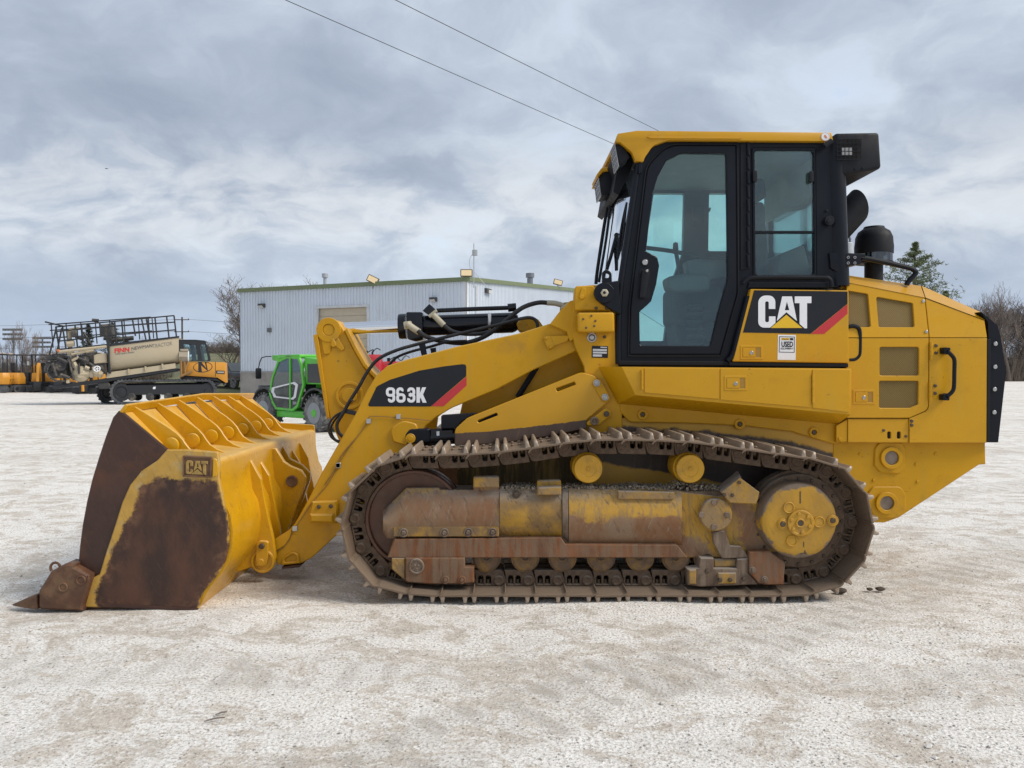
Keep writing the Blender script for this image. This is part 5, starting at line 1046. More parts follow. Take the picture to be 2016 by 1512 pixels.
M_FDY = mk('final_drive_cap_paint', (.50, .265, .018), .5, var=.12, vs=12, dirt=(.2, .12, .06), da=.3, ds=12)
def fdp(x, y): return R8((x, y))[0]
hub = add('hub_cover', [disc(*fdp(1264, 705), 26, 5.10, .018, 36), ringd(*fdp(1264, 705), 26, 21, 5.082, .004, 36), ringd(*fdp(1262, 705), 9.5, 6, 5.082, .008), (disc(*fdp(1262, 705), 6.5, 5.082, .004), M_BOLT)], M_FDY, fd)
adds('bolt', [disc(*fdp(1264+math.cos(RAD(a))*64, 705+math.sin(RAD(a))*62), 3.6, 5.08, .008, 12) for a in range(20, 380, 60)], M_FDY, hub)
pts_ = [fdp(1185, 602), fdp(1385, 697), fdp(1205, 822)]
for q in pts_: add('port_plug', [ringd(*q, 11.5, 8.6, 5.10, .010), disc(*q, 8.8, 5.10, .006)], M_FDY, fd)
for q in (fdp(1145, 712), fdp(1475, 688)):
    pb = add('plug_boss', [disc(*q, 11.5, 5.10, .010), ringd(*q, 8, 5.6, 5.09, .006)], M_FDY, fd); add('drain_plug', [disc(*q, 5.2, 5.09, .008, 12)], M_BOLT, pb)
add('cast_mark', [pl([fdp(x, y) for x, y in q], 5.0985, .003, bev=0) for q in (((1258, 495), (1266, 495), (1266, 575), (1258, 575)), ((1282, 828), (1288, 828), (1288, 862), (1282, 862)), ((1262, 905), (1305, 900), (1305, 906), (1262, 911)), ((1290, 885), (1297, 885), (1297, 905), (1290, 905)))], M_BOLT, fd)
add('sprocket', [g_lathe(P(1572, 1026, YL-.03), [(70*kI, 0), (91*kI, 0), (93*kI, .01), (93*kI, .08), (70*kI, .08)], n=48), (g_lathe(P(1572, 1026, YL+.03), [(80*kI, 0), (103*kI, 0), (103*kI, .09), (80*kI, .09)], n=40), M_LINK)], M_LINK, fd)
adds('sprocket_bolt', [bolt(1572+math.cos(RAD(a))*84, 1026-math.sin(RAD(a))*84, 3.6, YL-.03, .010) for a in range(0, 360, 18)], M_BOLT, fd)
add('drive_case', [g_lathe(P(1572, 1026, YL+.1), [(84*kI, 0), (84*kI, .45)], n=40)], M_DKY, fd)
for o in (trf, fd):                       # the far track has the same frame and drive
    c = o.copy(); COL.objects.link(c); c.location.y += 1.85-.1
idl = [o for o in bpy.data.objects if o.name.startswith('idler_wheel')][0]; c = idl.copy(); COL.objects.link(c); c.location.y += 1.775
# pile of grit lying along the top of the track frame
gv, gf = [], []
for i in range(1500):
    px = rng.uniform(985, 1425); a = P(px, 962, YQ); s = rng.uniform(.004, .013)
    ridge = .010+.022*max(0, mnoise.noise(Vector((px*.018, 3, 0))))+(.03 if px > 1330 else 0)*rng.random()
    c = Vector((a.x, rng.uniform(YQ-.005, YQ+.2), a.z+rng.uniform(-.004, ridge)))
    if 1340 < px: c.z -= (px-1340)*.00016
    o = len(gv); gv += [tuple(c+Vector((rng.uniform(-1, 1), rng.uniform(-1, 1), rng.uniform(-1, 1))).normalized()*s) for _ in range(5)]
    gf += [(o, o+1, o+2), (o, o+2, o+3), (o, o+3, o+4), (o+1, o+2, o+4), (o+2, o+3, o+4), (o, o+1, o+4)]
add('packed_grit', (gv, gf), mk('grey_grit', (.25, .215, .17), .9, var=.4, vs=40), LD, recalc=False, smooth=False, kind='stuff')
# ================================================================== background
# ---------------------------------------------------------------- shop building
ROOT = Vector((0, 0, 0))
Cn = Vector((-1.91, 42, 0)); dL = Vector((-14.2, 6, 0)).normalized(); nL = Vector((-6, -14.2, 0)).normalized(); dR = Vector((6, 14.2, 0)).normalized(); nR = Vector((14.2, -6, 0)).normalized()
ZF, ZE, LL, LR = 1.53, 6.5, 15.5, 62.
bld = thing('metal_shop_building', 'pale blue-white ribbed metal shop building with green roof trim behind the loader', 'building', Cn)
M_WALL = mk('ribbed_wall_metal', (.62, .675, .745), .45, var=.06, vs=.6, dirt=(.42, .43, .43), da=.16, ds=.5, streak=1)
M_WALLR = M_WALL
M_TRIM = mk('olive_trim_metal', (.155, .19, .095), .5, var=.1)
M_CONC = mk('weathered_concrete', (.33, .31, .285), .85, var=.2, vs=.8, dirt=(.20, .185, .165), da=.35, ds=.9, bump=.2, bs=15)
def wp(px, py, d, nrm):                    # photo pixel onto a wall plane -> (distance along the wall, height)
    r = P(px, py, 1.)-Vector((0, 0, H)); t = (Cn.dot(nrm))/(r.dot(nrm)); q = r*t
    return (q-Cn).dot(d), H+q.z
def onwall(s, z, out, d, nrm): return Cn+d*s+nrm*out+Vector((0, 0, z))
def ribbed(d, nrm, L, z0, z1f, holes, step):
    g = []; s = 0.
    pr = [(0, 0), (.120, .0), (.135, .055), (.170, .055), (.185, 0)]
    V, Fc = [], []
    while s < L-1e-6:
        for u, o in pr:
            ss = min(L, s+u*step/.2)
            zb = z0
            for (a, b, zt) in holes:
                if a < ss < b: zb = zt
            V += [tuple(onwall(ss, zb, o, d, nrm)), tuple(onwall(ss, z1f(ss), o, d, nrm))]
        s += step
    for i in range(len(V)//2-1): Fc.append((2*i, 2*i+1, 2*i+3, 2*i+2))
    return V, Fc
d0, zt0 = wp(625, 608, dL, nL); d1_, _z = wp(724, 604, dL, nL); DA, DB, DZ = min(d0, d1_), max(d0, d1_), _z
add('wall', ribbed(dL, nL, LL, ZF, lambda s: ZE, [(DA, DB, DZ)], .215), M_WALL, bld, recalc=False, sharp=20)
add('wall', ribbed(dR, nR, LR, ZF, lambda s: ZE+min(s, LR-s)*.0675, [], .215), M_WALL, bld, recalc=False, sharp=20)
def wbox(s0, s1, z0, z1, o0, o1, d, nrm): 
    return g_loft([[onwall(s, z, o, d, nrm) for s, z in ((s0, z0), (s1, z0), (s1, z1), (s0, z1))] for o in (o0, o1)])
add('foundation', [wbox(-.02, LL, -.05, ZF, -.3, .05, dL, nL), wbox(-.02, LR, -.05, ZF, -.3, .05, dR, nR)], M_CONC, bld)
add('sill_trim', [wbox(-.04, LL, ZF-.06, ZF+.03, 0, .08, dL, nL), wbox(-.04, LR, ZF-.06, ZF+.03, 0, .08, dR, nR)], mk('grey_flashing', (.3, .3, .3), .5), bld)
add('gutter', [wbox(-.15, LL+.1, ZE-.06, ZE+.17, -.05, .16, dL, nL)], M_TRIM, bld)
add('rake_trim', [g_loft([[onwall(-.15, ZE-.05, o, dR, nR), onwall(LR/2, ZE+LR/2*.0675-.05, o, dR, nR), onwall(LR/2, ZE+LR/2*.0675+.2, o, dR, nR), onwall(-.15, ZE+.18, o, dR, nR)] for o in (-.05, .16)])], M_TRIM, bld)
add('roof', ([tuple(onwall(0, ZE+.1, .0, dL, nL)), tuple(onwall(LL, ZE+.1, .0, dL, nL)), tuple(onwall(LL, ZE+LR/2*.0675+.1, -LR/2, dL, nL)), tuple(onwall(0, ZE+LR/2*.0675+.1, -LR/2, dL, nL)), tuple(onwall(LL, ZE+.1, -LR, dL, nL)), tuple(onwall(0, ZE+.1, -LR, dL, nL))], [(0, 1, 2, 3), (3, 2, 4, 5)]), mk('roof_metal', (.4, .42, .42), .5), bld, recalc=False)
add('corner_trim', [wbox(-.06, .16, ZF, ZE-.06, 0, .05, dL, nL), wbox(-.05, .16, ZF, ZE-.06, 0, .05, dR, nR)], mk('white_corner_trim', (.62, .64, .66), .5), bld)
add('downspout', g_tube([onwall(1.1, ZE-.2, .1, dR, nR), onwall(1.1, ZF, .1, dR, nR)], .06, 8), mk('white_downspout', (.6, .62, .64), .5), bld)
dr = add('overhead_door', wbox(DA, DB, .2, DZ, -.22, -.16, dL, nL), mk('beige_door', (.46, .40, .30), .6, var=.08), bld)
nz = 11
for k in range(nz):
    z0 = .3+(DZ-.3)*k/nz; z1 = .3+(DZ-.3)*(k+.93)/nz
    add('door_section', wbox(DA+.03, DB-.03, z0, z1, -.165, -.135, dL, nL), mk('beige_door_section', (.48, .42, .32), .6, var=.06) if k == 0 else bpy.data.materials['beige_door_section'], dr)
add('door_frame', [wbox(DA-.12, DA, ZF, DZ+.12, -.2, .06, dL, nL), wbox(DB, DB+.12, ZF, DZ+.12, -.2, .06, dL, nL), wbox(DA-.12, DB+.12, DZ, DZ+.14, -.2, .07, dL, nL)], mk('pale_trim', (.55, .57, .58), .5), bld)
M_LAMPON = glow('lit_flood_lens', (.70, .55, .33), .15); M_LAMPD = mk('dark_lamp_housing', (.05, .05, .05), .5)
M_LAMPW = mk('lamp_lens_grey', (.5, .5, .48), .3)
for px, py in ((518, 602), (855, 590)):
    s, z = wp(px, py, dL, nL)
    l = add('wall_pack', [g_loft([[onwall(s+a, z+b, o, dL, nL) for a, b in ((-.19, -.12), (.19, -.12), (.19, .12), (-.19, .12))] for o in (0.04, .16)]+[[onwall(s+a, z+b, .30, dL, nL) for a, b in ((-.17, .0), (.17, .0), (.17, .11), (-.17, .11))]])], M_LAMPD, bld)
    add('lens', g_loft([[onwall(s+a, z-.11, .17, dL, nL) for a in (-.16, .16)]+[onwall(s+a, z-.01, .305, dL, nL) for a in (.16, -.16)], [onwall(s+a, z-.125, .17, dL, nL) for a in (-.16, .16)]+[onwall(s+a, z-.025, .31, dL, nL) for a in (.16, -.16)]]), M_LAMPW, l)
s, z = wp(957, 573, dR, nR)
l = add('wall_pack', [g_loft([[onwall(s+a, z+b, o, dR, nR) for a, b in ((-.35, -.13), (.35, -.13), (.35, .13), (-.35, .13))] for o in (.04, .2)])], M_LAMPD, bld); add('lens', g_loft([[onwall(s+a, z+b, o, dR, nR) for a, b in ((-.1, -.14), (.32, -.14), (.32, .06), (-.1, .06))] for o in (.19, .23)]), M_LAMPW, l)
add('wall_box', wbox(*sorted((wp(529, 650, dL, nL)[0], wp(536, 650, dL, nL)[0])), wp(530, 654, dL, nL)[1], wp(530, 646, dL, nL)[1], .03, .16, dL, nL), M_CONS, bld)
def flood(px, py, out, d, nrm, tilt, lit):
    s, z = wp(px, py, d, nrm); c = onwall(s, z, out, d, nrm)
    f = add('flood_light', [bv(bx(c.x, c.y, c.z, .66, .22, .40, Matrix.Rotation(tilt, 3, 'Y')), .03, 2), g_tube([c+Vector((0, .1, -.1)), c+Vector((0, .15, -.55))], .04, 6)], mk('bronze_lamp_housing', (.13, .10, .06), .5), bld)
    add('lens', bx(c.x, c.y-.115, c.z, .56, .02, .30, Matrix.Rotation(tilt, 3, 'Y')), M_LAMPON if lit else M_LAMPW, f)
flood(920, 538, .1, dL, nL, 0, True); flood(736, 551, .1, dL, nL, .45, True); flood(1096, 556, .1, dR, nR, .25, True)
s, z = wp(616, 570, dL, nL); c = onwall(s, z, -1.2, dL, nL)
add('vent_pipe', [g_tube([c+Vector((0, 0, -.6)), c+Vector((0, 0, .85))], .10, 10), g_tube([c+Vector((0, 0, .85)), c+Vector((0, 0, 1.08))], .19, 12)], mk('grey_vent', (.40, .42, .45), .5, metal=.3), bld)
s, z = wp(1075, 566, dR, nR); c = onwall(s, z, -1.2, dR, nR)
add('flue', [g_tube([c+Vector((0, 0, -.8)), c+Vector((0, 0, .7))], .21, 12), g_tube([c+Vector((0, 0, .75)), c+Vector((0, 0, 1.05))], .30, 12), g_tube([c+Vector((0, 0, .2)), c+Vector((0, 0, .28))], .27, 12)], mk('flue_steel', (.22, .23, .25), .4, metal=.6), bld)
s, z = wp(933, 556, dL, nL); c = onwall(s, z, .0, dL, nL)
add('antenna', [g_tube([c+Vector((0, 0, -.3)), c+Vector((0, 0, 2.1))], .028, 6), g_tube([c+Vector((.05, 0, 1.45)), c+Vector((.05, 0, 1.75))], .15, 10), g_tube([c+Vector((0, 0, .6)), c+Vector((.6, .2, -.1))], .016, 5), g_tube([c+Vector((-.1, 0, 1.5)), c+Vector((-.25, 0, 1.1)), c+Vector((-.1, 0, .2))], .012, 4, 4)], M_STEEL, bld)
# low annex roof vent visible above the handler cab
# ---------------------------------------------------------------- telehandler
M_GRN = mk('bright_green_paint', (.095, .50, .04), .4, var=.12, vs=3., dirt=(.2, .2, .16), da=.25)
M_DKG = mk('dark_grey_panel', (.035, .036, .038), .5, var=.2, dirt=(.25, .23, .20), da=.25)
M_TYRE = mk('dusty_tyre', (.10, .10, .105), .9, var=.3, vs=6., dirt=(.30, .29, .27), da=.4, ds=5., bump=.3, bs=30)
M_RIM = mk('silver_rim', (.26, .275, .30), .4, metal=.3, var=.1, dirt=(.3, .29, .27), da=.2)
th_o = P(630, 850, 19.5); th_o.z = 0
TH = thing('telehandler', 'small bright green telehandler with dark glazed cab parked by the shop wall', 'telehandler', th_o)
ROOT = Vector((0, 0, 0))
def wheel(x, y, r, wd, side, parent, hubmat, lugs=22):
    ty = add('wheel', g_lathe((x, y-wd/2, r), [(r*.56, 0), (r*.62, -.01), (r*.86, -.012), (r*.95, .03), (r*.96, wd*.5), (r*.95, wd-.03), (r*.86, wd+.012), (r*.62, wd+.01), (r*.56, wd)], n=36), M_TYRE, parent)
    lg = []
    for k in range(lugs):
        for h in (0, 1):
            a = 2*math.pi*(k+.5*h)/lugs
            y0 = y-wd/2-.008 if h == 0 else y+.02; y1 = y-.02 if h == 0 else y+wd/2+.008
            q = []
            for (aa, yy) in ((a, y0), (a+.10, y0), (a+.22 if h == 0 else a-.02, y1), (a+.10 if h == 0 else a-.12, y1)):
                q.append((aa, yy))
            if h == 1: q = [(a, y1), (a+.10, y1), (a+.22, y0), (a+.12, y0)]
            lg.append(g_loft([[Vector((x+math.cos(t)*rr, yy, r+math.sin(t)*rr)) for t, yy in q] for rr in (r*.93, r*1.02)]))
    add('tread', joing(lg), M_TYRE, ty)
    yo = y-wd/2 if side < 0 else y+wd/2; k = 1 if side < 0 else -1
    add('rim', g_lathe((x, yo, r), [(r*.56, -.012*k), (r*.50, .0), (r*.46, .05*k), (r*.36, .07*k), (r*.34, .12*k), (0, .12*k)], n=30), M_RIM, ty)
    add('hub', g_lathe((x, yo, r), [(0, -.03*k), (r*.18, -.03*k), (r*.24, .0), (r*.25, .1*k)], n=18), hubmat, ty)
for (x, y) in ((0, -.80), (-2.3, -.80), (0, .80), (-2.3, .80)): wheel(x, y, .48, .36, -1 if y < 0 else 1, TH, M_GRN)
cabp = [(-2.03, .93), (-1.9, .69), (-1.72, .52), (-.94, .50), (-.72, .61), (-.44, 1.18), (-.54, 1.71), (-.65, 1.91), (-1.19, 1.94), (-1.62, 1.82), (-1.91, 1.37)]
V2 = lambda q: [Vector(p) for p in q]
def shrink(q, k):
    c = sum(V2(q), Vector((0, 0)))/len(q); return [c+(Vector(p)-c)*k for p in q]
cf = add('cab_frame', [g_poly(V2(cabp), -.98, .06, [shrink(cabp, .91)], .008), g_poly(V2(cabp), -.16, .06, [shrink(cabp, .91)], .008)], M_GRN, TH)
add('cab_roof', bv(g_box(-1.62, -.62, -.98, -.10, 1.88, 1.97), .03, 2), M_GRN, cf)
add('roof_horn', bv(g_loft([[(-2.0, y, 1.83), (-1.55, y, 1.78), (-1.5, y, 1.95), (-2.0, y, 1.97)] for y in (-.9, -.75)]), .02, 2), M_GRN, cf)
dpan = add('door_panel', g_poly(V2([(-1.98, .95), (-1.86, .70), (-1.70, .56), (-.96, .54), (-.76, .64), (-.52, 1.14), (-.50, 1.22), (-1.98, 1.12)]), -.965, .03, (), .004), M_DKG, TH)
loop = V2([(-1.93, .98), (-1.90, 1.10), (-.85, 1.26), (-.70, 1.20), (-.80, .86), (-.92, .80), (-1.80, .84)])
add('white_band', g_poly(loop, -.975, .012, [shrink([tuple(v) for v in loop], .80)], .002), mk('white_band_paint', (.72, .73, .75), .5), dpan)
add('door_window', g_poly(V2([(-1.88, .95), (-1.0, .90), (-.88, 1.12), (-1.8, 1.06)]), -.97, .006, (), 0), M_GLASS, dpan)
add('lettering', ([( -.95+v[0]*.9, -.968, .68+v[1]*.9) for v in text_geo('33.9', .11)[0]], text_geo('33.9', .11)[1]), M_WHITE, dpan, recalc=False)
add('cab_glass', g_poly([Vector(p) for p in shrink(cabp, .92)], -.955, .006, (), 0), glass('handler_glass', (.62, .72, .70), .10), TH)
add('door_post', [g_box(-1.07, -1.02, -.985, -.95, .55, 1.9)], M_GRN, cf)
add('seat', [bv(g_box(-1.0, -.6, -.75, -.3, .85, 1.0), .04, 2), bv(g_box(-.72, -.58, -.75, -.3, 1.0, 1.55), .04, 2)], M_SEAT, TH)
add('steering_column', [g_tube([(-1.75, -.5, .8), (-1.45, -.5, 1.2)], .05, 8), g_lathe((-1.45, -.5, 1.2), [(.14, 0), (.18, .01), (.18, .03), (.14, .04)], (-.6, 0, .8), 16)], M_BLKM, TH)
add('rear_body', [bv(g_loft([[(-.5, y, .55), (.7, y, .6), (.85, y, 1.1), (.6, y, 1.25), (-.45, y, 1.25)] for y in (-.62, .1)]), .04, 2)], M_GRN, TH)
add('rear_quarter', [bv(g_loft([[(-.50, y, 1.2), (.55, y, 1.2), (.45, y, 1.80), (-.55, y, 1.90)] for y in (-.90, -.15)]), .04, 2)], M_GRN, TH)
add('quarter_window', g_poly(V2([(-.38, 1.24), (.40, 1.24), (.34, 1.72), (-.38, 1.72)]), -.915, .02, (), .004), mk('black_window', (.02, .024, .026), .12), TH)
add('fender', [bv(g_loft([[(x0+math.cos(a)*rr, y, .5+math.sin(a)*rr) for rr, a in [(.62, RAD(d)) for d in range(30, 171, 20)]+[(.57, RAD(d)) for d in range(170, 29, -20)]] for y in (-.98, -.55)]), .004, 1) for x0 in (0,)], M_DKG, TH)
add('fender', [bv(g_loft([[(x0+math.cos(a)*rr, y, .5+math.sin(a)*rr) for rr, a in [(.62, RAD(d)) for d in range(40, 151, 20)]+[(.57, RAD(d)) for d in range(150, 39, -20)]] for y in (-.98, -.62)]), .004, 1) for x0 in (-2.3,)], M_DKG, TH)
add('chassis', [bv(g_box(-2.6, .8, -.55, .55, .35, .75), .04, 2), bv(g_box(-1.8, -.5, -.9, -.5, .32, .50), .03, 2)], M_GRN, TH)
add('engine_cover', bv(g_box(-1.6, .6, .15, .95, .5, 1.2), .06, 3), M_GRN, TH)
add('boom', [bv(g_box(-2.7, .7, -.06, .18, 1.05, 1.40), .03, 2), bv(g_box(-3.2, -2.5, -.1, .2, .35, 1.25), .04, 2)], M_DKG, TH)
add('carriage', [bv(g_box(-3.35, -3.2, -.7, .7, .25, .85), .02, 2)], M_DKG, TH)
hl_ = add('headlight', bv(g_box(-2.62, -2.42, -.95, -.65, 1.02, 1.16), .03, 2), mk('lamp_black', (.05, .05, .05), .3), TH)
mr_ = add('mirror', bv(g_box(-2.42, -2.36, -1.15, -.98, 1.33, 1.62), .03, 2), M_BLKM, TH)
add('mirror_arm', g_tube([(-1.95, -.95, 1.93), (-2.30, -1.02, 1.90), (-2.39, -1.06, 1.62)], .014, 6, 2), M_BLKM, mr_)
TH.rotation_euler = (0, 0, RAD(-41)); TH.location = th_o+Vector((.53, .60, 0))
# ---------------------------------------------------------------- hydroseeder on a tracked carrier
SEED_Y = 37.; SEED_A = RAD(17)
so_ = P(281, 794, SEED_Y); so_.z = 0
HS = thing('hydroseeder_carrier', 'tracked hydroseeder with tan tank, black railings and orange rear body in left background', 'hydroseeder', so_)
SX = .925
M_TAN = mk('tan_tank_paint', (.47, .40, .28), .42, var=.06, vs=1., dirt=(.30, .23, .14), da=.12, ds=1.2)
M_RAILB = mk('black_rail_paint', (.018, .02, .024), .5); M_ORG = mk('orange_yellow_paint', (.60, .27, .03), .42, var=.06)
M_TRK = mk('dusty_rubber_track', (.060, .066, .078), .8, var=.3, vs=4., dirt=(.17, .165, .16), da=.3, ds=3.)
M_GRIME = mk('grimy_machinery', (.045, .045, .048), .6, var=.5, vs=5., dirt=(.26, .22, .16), da=.3, ds=3.)
YN = SEED_Y-1.0
def bar(a, b, r=.035, Y=YN, m=None): return g_tube([P(*R1(a)[0], Y), P(*R1(b)[0], Y)], r, 6)
def rtrack(Y):
    st_ = []; y0, y1 = 760, 948
    for a in range(90, 271, 15): st_.append((962+math.cos(RAD(a))*92*1.0, 854-math.sin(RAD(a))*94))
    for a in range(270, 451, 15): st_.append((1650+math.cos(RAD(a))*70, 854-math.sin(RAD(a))*94))
    inn = [((x-1306)*.955+1306, (y-854)*.86+854) for x, y in st_]
    tr = add('rubber_track', pl(R1(*st_), Y, .62, holes=[R1(*inn)], bev=.01), M_TRK, HS)
    lg = []
    ww = W2(R1(*st_), Y)
    L_ = sum((ww[i]-ww[i-1]).length for i in range(len(ww))); n = 66; acc = 0; i = 0
    for k in range(n):
        tgt = L_*k/n; acc = 0
        for i in range(len(ww)):
            a, b = ww[i], ww[(i+1) % len(ww)]; l = (b-a).length
            if acc+l >= tgt: break
            acc += l
        if l < 1e-6: continue
        p = a+(b-a)*((tgt-acc)/l); ang = math.atan2((b-a).y, (b-a).x)
        lg.append(bx(p.x, Y+.31, p.y, .075, .64, .07, Matrix.Rotation(-ang, 3, 'Y')))
    add('track_lugs', joing(lg), M_TRK, tr)
    add('side_frame', [pl(R1((1000, 800), (1640, 795), (1640, 870), (1000, 880)), Y+.06, .3, r=3, bev=.02)], M_RAILB, tr)
    for x in (1040, 1185, 1330, 1480): add('roller', g_lathe(P(*R1((x, 892))[0], Y+.04), [(0, 0), (.16, 0), (.19, .04), (.19, .4), (0, .4)], n=18), M_GRIME, tr)
    add('sprocket', [g_lathe(P(*R1((1650, 854))[0], Y+.05), [(0, -.03), (.12, -.03), (.14, 0), (.40, .02), (.40, .3), (0, .3)], n=20)], M_RAILB, tr)
    add('idler', [g_lathe(P(*R1((960, 856))[0], Y+.05), [(0, 0), (.25, .04), (.28, 0), (.42, 0), (.42, .3), (0, .3)], n=24)], M_RAILB, tr)
    add('frame_sticker', [pl(R1((1212, 815), (1233, 812), (1230, 832), (1210, 832)), Y+.05, .01, bev=0)], M_WHITE, tr)
rtrack(SEED_Y-1.15); rtrack(SEED_Y+.75)
add('undercarriage', [bv(ex(R1((900, 790), (1700, 780), (1700, 860), (950, 880)), SEED_Y-.5, SEED_Y+.7), .03, 1), bv(ex(R1((780, 760), (860, 740), (900, 830), (800, 830)), SEED_Y-.9, SEED_Y+.9), .03, 1)], M_GRIME, HS)
SHZ = .045
add('deck_beam', [bv(ex(R1((440, 775), (860, 735), (1400, 680), (1430, 690), (1400, 705), (860, 765), (450, 800)), YN+.05, SEED_Y+1.), .02, 1)], M_RAILB, HS)
def tank():
    rings = []
    for x, zt_, zb_ in ((868, 482, 690), (880, 478, 690), (1410, 432, 642), (1422, 434, 640)):
        top = P(*R1((x, zt_))[0], YN); bot = P(*R1((x, zb_))[0], YN); h = top.z-bot.z; sec = []
        k = .97 if x in (868, 1422) else 1.
        for (u, v) in ((-1, 1), (-1, .55), (-.985, .40), (-.93, .25), (-.82, .12), (-.66, .03), (-.5, 0)): sec.append(Vector((top.x, SEED_Y+u*1.0*k, bot.z+v*h)))
        sec += [Vector((p.x, 2*SEED_Y-p.y, p.z)) for p in reversed(sec)]
        rings.append(sec)
    return g_loft(rings)
tk = add('tank', tank(), M_TAN, HS, sharp=40)
add('tank_skirt', [pl(R1((860, 690), (1395, 640), (1400, 680), (1390, 682), (870, 735), (850, 735)), YN+.02, .08, bev=.006)], M_TAN, tk)
adds('gusset', [pl(R1((x, y), (x+14, y-1), (x+12, y+34), (x+6, y+36)), YN-.06, .09, bev=.004) for x, y in ((1012, 670), (1145, 655), (1280, 640))], M_TAN, tk)
add('tank_rim', pl(R1((862, 470), (1425, 420), (1425, 434), (862, 486)), YN-.03, .06, bev=.005), M_RAILB, tk)
M_FINN = mk('red_lettering', (.62, .035, .03), .5); M_NEWM = mk('grey_lettering', (.10, .10, .11), .5); M_NEWM2 = mk('light_grey_lettering', (.22, .21, .19), .5)
q = lambda x: x/4.032; qy = lambda y: 560+y/4.032
add('red_wordmark', text_px('FINN', q(915), q(1030), qy(537), qy(503), YN, -.012, .035, .06), M_FINN, tk, recalc=False)
add('wordmark', text_px('NEWMAN', q(1047), q(1212), qy(523), qy(497), YN, -.012, .0, .12), M_NEWM, tk, recalc=False)
add('wordmark', text_px('TRACTOR', q(1214), q(1370), qy(510), qy(480), YN, -.012, -.008, .11), M_NEWM2, tk, recalc=False)
add('model_line', text_px('TX70 Hydro Seeder', q(918), q(1070), qy(557), qy(543), YN, -.012, .0, .1), M_NEWM, tk, recalc=False)
# railing round the deck
YFAR = SEED_Y+1.0
def rail(name, segs, Y, r=.034):
    return [bar(a, b, r, Y) for a, b in segs]
near = [((465, 320), (1385, 255)), ((480, 355), (850, 330)), ((850, 330), (1395, 308)), ((500, 430), (860, 400)), ((860, 400), (1400, 370)), ((490, 495), (860, 470)), ((860, 470), (1405, 428))]
adds('top_rail', rail('r', near, YN, .034), M_RAILB, HS)
posts = [((468, 320), (495, 500)), ((517, 312), (545, 495)), ((612, 310), (632, 488)), ((660, 308), (680, 480)), ((800, 295), (808, 400)), ((915, 285), (930, 460)), ((970, 282), (985, 455)), ((1055, 280), (1078, 410)), ((1125, 270), (1160, 440)), ((1162, 268), (1195, 450)), ((1178, 268), (1190, 450)), ((1232, 266), (1250, 436)), ((1325, 256), (1345, 432)), ((1385, 255), (1405, 430))]
adds('rail_post', rail('p', posts, YN, .04), M_RAILB, HS)
adds('top_rail', rail('r', [((520, 300), (1300, 262)), ((530, 345), (1310, 312)), ((530, 405), (1310, 372))], YFAR, .03), M_RAILB, HS)
adds('rail_post', rail('p', [((x, 305-(x-520)*.055), (x+14, 480-(x-520)*.06)) for x in range(540, 1320, 110)], YFAR, .03), M_RAILB, HS)
adds('ladder_rail', rail('l', [((385, 278), (530, 318)), ((470, 325), (418, 535)), ((510, 330), (470, 540)), ((850, 400), (880, 700)), ((866, 400), (870, 700))], YN-.05, .04), M_RAILB, HS)
add('hopper', [bv(ex(R1((820, 310), (905, 305), (920, 400), (830, 400)), SEED_Y-.6, SEED_Y+.5), .03, 1), bar((795, 275), (845, 280), .09, SEED_Y)], M_GRIME, HS)
add('control_box', bv(ex(R1((575, 350), (618, 346), (622, 400), (580, 405)), YN-.1, YN+.2), .02, 1), M_GRIME, HS)
# pump end
pe = add('pump_volute', [g_lathe(P(*R1((655, 695))[0], YN+.0), [(0, -.02), (.16, -.02), (.18, .0), (.30, .03), (.38, .10), (.38, .28), (.3, .34), (0, .34)], n=28), bar((650, 695), (830, 703), .13, YN+.08), bar((735, 695), (760, 697), .19, YN+.08), bar((800, 700), (818, 702), .19, YN+.08), bar((610, 600), (640, 665), .11, YN+.1)], M_TAN, HS)
add('riser_pipe', [bar((578, 345), (585, 520), .10, YN+.15), bar((585, 500), (620, 640), .09, YN+.15), bar((560, 450), (610, 448), .14, YN+.15), bar((565, 520), (610, 520), .15, YN+.15), bar((575, 345), (650, 335), .07, YN+.15)], M_TAN, HS)
add('feed_pipe', [bar((480, 515), (860, 485), .075, YN), bar((590, 540), (700, 515), .08, YN+.05)], M_TAN, HS)
adds('deck_clutter', [bar(a, b, r_, YN+dy_) for a, b, r_, dy_ in (((620, 560), (700, 590), .06, .0), ((640, 610), (640, 690), .05, -.05), ((690, 560), (690, 650), .045, .02), ((700, 540), (780, 525), .05, -.02), ((560, 560), (600, 740), .045, -.05), ((720, 610), (760, 640), .06, 0.), ((640, 400), (690, 420), .09, .4), ((860, 415), (900, 420), .13, .5), ((905, 400), (905, 455), .07, .4), ((680, 365), (745, 470), .05, .1), ((480, 560), (560, 600), .08, .0), ((440, 600), (470, 700), .07, -.05), ((500, 690), (570, 720), .08, -.05), ((900, 440), (1110, 425), .12, .9))], M_GRIME, HS)
adds('valve_fitting', [bar(a, b, r_, YN+dy_) for a, b, r_, dy_ in (((560, 455), (612, 452), .16, .1), ((590, 585), (640, 560), .07, .0), ((700, 520), (760, 512), .10, .05), ((745, 665), (745, 640), .06, -.1), ((690, 640), (720, 655), .09, .0))], M_TAN, HS)
hw = add('hand_wheel', [g_tube([P(*R1((768+math.cos(RAD(a))*24, 658+math.sin(RAD(a))*20))[0], YN-.2) for a in range(0, 361, 20)], .03, 6)]+[bar((768, 658), (768+math.cos(RAD(a))*23, 658+math.sin(RAD(a))*19), .02, YN-.2) for a in range(0, 360, 72)], M_WHITE, HS)
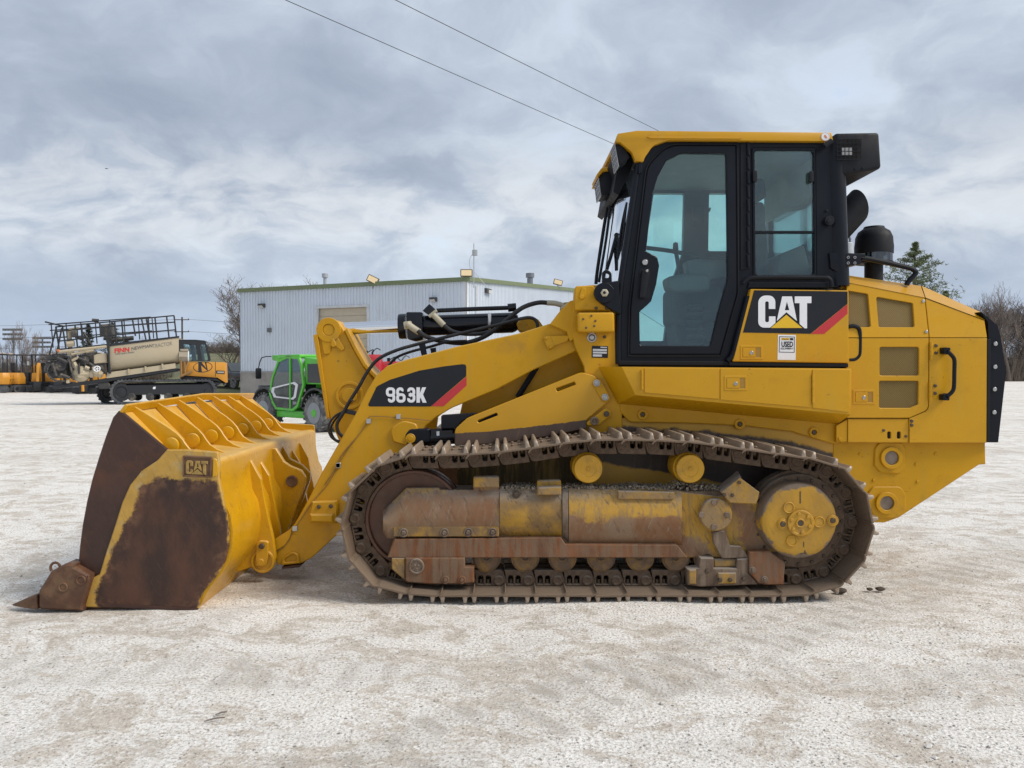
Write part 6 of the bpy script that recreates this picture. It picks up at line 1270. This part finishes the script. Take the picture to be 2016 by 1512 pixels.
add('engine_block', [bv(ex(R1((600, 550), (745, 540), (750, 640), (740, 700), (620, 700)), YN+.3, SEED_Y+.6), .05, 2), bv(ex(R1((660, 555), (720, 555), (720, 620), (660, 620)), YN+.05, YN+.4), .04, 2), bv(ex(R1((780, 620), (860, 615), (865, 700), (790, 700)), YN+.15, YN+.6), .02, 1)], M_GRIME, HS)
add('tan_box', [bv(ex(R1((755, 545), (852, 535), (856, 612), (758, 618)), YN+.05, YN+.6), .03, 1)], M_TAN, HS)
add('radiator_end', [bv(ex(R1((400, 590), (555, 570), (570, 720), (440, 718), (420, 690)), YN+.25, SEED_Y+.5), .06, 2), bv(ex(R1((358, 570), (400, 545), (520, 540), (560, 552), (560, 565), (400, 572)), YN+.15, SEED_Y+.5), .02, 1)], M_GRIME, HS)
add('fan_shroud', [g_lathe(P(*R1((510, 620))[0], YN+.08), [(0, 0), (.08, -.03), (.14, 0), (.25, -.02), (.28, .05)], n=22), g_lathe(P(*R1((420, 640))[0], YN+.06), [(.12, 0), (.20, -.02), (.23, .06)], n=20)], M_GRIME, HS)
add('hose', [g_tube([P(*R1((a, b))[0], YN-.05) for a, b in ((545, 600), (580, 570), (620, 545))], .04, 8, 4), g_tube([P(*R1((a, b))[0], YN) for a, b in ((430, 610), (405, 650), (420, 700), (470, 735), (540, 740))], .04, 8, 4)], M_GRIME, HS)
add('foot_block', [bv(ex(R1((540, 735), (565, 733), (567, 760), (543, 762)), YN-.05, YN+.2), .02, 1)], M_TAN, HS)
add('marker_post', bar((665, 780), (667, 830), .07, YN-.1), M_ORG, HS)
add('amber_lamp', [bar((478, 505), (492, 505), .07, YN-.05)], mk('amber_plastic', (.7, .2, .05), .3), HS)
# cab and body
SHZ = 0.
cbq = R1((1418, 437), (1560, 436), (1640, 442), (1665, 490), (1690, 606), (1440, 606), (1425, 560))
hc = add('cab', pl(cbq, YN+.05, .06, r=3, holes=[(R1((1462, 466), (1560, 475), (1578, 560), (1580, 602), (1480, 602)), 3), (R1((1597, 472), (1640, 472), (1668, 600), (1620, 602)), 3)], bev=.01), M_RAILB, HS)
add('cab_shell', [pl(cbq, SEED_Y-.02, .06, r=3, holes=[(R1((1462, 466), (1560, 475), (1578, 560), (1580, 602), (1480, 602)), 3), (R1((1597, 472), (1640, 472), (1668, 600), (1620, 602)), 3)], bev=.01), bv(ex(R1((1418, 433), (1560, 432), (1640, 438), (1645, 448), (1420, 446)), YN+.05, SEED_Y+.05), .02, 1), ex(R1((1418, 440), (1428, 440), (1450, 606), (1440, 606)), YN+.08, SEED_Y)], M_RAILB, hc)
add('pane', pl(R1((1455, 460), (1640, 465), (1670, 603), (1475, 603)), YN+.08, .01, bev=0), M_GLASS, hc)
body = add('engine_body', bv(ex(R1((1440, 607), (1553, 610), (1812, 616), (1818, 785), (1745, 742), (1440, 722)), YN+.1, SEED_Y+1.0), .02, 2), M_ORG, HS)
add('body_seam', [pl(R1((1727, 612), (1731, 612), (1731, 735), (1727, 735)), YN+.094, .008, bev=0), pl(R1((1735, 683), (1806, 685), (1806, 712), (1735, 708)), YN+.09, .01, bev=0), pl(R1((1740, 620), (1812, 622), (1812, 660), (1740, 658)), YN+.094, .006, bev=0)][:2], M_RAILB, body)
cN = [(1625+math.cos(RAD(a))*80, 655+math.sin(RAD(a))*44-(math.cos(RAD(a))*4)) for a in range(0, 360, 10)]
add('oval_mark', [g_poly(W2(R1(*cN), YN+.1), YN+.096, .004, [W2(R1(*[((x-1625)*.93+1625, (y-655)*.88+654) for x, y in cN]), YN+.1)], 0),
    pl(R1((1588, 612), (1612, 612), (1655, 668), (1640, 612), (1652, 612), (1668, 690), (1610, 640), (1618, 697), (1588, 697)), YN+.094, .004, bev=0)], M_RAILB, body)
add('model_plate', text_px('PANTHER', q(1740), q(1802), qy(704), qy(690), YN+.088, -.004, 0, -.02) if False else pl(R1((1745, 690), (1800, 692), (1800, 704), (1745, 702)), YN+.086, .003, bev=0), mk('plate_print', (.4, .38, .33), .5), body)
add('belly_guard', bv(ex(R1((1440, 725), (1740, 745), (1810, 790), (1800, 810), (1790, 780), (1740, 815), (1690, 780), (1450, 770)), YN+.15, SEED_Y+.9), .02, 1), M_RAILB, HS)
ex = add('air_cleaner', [bar((1440, 572), (1515, 572), .30, YN+.2), bar((1430, 520), (1500, 520), .0+.12, YN+.3), bv(ex(R1((1430, 508), (1502, 508), (1500, 530), (1432, 530)), YN+.0, YN+.5), .04, 2)], mk('dull_tan_steel', (.34, .29, .22), .6, var=.2), HS)
add('muffler_outlet', g_lathe(P(*R1((1515, 572))[0], YN+.2), [(.30, -.02), (.30, .02), (.15, .03), (.14, -.2)], (1, 0, 0), 20), M_WHITE, ex)
add('frame_bracket', [bar((1440, 600), (1445, 720), .05, YN), bar((1500, 610), (1470, 690), .05, YN), bar((1430, 735), (1530, 690), .06, YN), bar((1470, 612), (1475, 700), .05, YN)], mk('rusty_bracket', (.28, .16, .06), .7), HS)
SX = 1.0
HS.rotation_euler = (0, 0, SEED_A); HS.location.x -= .33
# ---------------------------------------------------------------- mini excavators
def excavator():
    global ROOT
    r = thing('mini_excavator', '', 'excavator', (0, 0, 0)); ROOT = Vector((0, 0, 0))
    for y in (-.72, .72):
        st_ = [(-.75+math.cos(RAD(a))*.24, .25+math.sin(RAD(a))*.24) for a in range(90, 271, 20)]+[(.75+math.cos(RAD(a))*.24, .25+math.sin(RAD(a))*.24) for a in range(270, 451, 20)]
        t_ = add('crawler_track', g_poly(V2(st_), y-.17, .34, (), .02), M_TRK, r)
        add('wheel_recess', [g_lathe((x, y-.18, .25), [(0, .0), (.12, 0), (.15, .02)], n=14) for x in (-.72, 0., .72)], M_RAILB, t_)
    add('blade', bv(g_loft([[(1.25, y, .05), (1.32, y, .05), (1.36, y, .40), (1.25, y, .40)] for y in (-.9, .9)]), .01, 1), M_RAILB, r)
    add('blade_arm', [g_box(.6, 1.27, -.45, -.35, .2, .32), g_box(.6, 1.27, .35, .45, .2, .32), g_box(-.6, .6, -.6, .6, .25, .48)], M_RAILB, r)
    bd = add('house', bv(g_loft([[(-.95, -.5, .55), (-.6, -.82, .55), (.0, -.82, .55), (.0, .82, .55), (-.6, .82, .55), (-.95, .5, .55)], [(-1.08, -.55, 1.0), (-.65, -.85, 1.0), (.0, -.85, 1.0), (.0, .85, 1.0), (-.65, .85, 1.0), (-1.08, .55, 1.0)], [(-.98, -.5, 1.32), (-.6, -.78, 1.32), (-.1, -.78, 1.32), (-.1, .78, 1.32), (-.6, .78, 1.32), (-.98, .5, 1.32)]]), .05, 2), M_ORG, r)
    add('operator_floor', [bv(g_box(-.1, .78, -.8, .8, .55, .72), .03, 1), bv(g_box(.55, .75, -.3, .3, .7, 1.35), .03, 1)], M_RAILB, r)
    adds('vent_slot', [bx(-1.035, y, z, .06, .22, .05) for y in (-.38, .38) for z in (.86, .98, 1.10)], M_RAILB, bd)
    add('dark_skirt', g_loft([[(-.9, -.5, .45), (-.55, -.75, .45), (.75, -.75, .45), (.75, .75, .45), (-.55, .75, .45), (-.9, .5, .45)], [(-.9, -.5, .6), (-.55, -.8, .6), (.75, -.8, .6), (.75, .8, .6), (-.55, .8, .6), (-.9, .5, .6)]]), M_RAILB, bd)
    add('canopy_roof', bv(g_box(-.75, .72, -.72, .72, 2.48, 2.56), .03, 2), M_RAILB, r)
    adds('canopy_post', [g_tube([(x, y, z), (x*.95, y, 2.5)], .04, 6) for x, y, z in ((-.62, -.66, 1.2), (-.62, .66, 1.2), (.66, -.68, .9), (.66, .68, .9))], M_RAILB, r)
    add('seat', [bv(g_box(-.5, -.05, -.28, .28, 1.32, 1.45), .04, 2), bv(g_box(-.58, -.44, -.28, .28, 1.42, 1.98), .05, 2)], M_SEAT, r)
    add('boom', [bv(g_loft([[p for p in ((.8, y, .7), (1.0, y, .7), (1.5, y, 1.7), (1.2, y, 2.0), (.75, y, 1.2))] for y in (-.12, .12)]), .03, 1), bv(g_loft([[p for p in ((1.2, y, 2.0), (1.5, y, 1.75), (1.75, y, .7), (1.6, y, .65))] for y in (-.10, .10)]), .03, 1)], M_ORG, r)
    add('digging_bucket', bv(g_loft([[(1.35, y, .15), (1.75, y, .12), (1.9, y, .45), (1.75, y, .75), (1.5, y, .7)] for y in (-.25, .25)]), .02, 1), M_RAILB, r)
    add('mirror', [bx(.78, -.85, 1.95, .06, .16, .26), g_tube([(.66, -.68, 1.9), (.78, -.85, 1.95)], .015, 5)], M_STEEL, r)
    add('beacon_stand', [g_tube([(-.6, .5, 2.56), (-.6, .5, 2.64)], .08, 8), bx(-.55, .35, 2.6, .3, .3, .06)], mk('pale_fittings', (.6, .5, .42), .6), r)
    return r
ex0 = excavator()
spots = [(2, 56, -160, 'mini excavator cut off by the left edge of the photo'), (47, 58, 62, 'orange mini excavator with open canopy, second from the left edge'), (92, 58, -72, 'mini excavator with black canopy half hidden left of the hydroseeder engine'), (134, 57, -76, 'mini excavator behind the hydroseeder radiator end, fourth in the row'), (186, 54, -80, 'last mini excavator of the row, beside the rear of the hydroseeder tracks')]
for i, (px, d, a, lb) in enumerate(spots):
    o = ex0 if i == 0 else dup(ex0)
    o.location = ((px-987)/F*d, d, 0); o.rotation_euler = (0, 0, RAD(a)); o.scale = (.92, .92, 1.1)
    o['label'] = lb; o['category'] = 'excavator'; o['group'] = 'mini excavators parked in a row at the left'
# ---------------------------------------------------------------- pickup truck
pk = thing('pickup_truck', 'dark pickup truck nosing out beside the shop building wall', 'pickup truck', (0, 0, 0)); ROOT = Vector((0, 0, 0))
M_CAR = mk('dark_car_paint', (.02, .022, .027), .18, var=.05, coat=.6); M_WIN = mk('car_window', (.05, .06, .065), .08)
pb_ = add('body', bv(g_loft([[(-2.9, y*k, z0), (2.6, y*k, z0), (2.75, y*k, .75), (2.70, y*k, 1.12), (1.2, y*k, 1.22), (-2.9, y*k, 1.20)] for y, k, z0 in ((-.98, 1, .5), (.98, 1, .5))]), .06, 3), M_CAR, pk)
add('cabin', bv(g_loft([[(-1.2, -.92, 1.18), (1.25, -.92, 1.18), (1.25, .92, 1.18), (-1.2, .92, 1.18)], [(-1.0, -.75, 1.88), (.45, -.75, 1.88), (.45, .75, 1.88), (-1.0, .75, 1.88)]]), .05, 3), M_CAR, pb_)
add('windscreen', g_loft([[(1.22, -.82, 1.24), (1.22, .82, 1.24), (.52, .70, 1.83), (.52, -.70, 1.83)], [(1.25, -.82, 1.24), (1.25, .82, 1.24), (.55, .70, 1.83), (.55, -.70, 1.83)]]), M_WIN, pb_)
add('side_window', g_loft([[(-.9, -.90, 1.24), (1.0, -.90, 1.24), (.42, -.775, 1.8), (-.88, -.775, 1.8)], [(-.9, -.915, 1.24), (1.0, -.915, 1.24), (.42, -.79, 1.8), (-.88, -.79, 1.8)]]), M_WIN, pb_)
add('grille', bx(2.75, 0, .88, .06, 1.0, .34), M_BLKM, pb_); adds('grille_bar', [bx(2.79, 0, z, .03, .98, .03) for z in (.78, .88, .98)], M_STEEL, pb_)
adds('headlight', [bx(2.73, y, .92, .08, .36, .22) for y in (-.74, .74)], M_LAMPW, pb_); add('bumper', bv(bx(2.78, 0, .55, .2, 1.96, .26), .04, 2), M_BLKM, pb_)
for (x, y) in ((1.75, -.85), (-1.8, -.85), (1.75, .85), (-1.8, .85)): add('wheel', g_lathe((x, y-.14, .40), [(0, .02), (.22, .02), (.25, 0), (.38, 0), (.40, .04), (.40, .24), (.38, .28), (0, .28)], n=24), M_TYRE, pk)
pk.location = ((458-987)/F*58, 58, .32); pk.rotation_euler = (0, 0, RAD(-38))
# ---------------------------------------------------------------- red fuel tanks
M_REDT = mk('red_tank_paint', (.42, .025, .035), .35, var=.08, dirt=(.2, .1, .08), da=.15)
for i, (px0, px1, yt_, lb) in enumerate(((706, 752, 697, 'red fuel tank with rounded top left of the hose loops'), (750, 808, 711, 'lower red fuel tank with white label behind the loader arm'))):
    d = 33+i*.6; a, b = (px0-987)/F*d, (px1-987)/F*d; zt_ = H+(732-yt_)/F*d
    t_ = thing('fuel_tank', lb, 'fuel tank', ((a+b)/2, d, 0), 'red tanks in front of the shop'); 
    add('shell', bv(g_loft([[(a, d+math.cos(RAD(k))*.55, .95+math.sin(RAD(k))*(zt_-.95 if k <= 180 else .5)) for k in range(0, 360, 20)], [(b, d+math.cos(RAD(k))*.55, .95+math.sin(RAD(k))*(zt_-.95 if k <= 180 else .5)) for k in range(0, 360, 20)]]), .03, 2), M_REDT, t_)
    adds('leg', [g_box(x-.05, x+.05, d+y-.05, d+y+.05, 0, .7) for x in (a+.15, b-.15) for y in (-.35, .35)], M_REDT, t_)
    add('filler_cap', [g_tube([(a+.35, d, zt_-.05), (a+.35, d, zt_+.14)], .07, 10), g_tube([(a+.6, d, zt_-.05), (a+.62, d, zt_+.1)], .04, 8)], M_BLKM, t_)
    add('fuel_hose', g_tube([(a+.4, d-.3, zt_+.02), (a+.7, d-.35, zt_+.18), (b-.35, d-.4, zt_+.02), (b-.15, d-.45, zt_+.22), (b+.02, d-.4, zt_+.15)], .022, 6, 5), M_HOSE, t_)
    add('label_sheet', g_box((a+b)/2-.1, (a+b)/2+.16, d-.57, d-.553, 1.40, 1.72), M_WHITE, t_)
# ---------------------------------------------------------------- power line, field lights
M_POLE = mk('weathered_pole_wood', (.12, .095, .075), .85, var=.3, vs=2.)
def pole(px, ytop, d, arms, lb, trans=False):
    x = (px-987)/F*d; zt_ = H+(732-ytop)/F*d
    r = thing('utility_pole', lb, 'utility pole', (x, d, 0))
    add('shaft', g_tube([(x, d, -.2), (x, d, zt_)], [.16, .11], 8), M_POLE, r)
    for z, wd in arms:
        c_ = add('crossarm', bx(x, d-.12, zt_-z, wd, .09, .11), M_POLE, r)
        adds('insulator', [g_lathe((x+k*wd*.46, d-.12, zt_-z+.05), [(.03, 0), (.06, .05), (.05, .12), (0, .15)], (0, 0, 1), 8) for k in (-1, 1)], M_CONS, c_)
    if trans:
        t_ = add('transformer', g_lathe((x+.42, d-.3, zt_-1.9), [(.0, 0), (.26, 0), (.28, .05), (.28, .95), (.24, 1.0), (0, 1.02)], (0, 0, 1), 20), mk('grey_transformer', (.45, .47, .49), .4), r)
        adds('bushing', [g_lathe((x+.42+k, d-.3, zt_-.9), [(.05, 0), (.07, .06), (.05, .12), (.07, .2), (.03, .3), (.02, .4)], (0, 0, 1), 10) for k in (-.1, .12)], M_CONS, t_)
    return Vector((x, d, zt_))
pA = pole(363, 625, 100, ((.35, 1.9), (1.9, 1.9), (3.2, 1.7), (4.6, 1.6)), 'distant utility pole with four crossarms behind the hydroseeder cab')
pB = pole(1650, 445, 40, ((.3, 1.6),), 'utility pole with grey transformer behind the loader cab', True)
ROOT = Vector((0, 0, 0))
M_WIRE = mk('overhead_wire', (.03, .03, .032), .5)
for i, ((px, py), zoff, lb) in enumerate((((560, 0), -.55, 'lower overhead wire slanting down to the loader cab roof'), ((780, 0), .05, 'upper overhead wire slanting down behind the loader cab roof'))):
    zc = 9.05+.15*i; d = (zc-H)*F/732; a = P(px, py, d); b = Vector((pB.x+(-.6, .6)[i], pB.y, pB.z+zoff)); e = a+(a-b)*1.1
    pts = [e+(b-e)*(k/24)-Vector((0, 0, .55*math.sin(math.pi*k/24)-.0)) for k in range(25)]
    kz = (a-pts[min(range(25), key=lambda k: (pts[k]-a).length)]).z
    pts = [p+Vector((0, 0, kz*math.sin(math.pi*j/24)*1.0)) for j, p in enumerate(pts)]
    tag(add('overhead_wire', g_tube(pts, .008, 5), M_WIRE, recalc=False), lb, 'wire', 'overhead wires crossing the sky')
ROOT = Vector((0, 0, 0))
for z, lv in ((.3, 'top'), (1.85, 'second'), (3.15, 'third'), (4.55, 'lowest')):
    for s_, sd_, dy in ((1, 'right', 18), (-1, 'left', -5)):
        a = pA+Vector((s_*.85, 0, -z))
        tag(add('distant_wire', g_tube([a+Vector((s_*60*k/6, dy*k/6, -1.08*math.sin(math.pi*k/6))) for k in range(7)], .016, 4), M_WIRE, recalc=False), lv+' thin wire running '+sd_+' from the distant four-armed utility pole', 'wire', 'wires on the distant pole')
for px, py, d, lb in ((36, 655, 150, 'tall sports field light tower at far left above the bare trees'), (92, 671, 160, 'second sports field light tower left of the hydroseeder rails')):
    x = (px-987)/F*d; z = H+(732-py)/F*d; r = thing('field_light_tower', lb, 'light tower', (x, d, 0))
    add('mast', g_tube([(x, d, 0), (x, d, z+.4)], .16, 6), mk('grey_mast', (.25, .26, .28), .5), r)
    for k in range(3):
        b_ = add('lamp_bar', bx(x, d-.1, z+.5-k*.9, 3.6, .1, .1), M_CONS, r)
        adds('lamp', [bx(x-1.6+j*.64, d-.3, z+.5-k*.9, .42, .4, .42) for j in range(6)], M_CONS, b_)
# ---------------------------------------------------------------- trees
M_BARK = mk('grey_bark', (.15, .125, .11), .9, var=.3, vs=1.5); M_TWIG = mk('bare_twigs', (.20, .165, .145), .9, var=.3, vs=.7)
def bare(seed, h, spread=.55, dens=1., up=.35, rmin=.010):
    r_ = random.Random(seed); tr, cr = [], []
    def grow(p, d, L, rad, lv):
        n = 4 if lv < 2 else 3; pts = [p]; rs = [rad]; dd = Vector(d)
        for i in range(n):
            dd = (dd+Vector((r_.gauss(0, .13), r_.gauss(0, .13), r_.gauss(0, .08)+(.05 if lv else 0)))).normalized()
            pts.append(pts[-1]+dd*L/n); rs.append(max(rmin, rad*(1-.55*(i+1)/n)))
        (tr if lv < 1 else cr).append(g_tube(pts, rs, 6 if lv == 0 else (4 if lv < 3 else 3)))
        if lv >= 5 or L < h*.028: return
        k = int({0: 6, 1: 5, 2: 5, 3: 4, 4: 3}.get(lv, 2)*dens+r_.random())
        for j in range(k):
            t = r_.uniform(.28 if lv else .34, 1.) if j else 1.
            i = min(int(t*n), n-1); q = pts[i].lerp(pts[i+1], t*n-i); az = r_.uniform(0, 6.28)
            side = Vector((math.cos(az), math.sin(az), r_.uniform(-.1, .5)))
            nd = (dd*(1-spread)+side*spread+Vector((0, 0, up*.35))).normalized()
            grow(q, nd, L*r_.uniform(.48, .74), max(rmin, rs[i]*.62), lv+1)
    grow(Vector((0, 0, 0)), Vector((0, 0, 1)), h*.48, h*.020, 0)
    return joing(tr), joing(cr)
def bare_proto(seed, h, **k):
    tr, cr = bare(seed, h, **k)
    t = add('trunk', tr, M_BARK, None, recalc=False); c = add('crown', cr, M_TWIG, None, recalc=False)
    return t, c
ROOT = Vector((0, 0, 0))
protos = [bare_proto(3, 10., spread=.55, dens=1.15), bare_proto(11, 10., spread=.42, up=.6, dens=1.), bare_proto(23, 10., spread=.62, dens=1.1, up=.15), bare_proto(31, 10., spread=.35, up=.9, dens=.9)]
used = set()
def plant(k, px, d, h, lb, group, rot=0., z=0., sq=1.):
    x = (px-987)/F*d
    r = thing('bare_tree', lb, 'tree', (x, d, z), group)
    for src, nm in zip(protos[k], ('trunk', 'crown')):
        if (k, nm) not in used: o = src; used.add((k, nm))
        else: o = src.copy(); COL.objects.link(o)
        o.parent = r; o.scale = (h/10*sq, h/10*sq, h/10); o.rotation_euler = (0, 0, rot)
GB = 'bare trees behind the shop'
plant(0, 470, 66, 9.7, 'large bare tree with spreading branches at the left end of the shop', GB, .4, .4, 1.1)
plant(2, 446, 74, 6.8, 'lower bare tree left of the large one beside the shop', GB, .9, .4, 1.2)
plant(2, 548, 74, 10.6, 'bare treetop showing just above the left part of the shop roof', GB, 1.4, .4)
plant(0, 612, 78, 10.9, 'bare treetop behind the roof vent pipe', GB, 2.6, .4)
plant(2, 676, 80, 10.6, 'bare treetop above the roof between vent pipe and flood light', GB, 4., .4)
GL = 'bare trees along the left edge of the yard'
lt = [(4, 82, 5.2, 1), (18, 80, 4.6, 2), (33, 84, 6.4, 3), (46, 82, 7.2, 3), (58, 85, 5.0, 1), (70, 82, 6.2, 3), (84, 84, 5.0, 2), (98, 86, 5.4, 1), (110, 84, 5.2, 0), (124, 86, 5.6, 1), (140, 88, 5.2, 2), (270, 96, 6.8, 1), (300, 98, 6.2, 3), (330, 96, 5.4, 2)]
nm_ = ['at the far left edge', 'second from the left edge', 'beside the first field light', 'tallest slender one left of the field light', 'above the canopied excavator', 'slender one between the field lights', 'left of the second field light', 'right of the second field light', 'behind the ladder of the hydroseeder', 'behind the left end of the railing', 'behind the railing corner posts', 'seen through the right part of the railing', 'seen through the last railing bays', 'right of the railing, low']
for (px, d, h, k), n_ in zip(lt, nm_): plant(k, px, d, h*.8, 'leafless tree '+n_, GL, px*.7, 0, .8)
rt = [(1902, 118, 9.2, 1), (1920, 126, 12.5, 0), (1938, 120, 11.5, 3), (1952, 128, 14., 0), (1966, 120, 12.4, 1), (1982, 126, 13.8, 2), (1996, 119, 12.6, 3), (2010, 124, 14., 0), (2030, 122, 13., 1), (1880, 132, 9.0, 3)]
rn = ['just above the rear of the loader hood', 'above the black radiator guard', 'slender, right of the radiator guard top', 'tall and spreading, second behind the guard', 'upright, mid of the right hand wood', 'broad crowned, near the right edge', 'slender, close to the right edge', 'tall, at the right edge', 'partly beyond the right edge', 'lowest one, behind the pine']
for (px, d, h, k), n_ in zip(rt, rn): plant(k, px, d, h, 'leafless woodland tree '+n_, 'bare woodland trees at the right', px*.7, .1)
# undergrowth: one mass on either side
ROOT = Vector((0, 0, 0))
def brush(name, x0, x1, y0, y1, hmin, hmax, n, mat, lb, rr=.02):
    V, Fc = [], []
    for i in range(n):
        x, y = rng.uniform(x0, x1), rng.uniform(y0, y1); h = rng.uniform(hmin, hmax)*(.75+.5*mnoise.noise(Vector((x*.22, y*.1, 0))))
        b = Vector((x, y, 0)); 
        for j in range(5):
            a = rng.uniform(0, 6.28); l = h*rng.uniform(.5, 1.); tip = b+Vector((math.cos(a)*l*.28, math.sin(a)*l*.28, l)); s = Vector((rr, 0, 0)); o = len(V)
            mid = b.lerp(tip, .5)+Vector((rng.gauss(0, .1), 0, 0))
            V += [tuple(b-s), tuple(b+s), tuple(mid+s*.7), tuple(mid-s*.7), tuple(tip)]
            Fc += [(o, o+1, o+2, o+3), (o+3, o+2, o+4)]
            for q in range(3):
                c = b.lerp(tip, rng.uniform(.35, .95)); e = c+Vector((rng.gauss(0, .35), rng.gauss(0, .35), rng.uniform(.15, .6)))*(h*.22); o = len(V)
                V += [tuple(c-s*.4), tuple(c+s*.4), tuple(e)]; Fc += [(o, o+1, o+2)]
    o = add(name, (V, Fc), mat, recalc=False, smooth=False, kind='stuff'); o['label'] = lb; o['category'] = 'undergrowth'
M_BRUSH = mk('dry_undergrowth', (.125, .098, .078), .95, var=.35, vs=.5); M_BRUSH2 = mk('dense_undergrowth', (.14, .112, .092), .95, var=.35, vs=.4)
brush('undergrowth', -62, -40, 78, 95, 2.2, 4.3, 1500, M_BRUSH, 'tangled leafless undergrowth behind the excavators', .022)
brush('undergrowth', 62, 125, 119, 136, 4.5, 9.0, 3000, M_BRUSH2, 'dense leafless undergrowth of the right hand wood', .035)
brush('undergrowth', -102, -55, 205, 214, 3, 5.5, 900, M_BRUSH, 'far leafless hedge on the grassy rise', .05)
bpy.data.objects[-1:] if False else None
for o in bpy.data.objects:
    if o.name.startswith('undergrowth') and 'rise' in o.get('label', ''): o.location.z = 6.2
# evergreens
def needles(seed, h, rad, conic, n, size, nb=46):
    r_ = random.Random(seed); V, Fc = [], []; limbs = [g_tube([(0, 0, 0), (r_.gauss(0, .05), 0, h*.5), (0, 0, h*.97)], [h*.022, h*.014, .02], 6)]
    for b in range(nb):
        t = (b+r_.random())/nb; z = h*(.10+.88*t)
        R_ = rad*((1-t)**.75 if conic else (math.sin(math.pi*min(1, .18+t*.86))**.8))*r_.uniform(.62, 1.12)
        az = b*2.4+r_.uniform(-.4, .4); dr_ = Vector((math.cos(az), math.sin(az), r_.uniform(.05, .45) if not conic else r_.uniform(-.1, .5)))
        base = Vector((0, 0, z)); tip = base+dr_*R_
        limbs.append(g_tube([base, base.lerp(tip, .55)+Vector((0, 0, -.04*R_)), tip], [.035, .022, .008], 4))
        for i in range(n):
            u = .25+.78*r_.random(); c = base.lerp(tip, u)+Vector((r_.gauss(0, 1), r_.gauss(0, 1), r_.gauss(0, .6)))*(.16*R_*.6+.04)
            for q in range(3):
                d = Vector((r_.gauss(0, 1), r_.gauss(0, 1), r_.gauss(.5, .7))).normalized()*size*r_.uniform(.6, 1.3); s = d.cross(Vector((r_.gauss(0, 1), r_.gauss(0, 1), r_.gauss(0, 1)))).normalized()*size*.12
                o = len(V); V += [tuple(c-s), tuple(c+s), tuple(c+d+s*.4), tuple(c+d-s*.4)]; Fc.append((o, o+1, o+2, o+3))
    return joing(limbs), (V, Fc)
M_PINE = mk('pine_needles', (.15, .185, .085), .8, var=.5, vs=1.2, dirt=(.13, .13, .06), da=.3, ds=1.5); M_JUN = mk('juniper_needles', (.030, .040, .026), .85, var=.5, vs=1.5)
def evergreen(px, d, h, rad, conic, n, size, seed, mat, lb, nb=46, grp='evergreens'):
    x = (px-987)/F*d; r = thing('evergreen_tree', lb, 'tree', (x, d, 0), grp); global ROOT; ROOT = Vector((0, 0, 0))
    l, c = needles(seed, h, rad, conic, n, size, nb)
    add('trunk', l, M_BARK, r, recalc=False); add('crown', c, mat, r, recalc=False, smooth=False)
evergreen(1806, 42, 8.8, 2.6, False, 85, .15, 5, M_PINE, 'loose crowned pine rising behind the loader hood', 60)
evergreen(1866, 44, 6.3, 1.7, False, 70, .15, 9, M_PINE, 'smaller pine right of the tall pine behind the hood', 34)
evergreen(181, 70, 5.9, 1.35, True, 40, .16, 2, M_JUN, 'dark conical juniper behind the left part of the railing', 50)
evergreen(228, 72, 6.1, 1.9, True, 44, .16, 3, M_JUN, 'broad dark juniper in the middle of the railing', 56)
evergreen(254, 73, 4.9, 1.3, True, 36, .16, 4, M_JUN, 'lower juniper right of the broad one', 44)
# small things on the gravel
ROOT = Vector((0, 0, 0))
for i, (a, b, lb) in enumerate((((402, 1424), (443, 1416), 'longer dark twig on the gravel in front of the bucket'), ((424, 1411), (447, 1405), 'shorter dark twig lying beside the longer one'))):
    d_ = lambda py: H*F/(py-732)
    p0, p1 = P(a[0], a[1], d_(a[1])), P(b[0], b[1], d_(b[1])); p0.z = p1.z = .006
    tag(add('twig', g_tube([p0, p0.lerp(p1, .5)+Vector((0, .004, .003)), p1], [.002, .0035, .0025], 6), M_BARK), lb, 'twig', 'twigs on the gravel')
for i, (px, py, s, lb) in enumerate(((1656, 1170, .028, 'dark mud clod behind the rear of the track'), (1733, 1166, .022, 'pair of mud clods right of the first clod'), (1895, 840, .05, 'dark clod far back at the right'), (1712, 1166, .016, 'tiny clod between the larger mud clods'))):
    d_ = H*F/(py-732); c = P(px, py, d_); rr_ = random.Random(i)
    ic = bmesh.new(); bmesh.ops.create_icosphere(ic, subdivisions=2, radius=1)
    V = [(c.x+v.co.x*s*1.5*(1+.35*mnoise.noise(v.co*2+Vector((i, 0, 0)))), d_+v.co.y*s*(1+.3*mnoise.noise(v.co*3)), s*.35+v.co.z*s*.7*(1+.4*mnoise.noise(v.co*2.5))) for v in ic.verts]; Fc = [tuple(v.index for v in f.verts) for f in ic.faces]; ic.free()
    tag(add('mud_clod', (V, Fc), mk('dark_mud', (.07, .055, .042), .9, var=.3, vs=30)), lb, 'mud clod', 'mud clods on the gravel')
# a distant aircraft
c = P(210, 332, 900)
ap = thing('aircraft', 'tiny distant aircraft in the sky at upper left', 'aircraft', c)
add('fuselage', g_lathe(c-Vector((1.8, 0, 0)), [(0, 0), (.3, .4), (.35, 1.5), (.15, 3.2), (0, 3.6)], (1, 0, 0), 10), M_BLKM, ap); add('wing', bx(c.x-.3, c.y, c.z+.2, .7, 5., .08), M_BLKM, ap); add('tail', bx(c.x+1.6, c.y, c.z+.35, .35, .06, .7), M_BLKM, ap)
